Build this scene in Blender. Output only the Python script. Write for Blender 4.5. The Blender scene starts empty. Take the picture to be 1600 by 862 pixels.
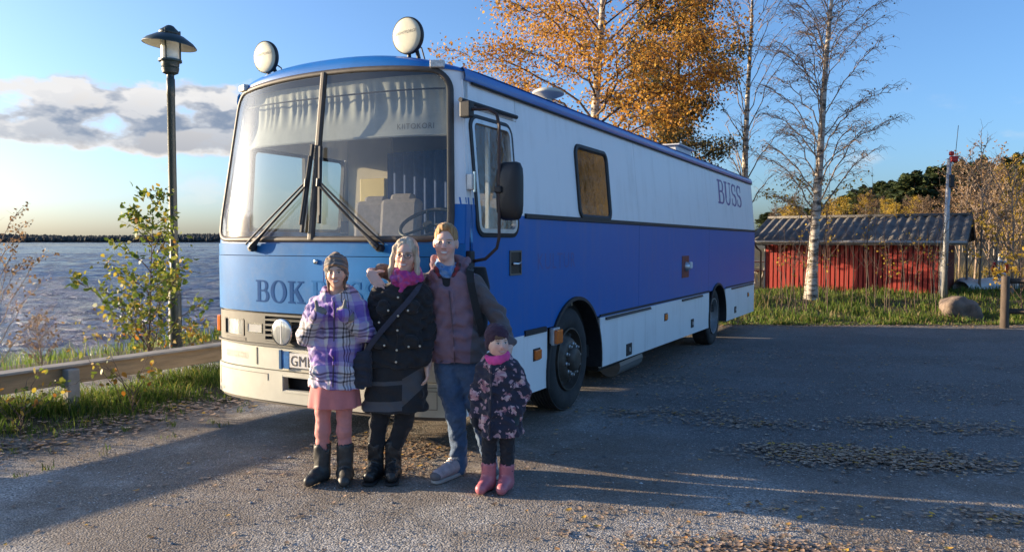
import bpy, bmesh, math, random
import numpy as np
from mathutils import Vector, Matrix

# ---------------------------------------------------------------- camera, sky, sun, exposure
scene = bpy.context.scene
FPX, CH, HOR = 1200.0, 1.65, 377.0
TH = math.atan((431 - HOR) / FPX)
cam = bpy.data.objects.new('camera', bpy.data.cameras.new('camera'))
scene.collection.objects.link(cam)
cam.location = (0, 0, CH)
cam.rotation_euler = (math.pi / 2 - TH, 0, 0)
cam.data.lens = 27.0; cam.data.sensor_width = 36.0
cam.data.clip_start = 0.05; cam.data.clip_end = 6000
scene.camera = cam

SUN_EL = math.radians(10.0)
SUN_TRAVEL = Vector((1.0, -0.20, 0)).normalized()
sd = Vector((SUN_TRAVEL.x * math.cos(SUN_EL), SUN_TRAVEL.y * math.cos(SUN_EL), -math.sin(SUN_EL)))
sun = bpy.data.objects.new('sun', bpy.data.lights.new('sun', 'SUN'))
scene.collection.objects.link(sun)
sun.rotation_euler = sd.to_track_quat('-Z', 'Y').to_euler()
sun.location = (-30, 8, 10)
sun.data.energy = 5.0; sun.data.angle = math.radians(0.55); sun.data.color = (1.0, 0.78, 0.52)

world = bpy.data.worlds.new('World'); scene.world = world; world.use_nodes = True
def build_world():
    nt = world.node_tree; N = nt.nodes; L = nt.links; N.clear()
    out = N.new('ShaderNodeOutputWorld'); bg = N.new('ShaderNodeBackground')
    sky = N.new('ShaderNodeTexSky'); sky.sky_type = 'NISHITA'; sky.sun_disc = False
    sky.sun_elevation = SUN_EL
    sky.sun_rotation = math.atan2(-SUN_TRAVEL.x, -SUN_TRAVEL.y)
    sky.altitude = 0; sky.air_density = 0.8; sky.dust_density = 2.0; sky.ozone_density = 4.0
    tc = N.new('ShaderNodeTexCoord'); sep = N.new('ShaderNodeSeparateXYZ'); L.new(tc.outputs['Generated'], sep.inputs[0])
    def m(op, a, b=None, c=None):
        n = N.new('ShaderNodeMath'); n.operation = op
        for i, v in enumerate((a, b, c)):
            if v is None: continue
            if isinstance(v, (int, float)): n.inputs[i].default_value = v
            else: L.new(v, n.inputs[i])
        return n.outputs[0]
    def ss(x, a, b):
        n = N.new('ShaderNodeMapRange'); n.interpolation_type = 'SMOOTHSTEP'
        L.new(x, n.inputs[0]); n.inputs[1].default_value = a; n.inputs[2].default_value = b
        return n.outputs[0]
    az = m('ARCTAN2', sep.outputs[0], sep.outputs[1]); el = m('ARCSINE', sep.outputs[2])
    def dens(daz, de, detail=7):
        cx = N.new('ShaderNodeCombineXYZ')
        L.new(m('MULTIPLY', m('ADD', az, daz), 13.0), cx.inputs[0]); L.new(m('MULTIPLY', m('ADD', el, de), 25.0), cx.inputs[1]); cx.inputs[2].default_value = 3.7
        nz = N.new('ShaderNodeTexNoise'); nz.inputs['Scale'].default_value = 1.0; nz.inputs['Detail'].default_value = detail
        nz.inputs['Roughness'].default_value = 0.52
        L.new(cx.outputs[0], nz.inputs['Vector'])
        return nz.outputs[0]
    d0 = m('ADD', m('MULTIPLY', m('SUBTRACT', dens(0, 0), 0.5), 1.25), 0.5)
    # the cloud bank over the lake: low band, thickest on the lake side
    band = m('MULTIPLY', ss(el, 0.075, 0.125), m('SUBTRACT', 1.0, ss(el, 0.15, 0.25)))
    lake = m('SUBTRACT', 1.0, ss(az, -0.33, -0.12))
    cover = m('MULTIPLY', band, lake)
    thick = m('ADD', d0, m('MULTIPLY', m('SUBTRACT', cover, 0.62), 0.62))
    mask = ss(thick, 0.50, 0.66)
    # thin wisps elsewhere low down
    wis = m('MULTIPLY', ss(d0, 0.55, 0.8), m('MULTIPLY', ss(el, 0.02, 0.06), m('SUBTRACT', 1.0, ss(el, 0.10, 0.2))))
    d1 = m('ADD', m('MULTIPLY', m('SUBTRACT', dens(-0.02, 0.028, 4), 0.5), 1.25), 0.5)
    lit = ss(m('SUBTRACT', d0, d1), -0.05, 0.10)
    lit = m('MULTIPLY', lit, m('ADD', 0.35, m('MULTIPLY', 0.9, ss(el, 0.09, 0.22))))
    edge = m('SUBTRACT', 1.0, ss(thick, 0.56, 0.76))
    lit = m('MINIMUM', m('ADD', lit, m('MULTIPLY', edge, 0.75)), 1.0)
    cr = N.new('ShaderNodeMix'); cr.data_type = 'RGBA'
    L.new(lit, cr.inputs[0]); cr.inputs[6].default_value = CLOUD_DARK; cr.inputs[7].default_value = CLOUD_LIT
    mx = N.new('ShaderNodeMix'); mx.data_type = 'RGBA'
    L.new(m('MINIMUM', m('ADD', m('MULTIPLY', mask, 0.93), m('MULTIPLY', wis, 0.35)), 1.0), mx.inputs[0])
    gm = N.new('ShaderNodeMix'); gm.data_type = 'RGBA'; gm.blend_type = 'MULTIPLY'; gm.inputs[0].default_value = 1.0
    L.new(sky.outputs[0], gm.inputs[6]); gm.inputs[7].default_value = (1.0, 1.0, 1.0, 1)
    L.new(gm.outputs[2], mx.inputs[6]); L.new(cr.outputs[2], mx.inputs[7])
    L.new(mx.outputs[2], bg.inputs[0]); bg.inputs[1].default_value = 0.138
    L.new(bg.outputs[0], out.inputs[0])
CLOUD_DARK = (0.75, 0.90, 1.2, 1); CLOUD_LIT = (2.7, 2.6, 2.5, 1)
build_world()
scene.view_settings.view_transform = 'Standard'; scene.view_settings.look = 'None'
scene.view_settings.exposure = 1.3; scene.view_settings.gamma = 1.0
scene.view_settings.use_curve_mapping = False
scene.render.resolution_x, scene.render.resolution_y = 1024, 551
scene.cycles.max_bounces = 7; scene.cycles.transparent_max_bounces = 12
scene.cycles.caustics_reflective = False; scene.cycles.caustics_refractive = False
scene.cycles.sample_clamp_indirect = 6

# ---------------------------------------------------------------- helpers
COL = scene.collection
RND = random.Random(7)
def ray(px, py):
    dx = (px - 800) / FPX; dz = -(py - 431) / FPX
    return Vector((dx, math.cos(TH) + dz * math.sin(TH), -math.sin(TH) + dz * math.cos(TH)))
def at(px, py, Y):
    r = ray(px, py); t = Y / r.y
    return Vector((r.x * t, Y, CH + r.z * t))
def onground(px, py, z=0.0):
    r = ray(px, py); t = (z - CH) / r.z
    return Vector((r.x * t, r.y * t, z))
def lin(r, g, b):
    f = lambda c: (c / 255 / 12.92) if c / 255 <= 0.04045 else ((c / 255 + 0.055) / 1.055) ** 2.4
    return (f(r), f(g), f(b), 1)
def smooth01(a, b, x):
    t = min(1, max(0, (x - a) / (b - a))); return t * t * (3 - 2 * t)

def tag(o, label=None, cat=None, group=None, kind=None):
    if label: o['label'] = label
    if cat: o['category'] = cat
    if group: o['group'] = group
    if kind: o['kind'] = kind
    return o
def empty(name, loc=(0, 0, 0), rz=0.0, parent=None):
    o = bpy.data.objects.new(name, None); COL.objects.link(o)
    o.location = loc; o.rotation_euler = (0, 0, rz); o.parent = parent
    o.empty_display_size = 0.2
    return o
def link_mesh(name, me, material=None, parent=None, smooth=False):
    o = bpy.data.objects.new(name, me); COL.objects.link(o); o.parent = parent
    if material is not None and not me.materials: me.materials.append(material)
    if smooth: me.polygons.foreach_set('use_smooth', [True] * len(me.polygons))
    return o
def mesh_from(name, v, f, material=None, parent=None, smooth=False):
    me = bpy.data.meshes.new(name)
    if isinstance(f, np.ndarray) and len(f):
        v = np.asarray(v, dtype=np.float32)
        k = f.shape[1]
        me.vertices.add(len(v)); me.vertices.foreach_set('co', v.ravel())
        me.loops.add(f.size); me.loops.foreach_set('vertex_index', f.astype(np.int32).ravel())
        me.polygons.add(len(f)); me.polygons.foreach_set('loop_start', np.arange(0, f.size, k, dtype=np.int32))
        me.polygons.foreach_set('loop_total', np.full(len(f), k, dtype=np.int32))
        me.update(calc_edges=True)
    else:
        me.from_pydata([tuple(p) for p in v], [], f); me.update()
    return link_mesh(name, me, material, parent, smooth)
def dup(o, parent=None, loc=None, rz=None, scale=None):
    c = o.copy(); COL.objects.link(c); c.parent = parent
    if loc is not None: c.location = loc
    if rz is not None: c.rotation_euler = (0, 0, rz)
    if scale is not None: c.scale = (scale,) * 3 if not isinstance(scale, tuple) else scale
    for ch in list(o.children): dup(ch, c)
    return c

class MB:
    def __init__(s): s.v = []; s.f = []
    def add(s, v, f):
        n = len(s.v); s.v += [tuple(p) for p in v]; s.f += [tuple(i + n for i in q) for q in f]; return s
    def box(s, c, d, R=None):
        x, y, z = d[0] / 2, d[1] / 2, d[2] / 2
        P = [Vector(p) for p in ((-x, -y, -z), (x, -y, -z), (x, y, -z), (-x, y, -z), (-x, -y, z), (x, -y, z), (x, y, z), (-x, y, z))]
        if R is not None: P = [R @ p for p in P]
        return s.add([Vector(c) + p for p in P], [(0, 3, 2, 1), (4, 5, 6, 7), (0, 1, 5, 4), (1, 2, 6, 5), (2, 3, 7, 6), (3, 0, 4, 7)])
    def span(s, x0, x1, y0, y1, z0, z1):
        return s.box(((x0 + x1) / 2, (y0 + y1) / 2, (z0 + z1) / 2), (abs(x1 - x0), abs(y1 - y0), abs(z1 - z0)))
    def tube(s, pts, r, n=8, cap=True):
        pts = [Vector(p) for p in pts]; k = len(pts)
        if not isinstance(r, (list, tuple)): r = [r] * k
        V = []; F = []; ref = None
        for i, p in enumerate(pts):
            d = (pts[min(i + 1, k - 1)] - pts[max(i - 1, 0)]).normalized()
            if ref is None or abs(ref.dot(d)) > 0.95: ref = Vector((0, 0, 1)) if abs(d.z) < 0.9 else Vector((1, 0, 0))
            a = d.cross(ref).normalized(); b = d.cross(a).normalized(); ref = -b if False else ref
            for j in range(n):
                t = 2 * math.pi * j / n
                V.append(p + (a * math.cos(t) + b * math.sin(t)) * r[i])
        for i in range(k - 1):
            for j in range(n):
                F.append((i * n + j, i * n + (j + 1) % n, (i + 1) * n + (j + 1) % n, (i + 1) * n + j))
        if cap:
            F.append(tuple(range(n - 1, -1, -1))); F.append(tuple((k - 1) * n + j for j in range(n)))
        return s.add(V, F)
    def lathe(s, prof, n=24, M=None, closed=False):
        V = []; F = []; k = len(prof)
        for (r, z) in prof:
            for j in range(n):
                t = 2 * math.pi * j / n
                p = Vector((r * math.cos(t), r * math.sin(t), z)); V.append(M @ p if M is not None else p)
        for i in range(k - 1 if not closed else k):
            for j in range(n):
                i2 = (i + 1) % k
                F.append((i * n + j, i * n + (j + 1) % n, i2 * n + (j + 1) % n, i2 * n + j))
        return s.add(V, F)
    def grid(s, P, nu, nv):
        V = [P(i / nu, j / nv) for j in range(nv + 1) for i in range(nu + 1)]
        F = [(j * (nu + 1) + i, j * (nu + 1) + i + 1, (j + 1) * (nu + 1) + i + 1, (j + 1) * (nu + 1) + i) for j in range(nv) for i in range(nu)]
        return s.add(V, F)
    def build(s, name, material, parent=None, smooth=False, bevel=0, fix=True, auto=None):
        me = bpy.data.meshes.new(name); me.from_pydata(s.v, [], s.f)
        if fix:
            bm = bmesh.new(); bm.from_mesh(me); bmesh.ops.recalc_face_normals(bm, faces=bm.faces); bm.to_mesh(me); bm.free()
        o = link_mesh(name, me, material, parent, smooth)
        if auto is not None:
            me.polygons.foreach_set('use_smooth', [True] * len(me.polygons))
            bm = bmesh.new(); bm.from_mesh(me)
            for e in bm.edges:
                if len(e.link_faces) == 2 and e.calc_face_angle(0) > math.radians(auto): e.smooth = False
            bm.to_mesh(me); bm.free()
        if bevel:
            b = o.modifiers.new('bevel', 'BEVEL'); b.width = bevel; b.segments = 2; b.limit_method = 'ANGLE'; b.angle_limit = math.radians(40)
        return o

def text2d(body, size, shear=0.0, align='LEFT', space=1.0):
    cu = bpy.data.curves.new('lettering', 'FONT'); cu.body = body; cu.size = size; cu.shear = shear; cu.align_x = align; cu.space_character = space
    cu.resolution_u = 3
    ob = bpy.data.objects.new('lettering', cu); COL.objects.link(ob)
    dg = bpy.context.evaluated_depsgraph_get(); dg.update()
    me = bpy.data.meshes.new_from_object(ob.evaluated_get(dg))
    v = [tuple(p.co) for p in me.vertices]; f = [tuple(p.vertices) for p in me.polygons]
    bpy.data.objects.remove(ob); bpy.data.curves.remove(cu); bpy.data.meshes.remove(me)
    return v, f

# slab-serif letters on a unit-high cell (own outlines, width returned)
def ring(cx, cy, rx, ry, tx, ty, a0, a1, n=28):
    V = []; F = []
    for i in range(n + 1):
        a = a0 + (a1 - a0) * i / n
        V.append((cx + rx * math.cos(a), cy + ry * math.sin(a))); V.append((cx + (rx - tx) * math.cos(a), cy + (ry - ty) * math.sin(a)))
    for i in range(n): F.append((2 * i, 2 * i + 2, 2 * i + 3, 2 * i + 1))
    return V, F
def rect(x0, x1, y0, y1): return [(x0, y0), (x1, y0), (x1, y1), (x0, y1)], [(0, 1, 2, 3)]
def stroke(pts, ws):
    V = []; F = []; n = len(pts)
    for i, (x, y) in enumerate(pts):
        x0, y0 = pts[max(0, i - 1)]; x1, y1 = pts[min(n - 1, i + 1)]
        dx, dy = x1 - x0, y1 - y0; l = math.hypot(dx, dy); nx, ny = -dy / l, dx / l; w = ws[i] / 2
        V += [(x + nx * w, y + ny * w), (x - nx * w, y - ny * w)]
    for i in range(n - 1): F.append((2 * i, 2 * i + 1, 2 * i + 3, 2 * i + 2))
    return V, F
def slab_letter(ch):
    P = []; t = 0.17; s = 0.075; h = math.pi / 2
    if ch == 'B':
        P += [rect(0.09, 0.09 + t, s, 1 - s), rect(0, 0.45, 0, s), rect(0, 0.43, 1 - s, 1), rect(0.26, 0.45, 0.49, 0.56)]
        P += [ring(0.43, 0.745, 0.25, 0.255, 0.15, 0.075, -h, h), ring(0.45, 0.28, 0.29, 0.28, 0.165, 0.075, -h, h)]; w = 0.76
    elif ch == 'O':
        P += [ring(0.42, 0.5, 0.42, 0.52, 0.175, 0.07, 0, 2 * math.pi, 44)]; w = 0.86
    elif ch == 'K':
        P += [rect(0.09, 0.09 + t, s, 1 - s), rect(0, 0.36, 0, s), rect(0, 0.36, 1 - s, 1), rect(0.50, 0.80, 1 - s, 1), rect(0.46, 0.86, 0, s)]
        P += [stroke([(0.66, 1 - s), (0.27, 0.46)], [0.085, 0.085]), stroke([(0.38, 0.60), (0.70, s)], [0.19, 0.19])]; w = 0.88
    elif ch == 'U':
        P += [rect(0.09, 0.09 + t, 0.30, 1 - s), rect(0.62, 0.70, 0.30, 1 - s), rect(0, 0.36, 1 - s, 1), rect(0.50, 0.82, 1 - s, 1)]
        P += [ring(0.395, 0.305, 0.305, 0.325, 0.12, 0.09, math.pi, 2 * math.pi)]; w = 0.84
    else:
        pts = []; ws = []
        for i in range(19):
            a = math.radians(20 + 250 * i / 18); pts.append((0.33 + 0.22 * math.cos(a), 0.735 + 0.225 * math.sin(a))); ws.append(0.075 + 0.06 * max(0, math.sin((i - 4) / 14 * math.pi)))
        p2 = []
        for i in range(19):
            a = math.radians(90 - 250 * i / 18); p2.append((0.34 + 0.24 * math.cos(a), 0.265 + 0.235 * math.sin(a)))
        ws2 = [0.075 + 0.075 * max(0, math.sin((i + 2) / 14 * math.pi)) for i in range(19)]
        P += [stroke(pts, ws), stroke(p2, ws2), rect(0.50, 0.575, 0.68, 0.98), rect(0.07, 0.145, 0.02, 0.33)]; w = 0.66
    V = []; F = []
    for v, f in P:
        n = len(V); V += v; F += [tuple(i + n for i in q) for q in f]
    return V, F, w

# ---------------------------------------------------------------- materials
MATS = {}
def mat(name, col, rough=0.6, metal=0.0, var=0.0, vscale=4.0, bump=0.0, bscale=40.0, spec=0.5, coat=0.0, col2=None, dirt=None, dscale=1.5, stretch=None, detail=4, sheen=0.0, trans=0.0):
    if name in MATS: return MATS[name]
    m = bpy.data.materials.new(name); m.use_nodes = True; MATS[name] = m
    nt = m.node_tree; N = nt.nodes; L = nt.links; b = N['Principled BSDF']
    col = tuple(col) + ((1,) if len(col) == 3 else ())
    b.inputs['Base Color'].default_value = col; b.inputs['Roughness'].default_value = rough; b.inputs['Metallic'].default_value = metal
    b.inputs['Specular IOR Level'].default_value = spec
    if coat: b.inputs['Coat Weight'].default_value = coat; b.inputs['Coat Roughness'].default_value = 0.06
    if sheen: b.inputs['Sheen Weight'].default_value = sheen
    tc = N.new('ShaderNodeTexCoord'); src = tc.outputs['Object']
    if stretch:
        mp = N.new('ShaderNodeMapping'); mp.inputs['Scale'].default_value = stretch; L.new(src, mp.inputs[0]); src = mp.outputs[0]
    m['src'] = 0
    cur = None
    if var or col2:
        nz = N.new('ShaderNodeTexNoise'); nz.inputs['Scale'].default_value = vscale; nz.inputs['Detail'].default_value = detail; nz.inputs['Roughness'].default_value = 0.6
        L.new(src, nz.inputs['Vector'])
        cr = N.new('ShaderNodeValToRGB'); L.new(nz.outputs[0], cr.inputs[0])
        c2 = tuple(col2) if col2 else tuple(min(1, c * (1 + var)) for c in col[:3]) + (1,)
        c1 = col if col2 else tuple(c * (1 - var) for c in col[:3]) + (1,)
        cr.color_ramp.elements[0].position = 0.32; cr.color_ramp.elements[1].position = 0.68
        cr.color_ramp.elements[0].color = c1; cr.color_ramp.elements[1].color = c2
        cur = cr.outputs[0]
    if dirt:
        nz = N.new('ShaderNodeTexNoise'); nz.inputs['Scale'].default_value = dscale; nz.inputs['Detail'].default_value = 8; nz.inputs['Roughness'].default_value = 0.7
        L.new(src, nz.inputs['Vector'])
        mr = N.new('ShaderNodeMapRange'); mr.inputs[1].default_value = 0.52; mr.inputs[2].default_value = 0.8; mr.inputs[4].default_value = dirt[3]
        L.new(nz.outputs[0], mr.inputs[0])
        mx = N.new('ShaderNodeMix'); mx.data_type = 'RGBA'; L.new(mr.outputs[0], mx.inputs[0])
        if cur is not None: L.new(cur, mx.inputs[6])
        else: mx.inputs[6].default_value = col
        mx.inputs[7].default_value = tuple(dirt[:3]) + (1,)
        cur = mx.outputs[2]
    if cur is not None: L.new(cur, b.inputs['Base Color'])
    if bump:
        nz = N.new('ShaderNodeTexNoise'); nz.inputs['Scale'].default_value = bscale; nz.inputs['Detail'].default_value = 5; L.new(src, nz.inputs['Vector'])
        bp = N.new('ShaderNodeBump'); bp.inputs['Strength'].default_value = min(1, bump); bp.inputs['Distance'].default_value = 0.02 * bump
        L.new(nz.outputs[0], bp.inputs['Height']); L.new(bp.outputs[0], b.inputs['Normal'])
    return m
def glass_mat(name, tint, ior=1.5, base_refl=0.0, rough=0.0, wav=0.0, dust=0.035):
    m = bpy.data.materials.new(name); m.use_nodes = True; nt = m.node_tree; N = nt.nodes; L = nt.links; N.clear()
    out = N.new('ShaderNodeOutputMaterial'); tr = N.new('ShaderNodeBsdfTransparent'); gl = N.new('ShaderNodeBsdfGlossy'); mx = N.new('ShaderNodeMixShader')
    tr.inputs[0].default_value = tint; gl.inputs['Roughness'].default_value = rough; gl.inputs[0].default_value = (1, 1, 1, 1)
    lw = N.new('ShaderNodeLayerWeight'); lw.inputs[0].default_value = 0.5
    pw = N.new('ShaderNodeMath'); pw.operation = 'POWER'; L.new(lw.outputs['Facing'], pw.inputs[0]); pw.inputs[1].default_value = 5.0
    mr = N.new('ShaderNodeMapRange'); mr.inputs[3].default_value = 0.04 + base_refl; mr.inputs[4].default_value = 1.0; L.new(pw.outputs[0], mr.inputs[0])
    g2 = N.new('ShaderNodeBsdfGlossy'); g2.inputs['Roughness'].default_value = 0.17; gm = N.new('ShaderNodeMixShader'); gm.inputs[0].default_value = 0.3      # smeared film on the pane
    L.new(gl.outputs[0], gm.inputs[1]); L.new(g2.outputs[0], gm.inputs[2])
    L.new(mr.outputs[0], mx.inputs[0]); L.new(tr.outputs[0], mx.inputs[1]); L.new(gm.outputs[0], mx.inputs[2])
    df = N.new('ShaderNodeBsdfDiffuse'); df.inputs[0].default_value = (.55, .55, .5, 1); md = N.new('ShaderNodeMixShader')      # film of dust on the pane
    t2 = N.new('ShaderNodeTexCoord'); n2 = N.new('ShaderNodeTexNoise'); n2.inputs['Scale'].default_value = 2.2; n2.inputs['Detail'].default_value = 7; n2.inputs['Roughness'].default_value = .7; L.new(t2.outputs['Object'], n2.inputs['Vector'])
    r2 = N.new('ShaderNodeMapRange'); L.new(n2.outputs[0], r2.inputs[0]); r2.inputs[1].default_value = .3; r2.inputs[2].default_value = .8; r2.inputs[3].default_value = dust * .5; r2.inputs[4].default_value = dust * 2
    L.new(r2.outputs[0], md.inputs[0]); L.new(mx.outputs[0], md.inputs[1]); L.new(df.outputs[0], md.inputs[2]); L.new(md.outputs[0], out.inputs[0])
    if wav:
        tc = N.new('ShaderNodeTexCoord'); nz = N.new('ShaderNodeTexNoise'); nz.inputs['Scale'].default_value = 9; nz.inputs['Detail'].default_value = 3; nz.inputs['Distortion'].default_value = 1.5
        L.new(tc.outputs['Object'], nz.inputs['Vector']); bp = N.new('ShaderNodeBump'); bp.inputs['Strength'].default_value = wav; bp.inputs['Distance'].default_value = 0.02
        L.new(nz.outputs[0], bp.inputs['Height']); L.new(bp.outputs[0], gl.inputs['Normal'])
    MATS[name] = m; return m
# ---------------------------------------------------------------- ground, lake, far shore
R0 = Vector((-4.47, 6.70)); RD = Vector((0.524, 0.852)).normalized(); RN = Vector((-RD.y, RD.x))   # guardrail line and its lake-side normal
WATER_Z = -0.8
def shore_s(x, y):
    s = RN.x * (x - R0.x) + RN.y * (y - R0.y)
    return s - 0.45 * np.maximum(0, y - 24)
def sst(a, b, x):
    t = np.clip((x - a) / (b - a), 0, 1); return t * t * (3 - 2 * t)
def gz(x, y):
    x = np.asarray(x, float); y = np.asarray(y, float)
    rs = RN.x * (x - R0.x) + RN.y * (y - R0.y)
    z = -0.0205 * np.clip(y - 7.3, 0, 10) + 0.30 * sst(17.4, 23.5, y)
    z = z * (1 - sst(-1.2, 0.5, rs))
    z = z - 0.015 * np.clip(x - 0.25, 0, 5) * (1 - sst(5.0, 7.6, y + 0.35 * np.clip(x, 0, 4)))
    z = z + 0.09 * np.exp(-((rs - 0.1) / 0.55) ** 2) + 0.02 * sst(0.3, 1.5, rs)
    s = shore_s(x, y)
    z = z - 1.45 * sst(2.6, 12.5, s)
    hill = 4.0 * sst(34, 120, y) * sst(-0.05, 0.3, (x - 0.30 * y) / np.maximum(y, 20)) * (1 - sst(5, 14, s))
    return z + hill
def axis(parts):
    a = []
    for lo, hi, st in parts: a += list(np.arange(lo, hi, st))
    return np.array(a + [parts[-1][1]])
gx = axis([(-3000, -300, 450), (-300, -40, 20), (-40, -8, 1.0), (-8, 14, 0.22), (14, 40, 1.0), (40, 300, 20), (300, 3000, 450)])
gy = axis([(-3000, -300, 450), (-300, -20, 28), (-20, 0, 2), (0, 26, 0.22), (26, 60, 1.5), (60, 300, 16), (300, 3000, 450)])
GX, GY = np.meshgrid(gx, gy)
GZ = gz(GX, GY)
rng = np.random.RandomState(3)
near = (np.abs(GX) < 16) & (GY > 0) & (GY < 30)
GZ = GZ + near * 0.006 * np.sin(GX * 2.1 + np.sin(GY * 1.3)) * np.cos(GY * 1.7)
GZ = np.where((GX > -2) & (GX < 6) & (GY > 3) & (GY < 14), gz(GX, GY) - 0.003, GZ)
nxx, nyy = len(gx), len(gy)
idx = np.arange(nxx * nyy).reshape(nyy, nxx)
quads = np.stack([idx[:-1, :-1], idx[:-1, 1:], idx[1:, 1:], idx[1:, :-1]], -1).reshape(-1, 4)

def ground_material():
    m = bpy.data.materials.new('gravel_ground'); m.use_nodes = True; nt = m.node_tree; N = nt.nodes; L = nt.links; b = N['Principled BSDF']
    geo = N.new('ShaderNodeNewGeometry'); pos = geo.outputs['Position']
    def noise(sc, det=6, ro=0.6, vec=None):
        n = N.new('ShaderNodeTexNoise'); n.inputs['Scale'].default_value = sc; n.inputs['Detail'].default_value = det; n.inputs['Roughness'].default_value = ro
        L.new(vec or pos, n.inputs['Vector']); return n.outputs[0]
    def ramp(x, stops):
        r = N.new('ShaderNodeValToRGB'); L.new(x, r.inputs[0]); e = r.color_ramp.elements
        while len(e) < len(stops): e.new(0.5)
        for i, (p, c) in enumerate(stops): e[i].position = p; e[i].color = c if len(c) == 4 else tuple(c) + (1,)
        return r.outputs[0]
    def mix(f, a, c, mode='MIX'):
        x = N.new('ShaderNodeMix'); x.data_type = 'RGBA'; x.blend_type = mode
        for sck, v in ((x.inputs[0], f), (x.inputs[6], a), (x.inputs[7], c)):
            if hasattr(v, 'links'): L.new(v, sck)
            else: sck.default_value = v
        return x.outputs[2]
    # gravel stones: voronoi cells of several sizes
    vo = N.new('ShaderNodeTexVoronoi'); vo.inputs['Scale'].default_value = 95; L.new(pos, vo.inputs['Vector'])
    sepc = N.new('ShaderNodeSeparateColor'); L.new(vo.outputs['Color'], sepc.inputs[0])
    stones = ramp(sepc.outputs[0], [(0.0, (0.17, 0.161, 0.148)), (0.45, (0.33, 0.31, 0.28)), (0.8, (0.46, 0.432, 0.39)), (1.0, (0.64, 0.61, 0.55))])
    vo2 = N.new('ShaderNodeTexVoronoi'); vo2.inputs['Scale'].default_value = 140; L.new(pos, vo2.inputs['Vector'])
    sep2 = N.new('ShaderNodeSeparateColor'); L.new(vo2.outputs['Color'], sep2.inputs[0])
    fine = ramp(sep2.outputs[0], [(0.0, (0.13, 0.108, 0.086)), (0.7, (0.23, 0.195, 0.158)), (1.0, (0.40, 0.36, 0.31))])
    patch = noise(0.55, 5, 0.62)
    c = mix(ramp(patch, [(0.44, (0, 0, 0)), (0.56, (1, 1, 1))]), stones, fine)
    # brownish earth showing through
    c = mix(ramp(noise(0.9, 7, 0.65), [(0.5, (0, 0, 0)), (0.72, (0.75, 0.75, 0.75))]), c, mix(0.5, fine, (0.19, 0.145, 0.105, 1)))
    # worn darker asphalt further back to the right: large patch along the bus
    sx = N.new('ShaderNodeSeparateXYZ'); L.new(pos, sx.inputs[0])
    def mr(x, a, b_, lo=0.0, hi=1.0):
        n = N.new('ShaderNodeMapRange'); n.interpolation_type = 'SMOOTHSTEP'; L.new(x, n.inputs[0])
        n.inputs[1].default_value = a; n.inputs[2].default_value = b_; n.inputs[3].default_value = lo; n.inputs[4].default_value = hi; return n.outputs[0]
    def mm(op, a, b_):
        n = N.new('ShaderNodeMath'); n.operation = op
        for i, v in enumerate((a, b_)):
            if isinstance(v, (int, float)): n.inputs[i].default_value = v
            else: L.new(v, n.inputs[i])
        return n.outputs[0]
    wob = mm('MULTIPLY', mm('SUBTRACT', noise(0.5, 5), 0.5), 3.0)
    yy = mm('ADD', sx.outputs[1], wob)
    asph = mm('MULTIPLY', mr(yy, 4.4, 6.2), mr(mm('ADD', sx.outputs[0], wob), 0.0, 1.6))
    dark = ramp(sepc.outputs[1], [(0.0, (0.075, 0.071, 0.066)), (0.75, (0.15, 0.142, 0.132)), (0.93, (0.22, 0.21, 0.195)), (1.0, (0.42, 0.40, 0.375))])
    c = mix(mm('MULTIPLY', asph, 0.8), c, dark)
    # bare brown earth where the gravel is worn away before the bus
    wx_ = mm('SUBTRACT', mm('ADD', sx.outputs[0], mm('MULTIPLY', wob, .35)), -.35); wy_ = mm('SUBTRACT', mm('ADD', sx.outputs[1], mm('MULTIPLY', wob, .35)), 5.7)
    rr_ = mm('ADD', mm('MULTIPLY', mm('MULTIPLY', wx_, wx_), .16), mm('MULTIPLY', mm('MULTIPLY', wy_, wy_), .75))
    c = mix(mm('MULTIPLY', mm('SUBTRACT', 1.0, mr(rr_, .25, 1.0)), mr(noise(3.2, 8, .7), .32, .62, .15, .8)), c, mix(.45, fine, (0.16, 0.105, 0.065, 1)))
    # light trodden dust
    c = mix(ramp(noise(2.3, 8, 0.7), [(0.58, (0, 0, 0)), (0.8, (0.35, 0.35, 0.35))]), c, (0.34, 0.305, 0.26, 1))
    # soil and grass beyond the yard: driven by distance to the lake rail line and the far verge
    rs = mm('ADD', mm('MULTIPLY', mm('SUBTRACT', sx.outputs[0], R0.x), RN.x), mm('MULTIPLY', mm('SUBTRACT', sx.outputs[1], R0.y), RN.y))
    n1 = mm('MULTIPLY', mm('SUBTRACT', noise(1.3, 6, 0.65), 0.5), 1.6)
    verge = mm('MULTIPLY', mr(mm('ADD', rs, n1), -1.0, -0.5), mm('SUBTRACT', 1.0, mr(mm('ADD', rs, n1), 0.5, 0.9)))
    verge2 = mr(mm('ADD', rs, n1), 2.4, 3.2)
    farv = mr(mm('ADD', sx.outputs[1], mm('MULTIPLY', n1, 0.5)), 16.6, 17.1)
    soil = ramp(noise(6, 6, 0.7), [(0.3, (0.035, 0.028, 0.018)), (0.55, (0.07, 0.06, 0.03)), (0.75, (0.05, 0.07, 0.02))])
    vg = mm('MAXIMUM', mm('MAXIMUM', verge, farv), verge2)
    c = mix(vg, c, soil)
    L.new(c, b.inputs['Base Color']); b.inputs['Roughness'].default_value = 0.85; b.inputs['Specular IOR Level'].default_value = 0.35
    # relief
    vd = N.new('ShaderNodeTexVoronoi'); vd.inputs['Scale'].default_value = 95; vd.feature = 'SMOOTH_F1'; L.new(pos, vd.inputs['Vector'])
    h = mm('ADD', mm('MULTIPLY', mm('SUBTRACT', 0.6, vd.outputs['Distance']), 0.8), mm('MULTIPLY', sepc.outputs[2], 0.5))
    h = mm('ADD', h, mm('MULTIPLY', noise(9, 4, 0.6), 0.35))
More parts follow.
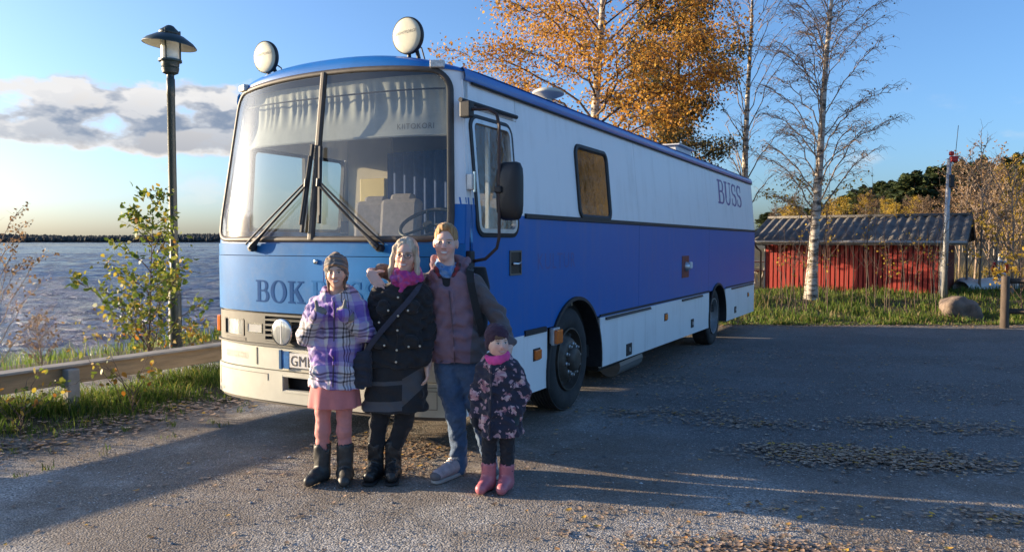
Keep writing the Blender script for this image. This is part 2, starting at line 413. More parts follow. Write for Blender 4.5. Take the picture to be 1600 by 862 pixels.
    bp = N.new('ShaderNodeBump'); bp.inputs['Strength'].default_value = 0.65; bp.inputs['Distance'].default_value = 0.010; L.new(h, bp.inputs['Height'])
    L.new(bp.outputs[0], b.inputs['Normal'])
    return m
g = mesh_from('ground', np.stack([GX, GY, GZ], -1).reshape(-1, 3), quads, ground_material(), smooth=True)
tag(g, 'grey gravel yard with worn asphalt, sloping to the lake shore', None, kind='structure')

# lake: real wave relief near the shore, finer ripples in the material
wx = axis([(-3200, -400, 400), (-400, -90, 12), (-90, -30, 0.9), (-30, 10, 0.28), (10, 60, 1.6), (60, 400, 20), (400, 3200, 400)])
wy = axis([(8, 12, 1), (12, 40, 0.16), (40, 80, 0.4), (80, 160, 0.8), (160, 480, 1.6), (480, 1700, 60)])
WX, WY = np.meshgrid(wx, wy)
rng = np.random.RandomState(11)
WZ = np.zeros_like(WX)
for lam, amp in ((3.4, 0.030), (2.3, 0.032), (1.5, 0.028), (1.0, 0.022), (0.7, 0.015)):
    for k in range(3):
        a = math.radians(-95 + rng.uniform(-32, 32)); ph = rng.uniform(0, 6.28)
        l2 = lam * rng.uniform(0.85, 1.18)
        p = 2 * math.pi / l2 * (WX * math.cos(a) + WY * math.sin(a)) + ph + 0.8 * np.sin(WX * 0.21 + k) * np.cos(WY * 0.17 + lam)
        WZ += amp * 0.62 * (1 - 2 * np.abs(np.sin(p / 2)) ** 1.3)
fade = (1 + 0.5 * sst(100, 300, WY)) * (1 - sst(330, 480, WY)) * (1 - sst(260, 400, -WX)) * (1 - sst(60, 200, WX))
WZ = WATER_Z + WZ * fade
idx = np.arange(WX.size).reshape(WX.shape)
wq = np.stack([idx[:-1, :-1], idx[:-1, 1:], idx[1:, 1:], idx[1:, :-1]], -1).reshape(-1, 4)
def water_material():
    m = bpy.data.materials.new('lake_water'); m.use_nodes = True; nt = m.node_tree; N = nt.nodes; L = nt.links; b = N['Principled BSDF']
    b.inputs['Base Color'].default_value = (0.024, 0.044, 0.125, 1); b.inputs['Specular IOR Level'].default_value = 0.24; b.inputs['Roughness'].default_value = 0.10; b.inputs['IOR'].default_value = 1.33
    geo = N.new('ShaderNodeNewGeometry'); mp = N.new('ShaderNodeMapping'); mp.inputs['Scale'].default_value = (0.8, 1.7, 1); L.new(geo.outputs['Position'], mp.inputs[0])
    n1 = N.new('ShaderNodeTexNoise'); n1.inputs['Scale'].default_value = 1.3; n1.inputs['Detail'].default_value = 7; n1.inputs['Roughness'].default_value = 0.65; L.new(mp.outputs[0], n1.inputs['Vector'])
    n2 = N.new('ShaderNodeTexNoise'); n2.inputs['Scale'].default_value = 0.3; n2.inputs['Detail'].default_value = 5; L.new(mp.outputs[0], n2.inputs['Vector'])
    ad = N.new('ShaderNodeMath'); ad.operation = 'MULTIPLY_ADD'; L.new(n2.outputs[0], ad.inputs[0]); ad.inputs[1].default_value = 2.0; L.new(n1.outputs[0], ad.inputs[2])
    bp = N.new('ShaderNodeBump'); bp.inputs['Strength'].default_value = 1.0; bp.inputs['Distance'].default_value = 0.75; L.new(ad.outputs[0], bp.inputs['Height']); L.new(bp.outputs[0], b.inputs['Normal'])
    return m
lake = mesh_from('lake_water', np.stack([WX, WY, WZ], -1).reshape(-1, 3), wq, water_material(), smooth=True)
tag(lake, 'choppy dark blue lake water', None, kind='structure')

# far shore: low wooded land across the lake
def far_shore():
    rng = np.random.RandomState(5)
    mb = MB(); n = 120
    xs = np.linspace(-2600, 1800, n)
    def top(x): return 14 + 5 * math.sin(x / 330.0 + 1) + 3 * math.sin(x / 120.0)
    V = []; F = []
    for x in xs:
        V += [(x, 1500, -2), (x, 1540, 1.0), (x, 1750, top(x)), (x, 2100, -4)]
    for i in range(n - 1):
        for k in range(3): F.append((4 * i + k, 4 * i + 4 + k, 4 * i + 5 + k, 4 * i + 1 + k))
    o = mesh_from('far_shore_hill', V, F, mat('far_land', (0.03, 0.036, 0.036), 0.9, var=0.3, vscale=0.02)); tag(o, 'low dark wooded land across the lake', kind='structure')
    N = 9000
    x = rng.uniform(-1900, 900, N); u = rng.rand(N); y = 1520 + 230 * u
    z0 = 1.0 + u * (np.array([top(a) for a in x]) - 1)
    h = rng.uniform(6, 11, N); r = h * rng.uniform(0.28, 0.5, N)
    V = []; F = []
    for i in range(N):
        b = len(V)
        for k in range(5):
            t = 2 * math.pi * k / 5 + i; V.append((x[i] + r[i] * math.cos(t), y[i] + r[i] * math.sin(t), z0[i] - 0.5 + h[i] * 0.25))
        for k in range(5):
            t = 2 * math.pi * k / 5 + i + .4; V.append((x[i] + 0.7 * r[i] * math.cos(t), y[i] + 0.7 * r[i] * math.sin(t), z0[i] + h[i] * 0.7))
        V.append((x[i], y[i], z0[i] + h[i])); V.append((x[i], y[i], z0[i] - 1))
        for k in range(5):
            k2 = (k + 1) % 5
            F += [(b + k, b + k2, b + 5 + k2, b + 5 + k), (b + 5 + k, b + 5 + k2, b + 10), (b + k2, b + k, b + 11)]
    o = mesh_from('far_forest', V, F, mat('far_trees', (0.030, 0.038, 0.040), 0.9, var=0.5, vscale=0.012, col2=(0.055, 0.055, 0.050, 1)))  # distance haze is put into the colour: a little lighter and bluer
    tag(o, 'dark forest in the distance across the lake', 'forest', kind='stuff')
far_shore()

# ---------------------------------------------------------------- loose stuff on the ground
def scatter(name, label, cat, pts, make, material, rnd_attr=True, seed=0):
    """pts: list of (x, y, z, size, yaw); make(rng) -> (verts Nx3, faces) ; one mesh, one random value per piece"""
    rng = np.random.RandomState(seed); variants = [make(rng) for _ in range(10)]
    Vs = []; Fs = []; Rv = []; off = 0
    for (x, y, z, s, a) in pts:
        v, f = variants[rng.randint(10)]
        ca, sa = math.cos(a), math.sin(a)
        w = np.empty_like(v); w[:, 0] = x + s * (v[:, 0] * ca - v[:, 1] * sa); w[:, 1] = y + s * (v[:, 0] * sa + v[:, 1] * ca); w[:, 2] = z + s * v[:, 2]
        Vs.append(w); Fs.append(f + off); off += len(v); Rv += [rng.rand()] * len(f)
    o = mesh_from(name, np.concatenate(Vs), np.concatenate(Fs), material)
    at_ = o.data.attributes.new('rnd', 'FLOAT', 'FACE'); at_.data.foreach_set('value', np.array(Rv, dtype=np.float32))
    return tag(o, label, cat, kind='stuff')
def rnd_mat(name, stops, rough=0.7, trans=0.0, spec=0.3, bump=0.0):
    m = bpy.data.materials.new(name); m.use_nodes = True; nt = m.node_tree; N = nt.nodes; L = nt.links; b = N['Principled BSDF']
    a = N.new('ShaderNodeAttribute'); a.attribute_name = 'rnd'; cr = N.new('ShaderNodeValToRGB'); L.new(a.outputs['Fac'], cr.inputs[0]); e = cr.color_ramp.elements
    while len(e) < len(stops): e.new(0.5)
    for i, (p, c) in enumerate(stops): e[i].position = p; e[i].color = tuple(c) + (1,)
    L.new(cr.outputs[0], b.inputs['Base Color']); b.inputs['Roughness'].default_value = rough; b.inputs['Specular IOR Level'].default_value = spec
    if trans:
        out = N['Material Output']; tl = N.new('ShaderNodeBsdfTranslucent'); L.new(cr.outputs[0], tl.inputs[0]); mx = N.new('ShaderNodeMixShader'); mx.inputs[0].default_value = trans
        L.new(b.outputs[0], mx.inputs[1]); L.new(tl.outputs[0], mx.inputs[2]); L.new(mx.outputs[0], out.inputs[0])
    MATS[name] = m; return m
def leaf_piece(rng):
    c = rng.uniform(-0.35, 0.5); c2 = rng.uniform(-0.3, 0.4)
    v = np.array([(-1, 0, 0.08 + abs(c) * .5), (-0.35, -0.55, 0.25 * abs(c2) + .05), (-0.35, 0.55, 0.3 * abs(c) + .03), (0.4, -0.5, 0.05 + .2 * abs(c)), (0.4, 0.5, 0.3 * abs(c2)), (1.05, 0.05, 0.1 + 0.6 * abs(c2)), (-.3, 0, 0.02), (.4, 0, 0.04)], dtype=float)
    f = np.array([(0, 1, 6), (0, 6, 2), (1, 3, 7), (1, 7, 6), (6, 7, 4), (6, 4, 2), (3, 5, 7), (7, 5, 4)])
    return v, f
def pebble_piece(rng):
    v = np.array([(1, 0, 0.1), (0.3, 0.8, 0), (-0.7, 0.5, 0.05), (-0.8, -0.5, 0), (0.3, -0.8, 0.1), (0.1, 0.05, 0.55), (-.2, -.1, .5)], float) * rng.uniform(0.75, 1.2, (7, 3))
    f = np.array([(0, 1, 5), (1, 2, 5), (2, 6, 5), (2, 3, 6), (3, 4, 6), (4, 5, 6), (4, 0, 5)])
    return v, f
def loose_stuff():
    rng = np.random.RandomState(21)
    P = []
    def clump(px, py, n, sx, sy, smin=0.014, smax=0.028, ang=0.0):
        c = onground(px, py, 0)
        c.z = 0
        for _ in range(int(n * 1.5)):
            a, b = rng.normal(0, 1, 2)
            x = c.x + a * sx * math.cos(ang) - b * sy * math.sin(ang); y = c.y + a * sx * math.sin(ang) + b * sy * math.cos(ang)
            P.append((x, y, float(gz(x, y)) + 0.004 + rng.rand() * 0.012, rng.uniform(smin, smax), rng.uniform(0, 6.28)))
    # litter drifts on the yard
    for (px, py, n, sx, sy) in ((1370, 712, 620, .38, .12), (1290, 708, 360, .30, .12), (1470, 725, 330, .30, .10), (1235, 700, 140, .25, .1), (1175, 663, 120, .28, .10), (1400, 660, 190, .34, .14), (1540, 672, 140, .3, .14), (1100, 655, 90, .4, .15), (1030, 645, 160, .45, .12),
                                (1010, 590, 130, .5, .3), (1150, 615, 110, .5, .3), (1570, 800, 130, .2, .08), (1250, 790, 40, .4, .1), (640, 705, 200, .25, .16), (600, 735, 80, .2, .1), (560, 690, 60, .3, .2), (1180, 850, 130, .28, .07), (1290, 857, 110, .25, .06), (1080, 845, 60, .3, .1), (1400, 560, 90, .8, .5), (1200, 545, 140, 1.2, .4), (1060, 560, 160, .8, .4), (1450, 610, 110, .8, .4)):
        clump(px, py, n, sx, sy)
    # drift along the verge, thin scatter everywhere
    for _ in range(3400):
        t = rng.uniform(-4, 7); s = rng.normal(-0.75, 0.22)
        x = R0.x + RD.x * t + RN.x * s; y = R0.y + RD.y * t + RN.y * s
        P.append((x, y, float(gz(x, y)) + 0.006 + rng.rand() * 0.02, rng.uniform(0.016, 0.036), rng.uniform(0, 6.28)))
    for _ in range(420):
        x = rng.uniform(.2, 3.2); y = rng.uniform(3.0, 4.8); P.append((x, y, float(gz(x, y)) + 0.004, rng.uniform(0.014, 0.030), rng.uniform(0, 6.28)))
    for _ in range(2600):
        x = rng.uniform(-6, 12); y = 2.6 + 14 * rng.rand() ** 1.5
        P.append((x, y, float(gz(x, y)) + 0.004, rng.uniform(0.012, 0.028), rng.uniform(0, 6.28)))
    for _ in range(1500):
        x = rng.uniform(3, 18); y = rng.normal(16.8, 0.35)
        P.append((x, y, float(gz(x, y)) + 0.006, rng.uniform(0.02, 0.045), rng.uniform(0, 6.28)))
    lm = rnd_mat('dead_leaves', [(0, (0.11, 0.075, 0.05)), (0.2, (0.28, 0.20, 0.145)), (0.55, (0.44, 0.31, 0.21)), (0.86, (0.60, 0.44, 0.31)), (0.94, (0.50, 0.26, 0.09)), (0.985, (0.62, 0.38, 0.06))], 0.7, trans=0.05)
    scatter('fallen_leaves', 'dry brown fallen leaves strewn over the yard and verge', 'leaves', P, leaf_piece, lm, seed=4)
    P = []
    for _ in range(52000):
        y = 2.7 + 6.5 * rng.rand() ** 1.35; x = rng.uniform(-0.85, 0.85) * y
        d = 0.5 + 0.5 * math.sin(x * 1.1 + 2 * math.sin(y * 0.9)) * math.cos(y * 1.3 + x * .6)
        if rng.rand() > 0.25 + 0.75 * d: continue
        s = 0.0035 + 0.0065 * rng.rand() ** 2.2
        if rng.rand() < 0.012: s *= 2.2
        P.append((x, y, float(gz(x, y)) - 0.001, s, rng.uniform(0, 6.28)))
    pm = rnd_mat('pebbles', [(0, (0.13, 0.126, 0.12)), (0.5, (0.28, 0.27, 0.255)), (0.85, (0.42, 0.40, 0.375)), (1, (0.62, 0.60, 0.56))], 0.8)
    scatter('gravel', 'loose grey gravel chips over the yard', 'gravel', P, pebble_piece, pm, seed=6)
loose_stuff()

def grass_patch(name, label, blades, stops, seed):
    """blades: array of x, y, z, height, lean angle, lean amount"""
    rng = np.random.RandomState(seed); B = np.asarray(blades); n = len(B)
    base = B[:, :3]; h = B[:, 3]; a = B[:, 4]; ln = B[:, 5]
    wd = 0.0025 + 0.006 * h + (B[:, 1] > 12) * 0.006; wa = rng.uniform(0, 6.28, n)
    wv = np.stack([np.cos(wa), np.sin(wa), np.zeros(n)], -1) * wd[:, None]
    dv = np.stack([np.cos(a), np.sin(a), np.zeros(n)], -1)
    mid = base + dv * (h * ln * 0.3)[:, None] + np.array([0, 0, 1]) * (h * 0.6)[:, None]
    tip = base + dv * (h * ln)[:, None] + np.array([0, 0, 1]) * (h * (1 - 0.35 * ln))[:, None]
    V = np.stack([base - wv, base + wv, mid + wv * .8, mid - wv * .8, tip], 1).reshape(-1, 3)
    i = np.arange(n)[:, None] * 5
    F = np.concatenate([i + np.array([[0, 1, 2]]), i + np.array([[0, 2, 3]]), i + np.array([[3, 2, 4]])], 1).reshape(-1, 3)
    o = mesh_from(name, V, F, rnd_mat(name + '_blades', stops, 0.6, trans=0.45))
    r = np.repeat(np.clip(rng.rand(n), 0, 1), 3).astype(np.float32)
    o.data.attributes.new('rnd', 'FLOAT', 'FACE').data.foreach_set('value', r)
    return tag(o, label, 'grass', kind='stuff')
def grasses():
    rng = np.random.RandomState(31); B = []
    while len(B) < 34000:
        t = rng.uniform(-5, 9); s = rng.normal(0.02, 0.36)
        if s < -0.75 or s > 0.8: continue
        cl = math.sin(t * 3.1 + 1.7 * math.sin(s * 5)) + math.sin(t * 7.3 + s * 9)
        if rng.rand() > 0.55 + 0.25 * cl: continue
        x = R0.x + RD.x * t + RN.x * s; y = R0.y + RD.y * t + RN.y * s
        h = rng.uniform(0.06, 0.21) * (1.0 if s > -0.4 else 0.65) * (1 + 0.25 * cl)
        B.append((x, y, float(gz(x, y)) - 0.01, max(0.03, h), rng.uniform(0, 6.28), rng.uniform(0.2, 1.0)))
    for _ in range(60):   # tufts out on the gravel
        t = rng.uniform(-4, 4); s = rng.uniform(-1.6, -0.7); x0 = R0.x + RD.x * t + RN.x * s; y0 = R0.y + RD.y * t + RN.y * s
        for _ in range(14 if rng.rand() < .5 else 5):
            x = x0 + rng.normal(0, .025); y = y0 + rng.normal(0, .025); B.append((x, y, float(gz(x, y)) - .005, rng.uniform(.03, .09), rng.uniform(0, 6.28), rng.uniform(.3, 1.1)))
    for _ in range(9000):  # shore slope
        t = rng.uniform(-6, 16); s = rng.uniform(2.4, 7.6); x = R0.x + RD.x * t + RN.x * s; y = R0.y + RD.y * t + RN.y * s
        if math.sin(t * 1.7 + s) + math.sin(s * 2.9 - t) < -0.2: continue
        B.append((x, y, float(gz(x, y)) - 0.01, rng.uniform(0.10, 0.34), rng.uniform(0, 6.28), rng.uniform(0.1, .7)))
    grass_patch('verge_grass', 'green grass on the verge under the guardrail', B, [(0, (0.055, 0.105, 0.017)), (0.5, (0.115, 0.195, 0.027)), (0.8, (0.20, 0.26, 0.042)), (0.93, (0.28, 0.24, 0.06)), (1, (0.34, 0.27, 0.11))], 1)
    B = []
    while len(B) < 34000:
        x = rng.uniform(3.5, 24); y = 16.9 + 8 * rng.rand() ** 1.5
        cl = math.sin(x * 2.3 + 1.7 * math.sin(y * 2)) + math.sin(x * 5.3 + y * 3)
        if rng.rand() > 0.6 + 0.25 * cl: continue
        h = rng.uniform(0.06, 0.22) * (1 + 0.3 * cl) * (0.55 if y < 17.4 else 1)
        B.append((x, y, float(gz(x, y)) - 0.01, max(.04, h), rng.uniform(0, 6.28), rng.uniform(0.1, 0.9)))
    grass_patch('yard_edge_grass', 'green and straw grass strip before the red shed', B, [(0, (0.06, 0.11, 0.018)), (0.45, (0.12, 0.20, 0.028)), (0.72, (0.20, 0.25, 0.045)), (0.85, (0.22, 0.18, 0.07)), (1, (0.34, 0.26, 0.13))], 2)
    B = []
    while len(B) < 6000:
        x = rng.uniform(4, 30); y = rng.uniform(19.5, 40)
        if y < 29 and 7.0 < x < 15.5: continue
        B.append((x, y, float(gz(x, y)) - 0.01, rng.uniform(0.2, 0.65), rng.uniform(0, 6.28), rng.uniform(0.0, 0.5)))
    grass_patch('tall_dry_grass', 'tall straw coloured grass around the shed', B, [(0, (0.12, 0.09, 0.04)), (0.6, (0.25, 0.18, 0.09)), (1, (0.12, 0.14, 0.04))], 3)
grasses()
# ---------------------------------------------------------------- the bus
BUS_AZ = math.radians(27.3)
bus = empty('bus', (0.5035, 7.3013, 0), math.pi / 2 - BUS_AZ)
tag(bus, 'blue and white mobile library bus parked on the gravel behind the four people', 'bus')
BLUE = (0.006, 0.138, 0.47, 1)
def bus_side_material():
    m = bpy.data.materials.new('bus_side_paint'); m.use_nodes = True; nt = m.node_tree; N = nt.nodes; L = nt.links; b = N['Principled BSDF']
    tc = N.new('ShaderNodeTexCoord'); sx = N.new('ShaderNodeSeparateXYZ'); L.new(tc.outputs['Object'], sx.inputs[0])
    def mm(op, a, b_):
        n = N.new('ShaderNodeMath'); n.operation = op
        for i, v in enumerate((a, b_)):
            if isinstance(v, (int, float)): n.inputs[i].default_value = v
            else: L.new(v, n.inputs[i])
        return n.outputs[0]
    # blue from the lower belt up to the upper belt; near the front pillar the blue stops a bit higher with ragged drips
    drip = N.new('ShaderNodeTexNoise'); drip.noise_dimensions = '1D'; drip.inputs['Scale'].default_value = 26; drip.inputs['Detail'].default_value = 0; L.new(sx.outputs[0], drip.inputs['W'])
    front = mm('LESS_THAN', sx.outputs[0], -0.95)
    top = mm('ADD', 1.865, mm('MULTIPLY', front, mm('ADD', 0.06, mm('MULTIPLY', mm('GREATER_THAN', drip.outputs[0], 0.52), 0.05))))
    bot = mm('SUBTRACT', 0.845, mm('MULTIPLY', sx.outputs[0], 0.0062))
    blue = mm('MULTIPLY', mm('GREATER_THAN', sx.outputs[2], bot), mm('LESS_THAN', sx.outputs[2], top))
    nz = N.new('ShaderNodeTexNoise'); nz.inputs['Scale'].default_value = 1.2; nz.inputs['Detail'].default_value = 8; nz.inputs['Roughness'].default_value = .7; L.new(tc.outputs['Object'], nz.inputs['Vector'])
    mx = N.new('ShaderNodeMix'); mx.data_type = 'RGBA'; L.new(blue, mx.inputs[0]); mx.inputs[6].default_value = (0.90, 0.91, 0.90, 1); mx.inputs[7].default_value = BLUE
    # grime: vertical streaks, mostly low down
    mp = N.new('ShaderNodeMapping'); mp.inputs['Scale'].default_value = (9, 9, 0.7); L.new(tc.outputs['Object'], mp.inputs[0])
    n2 = N.new('ShaderNodeTexNoise'); n2.inputs['Scale'].default_value = 1.0; n2.inputs['Detail'].default_value = 6; L.new(mp.outputs[0], n2.inputs['Vector'])
    st = N.new('ShaderNodeMapRange'); L.new(mm('MULTIPLY', n2.outputs[0], nz.outputs[0]), st.inputs[0]); st.inputs[1].default_value = 0.24; st.inputs[2].default_value = 0.5; st.inputs[4].default_value = 0.22
    low = N.new('ShaderNodeMapRange'); L.new(sx.outputs[2], low.inputs[0]); low.inputs[1].default_value = 0.75; low.inputs[2].default_value = 0.2; low.inputs[4].default_value = 0.25
    g = mm('ADD', st.outputs[0], mm('MULTIPLY', low.outputs[0], nz.outputs[0]))
    mx2 = N.new('ShaderNodeMix'); mx2.data_type = 'RGBA'; L.new(g, mx2.inputs[0]); L.new(mx.outputs[2], mx2.inputs[6]); mx2.inputs[7].default_value = (0.25, 0.22, 0.18, 1)
    L.new(mx2.outputs[2], b.inputs['Base Color'])
    b.inputs['Roughness'].default_value = 0.36; b.inputs['Specular IOR Level'].default_value = 0.30; b.inputs['Coat Weight'].default_value = 0.03; b.inputs['Coat Roughness'].default_value = 0.10
    # slightly wavy sheet metal
    n3 = N.new('ShaderNodeTexNoise'); n3.inputs['Scale'].default_value = 1.6; n3.inputs['Detail'].default_value = 2; L.new(tc.outputs['Object'], n3.inputs['Vector'])
    bp = N.new('ShaderNodeBump'); bp.inputs['Strength'].default_value = 0.25; bp.inputs['Distance'].default_value = 0.02; L.new(n3.outputs[0], bp.inputs['Height']); L.new(bp.outputs[0], b.inputs['Normal']); L.new(bp.outputs[0], b.inputs['Coat Normal'])
    return m
PAINT = bus_side_material()
BLUEP = mat('bus_blue_paint', BLUE[:3], 0.3, var=0.10, vscale=3, coat=0.3, bump=0.03, bscale=3, dirt=(0.10, 0.12, 0.16, 0.35), dscale=3)
WHITEP = mat('bus_white_paint', (0.50, 0.495, 0.42), 0.5, var=0.07, vscale=4, dirt=(0.34, 0.31, 0.24, 0.5), dscale=3.5, bump=0.03, bscale=6)
FADED = mat('bus_faded_blue', (0.018, 0.150, 0.40), 0.5, var=0.12, vscale=2.5, spec=0.12, bump=0.03, bscale=3, dirt=(0.16, 0.22, 0.30, 0.4), dscale=3)
RUBBER = mat('black_rubber', (0.018, 0.018, 0.02), 0.55, var=0.3, vscale=20)
GASKET = mat('weathered_gasket', (0.06, 0.05, 0.042), 0.55, var=0.3, vscale=8)
DARK = mat('dark_underbody', (0.02, 0.019, 0.018), 0.9, var=0.4, vscale=5)
GREYP = mat('grey_plastic', (0.105, 0.105, 0.092), 0.6, var=0.15, vscale=6, dirt=(0.2, 0.18, 0.14, 0.3), dscale=5)
CHROME = mat('chrome', (0.7, 0.7, 0.68), 0.18, metal=1.0, var=0.1, vscale=20)
ALU = mat('aluminium', (0.55, 0.56, 0.57), 0.4, metal=0.8, var=0.12, vscale=14)
AMBER = mat('amber_lens', (0.75, 0.17, 0.015), 0.25, coat=0.5, var=0.15, vscale=40)
LENS = mat('headlight_glass', (0.55, 0.56, 0.53), 0.14, metal=0.55, var=0.3, vscale=60, bump=0.25, bscale=70, stretch=(1, 1, 0.15))
TYRE = mat('tyre_rubber', (0.032, 0.031, 0.031), 0.85, var=0.3, vscale=7, dirt=(0.10, 0.09, 0.075, 0.5), dscale=5, bump=0.1, bscale=30)
RIM = mat('brown_steel_rim', (0.085, 0.072, 0.06), 0.55, metal=0.4, var=0.35, vscale=9, dirt=(0.12, 0.06, 0.03, 0.6), dscale=8)
GLASS = glass_mat('windscreen_glass', (0.87, 0.91, 0.89, 1), 1.5, 0.03, rough=0.03)
GLASS2 = glass_mat('side_glass', (0.62, 0.62, 0.58, 1), 1.5, 0.05, wav=0.12)
def rake(z): return 0.16 * max(0, (z - 1.64) / 1.2)
def tum(z): return 0.10 * max(0, (z - 1.85) / 1.08)
def xf(y, z):
    s = min(abs((y - 1.25) / 1.25), 1.0)
    return -1.85 - 0.25 * max(0, 1 - s ** 3) ** 0.6 + rake(z)
def FP(y, z, off=0.0):
    """point on the curved front, pushed outward by off"""
    e = 0.004; k = 1 - 0.8 * tum(z)
    yy = lambda q: 1.25 + (q - 1.25) * k
    p = Vector((xf(y, z), yy(y), z)); y1, y0 = min(2.4999, y + e), max(0.0001, y - e)
    t = Vector((xf(y1, z) - xf(y0, z), yy(y1) - yy(y0), 0)).normalized()
    n = Vector((-t.y, t.x, 0))
    return p + n * off, t, n
def FM(y, z, off=0.0):
    """frame on the front: local x = viewer's right, local y = up, local z = outward"""
    p, t, n = FP(y, z, off)
    r = -t; up = Vector((0, 0, 1)); up = (up - n * up.dot(n)).normalized()
    return Matrix(((r.x, up.x, n.x, p.x), (r.y, up.y, n.y, p.y), (r.z, up.z, n.z, p.z), (0, 0, 0, 1)))
def ys_list(y0, y1, n=44):
    # denser at the rounded corners
    return [y0 + (y1 - y0) * (0.5 - 0.5 * math.cos(math.pi * i / n)) for i in range(n + 1)]
def front_band(name, z0, z1, material, y0=0.0, y1=2.5, off=0.0, th=0.03, nz=3, n=44, bevel=0.006, hole=None, zt=None, zb=None):
    ys = ys_list(y0, y1, n); mb = MB()
    zT = zt or (lambda y: z1); zB = zb or (lambda y: z0)
    W = len(ys)
    V = []; F = []
    for side in (0, 1):
        for j in range(nz + 1):
            for y in ys:
                z = zB(y) + (zT(y) - zB(y)) * j / nz
                V.append(FP(y, z, off - (th if side else 0))[0])
    S = W * (nz + 1); id_ = lambda s, j, i: s * S + j * W + i
    keep = set()
    for j in range(nz):
        for i in range(W - 1):
            if hole and hole((ys[i] + ys[i + 1]) / 2, zB(ys[i]) + (zT(ys[i]) - zB(ys[i])) * (j + .5) / nz): continue
            keep.add((j, i))
    for (j, i) in keep:
        F.append((id_(0, j, i), id_(0, j, i + 1), id_(0, j + 1, i + 1), id_(0, j + 1, i)))
        F.append((id_(1, j, i), id_(1, j + 1, i), id_(1, j + 1, i + 1), id_(1, j, i + 1)))
        for (dj, di, a, b) in ((-1, 0, (j, i), (j, i + 1)), (1, 0, (j + 1, i + 1), (j + 1, i)), (0, -1, (j + 1, i), (j, i)), (0, 1, (j, i + 1), (j + 1, i + 1))):
            if (j + dj, i + di) not in keep:
                F.append((id_(0, *b), id_(0, *a), id_(1, *a), id_(1, *b)))
    mb.add(V, F)
    return mb.build(name, material, bus, bevel=0, auto=35)

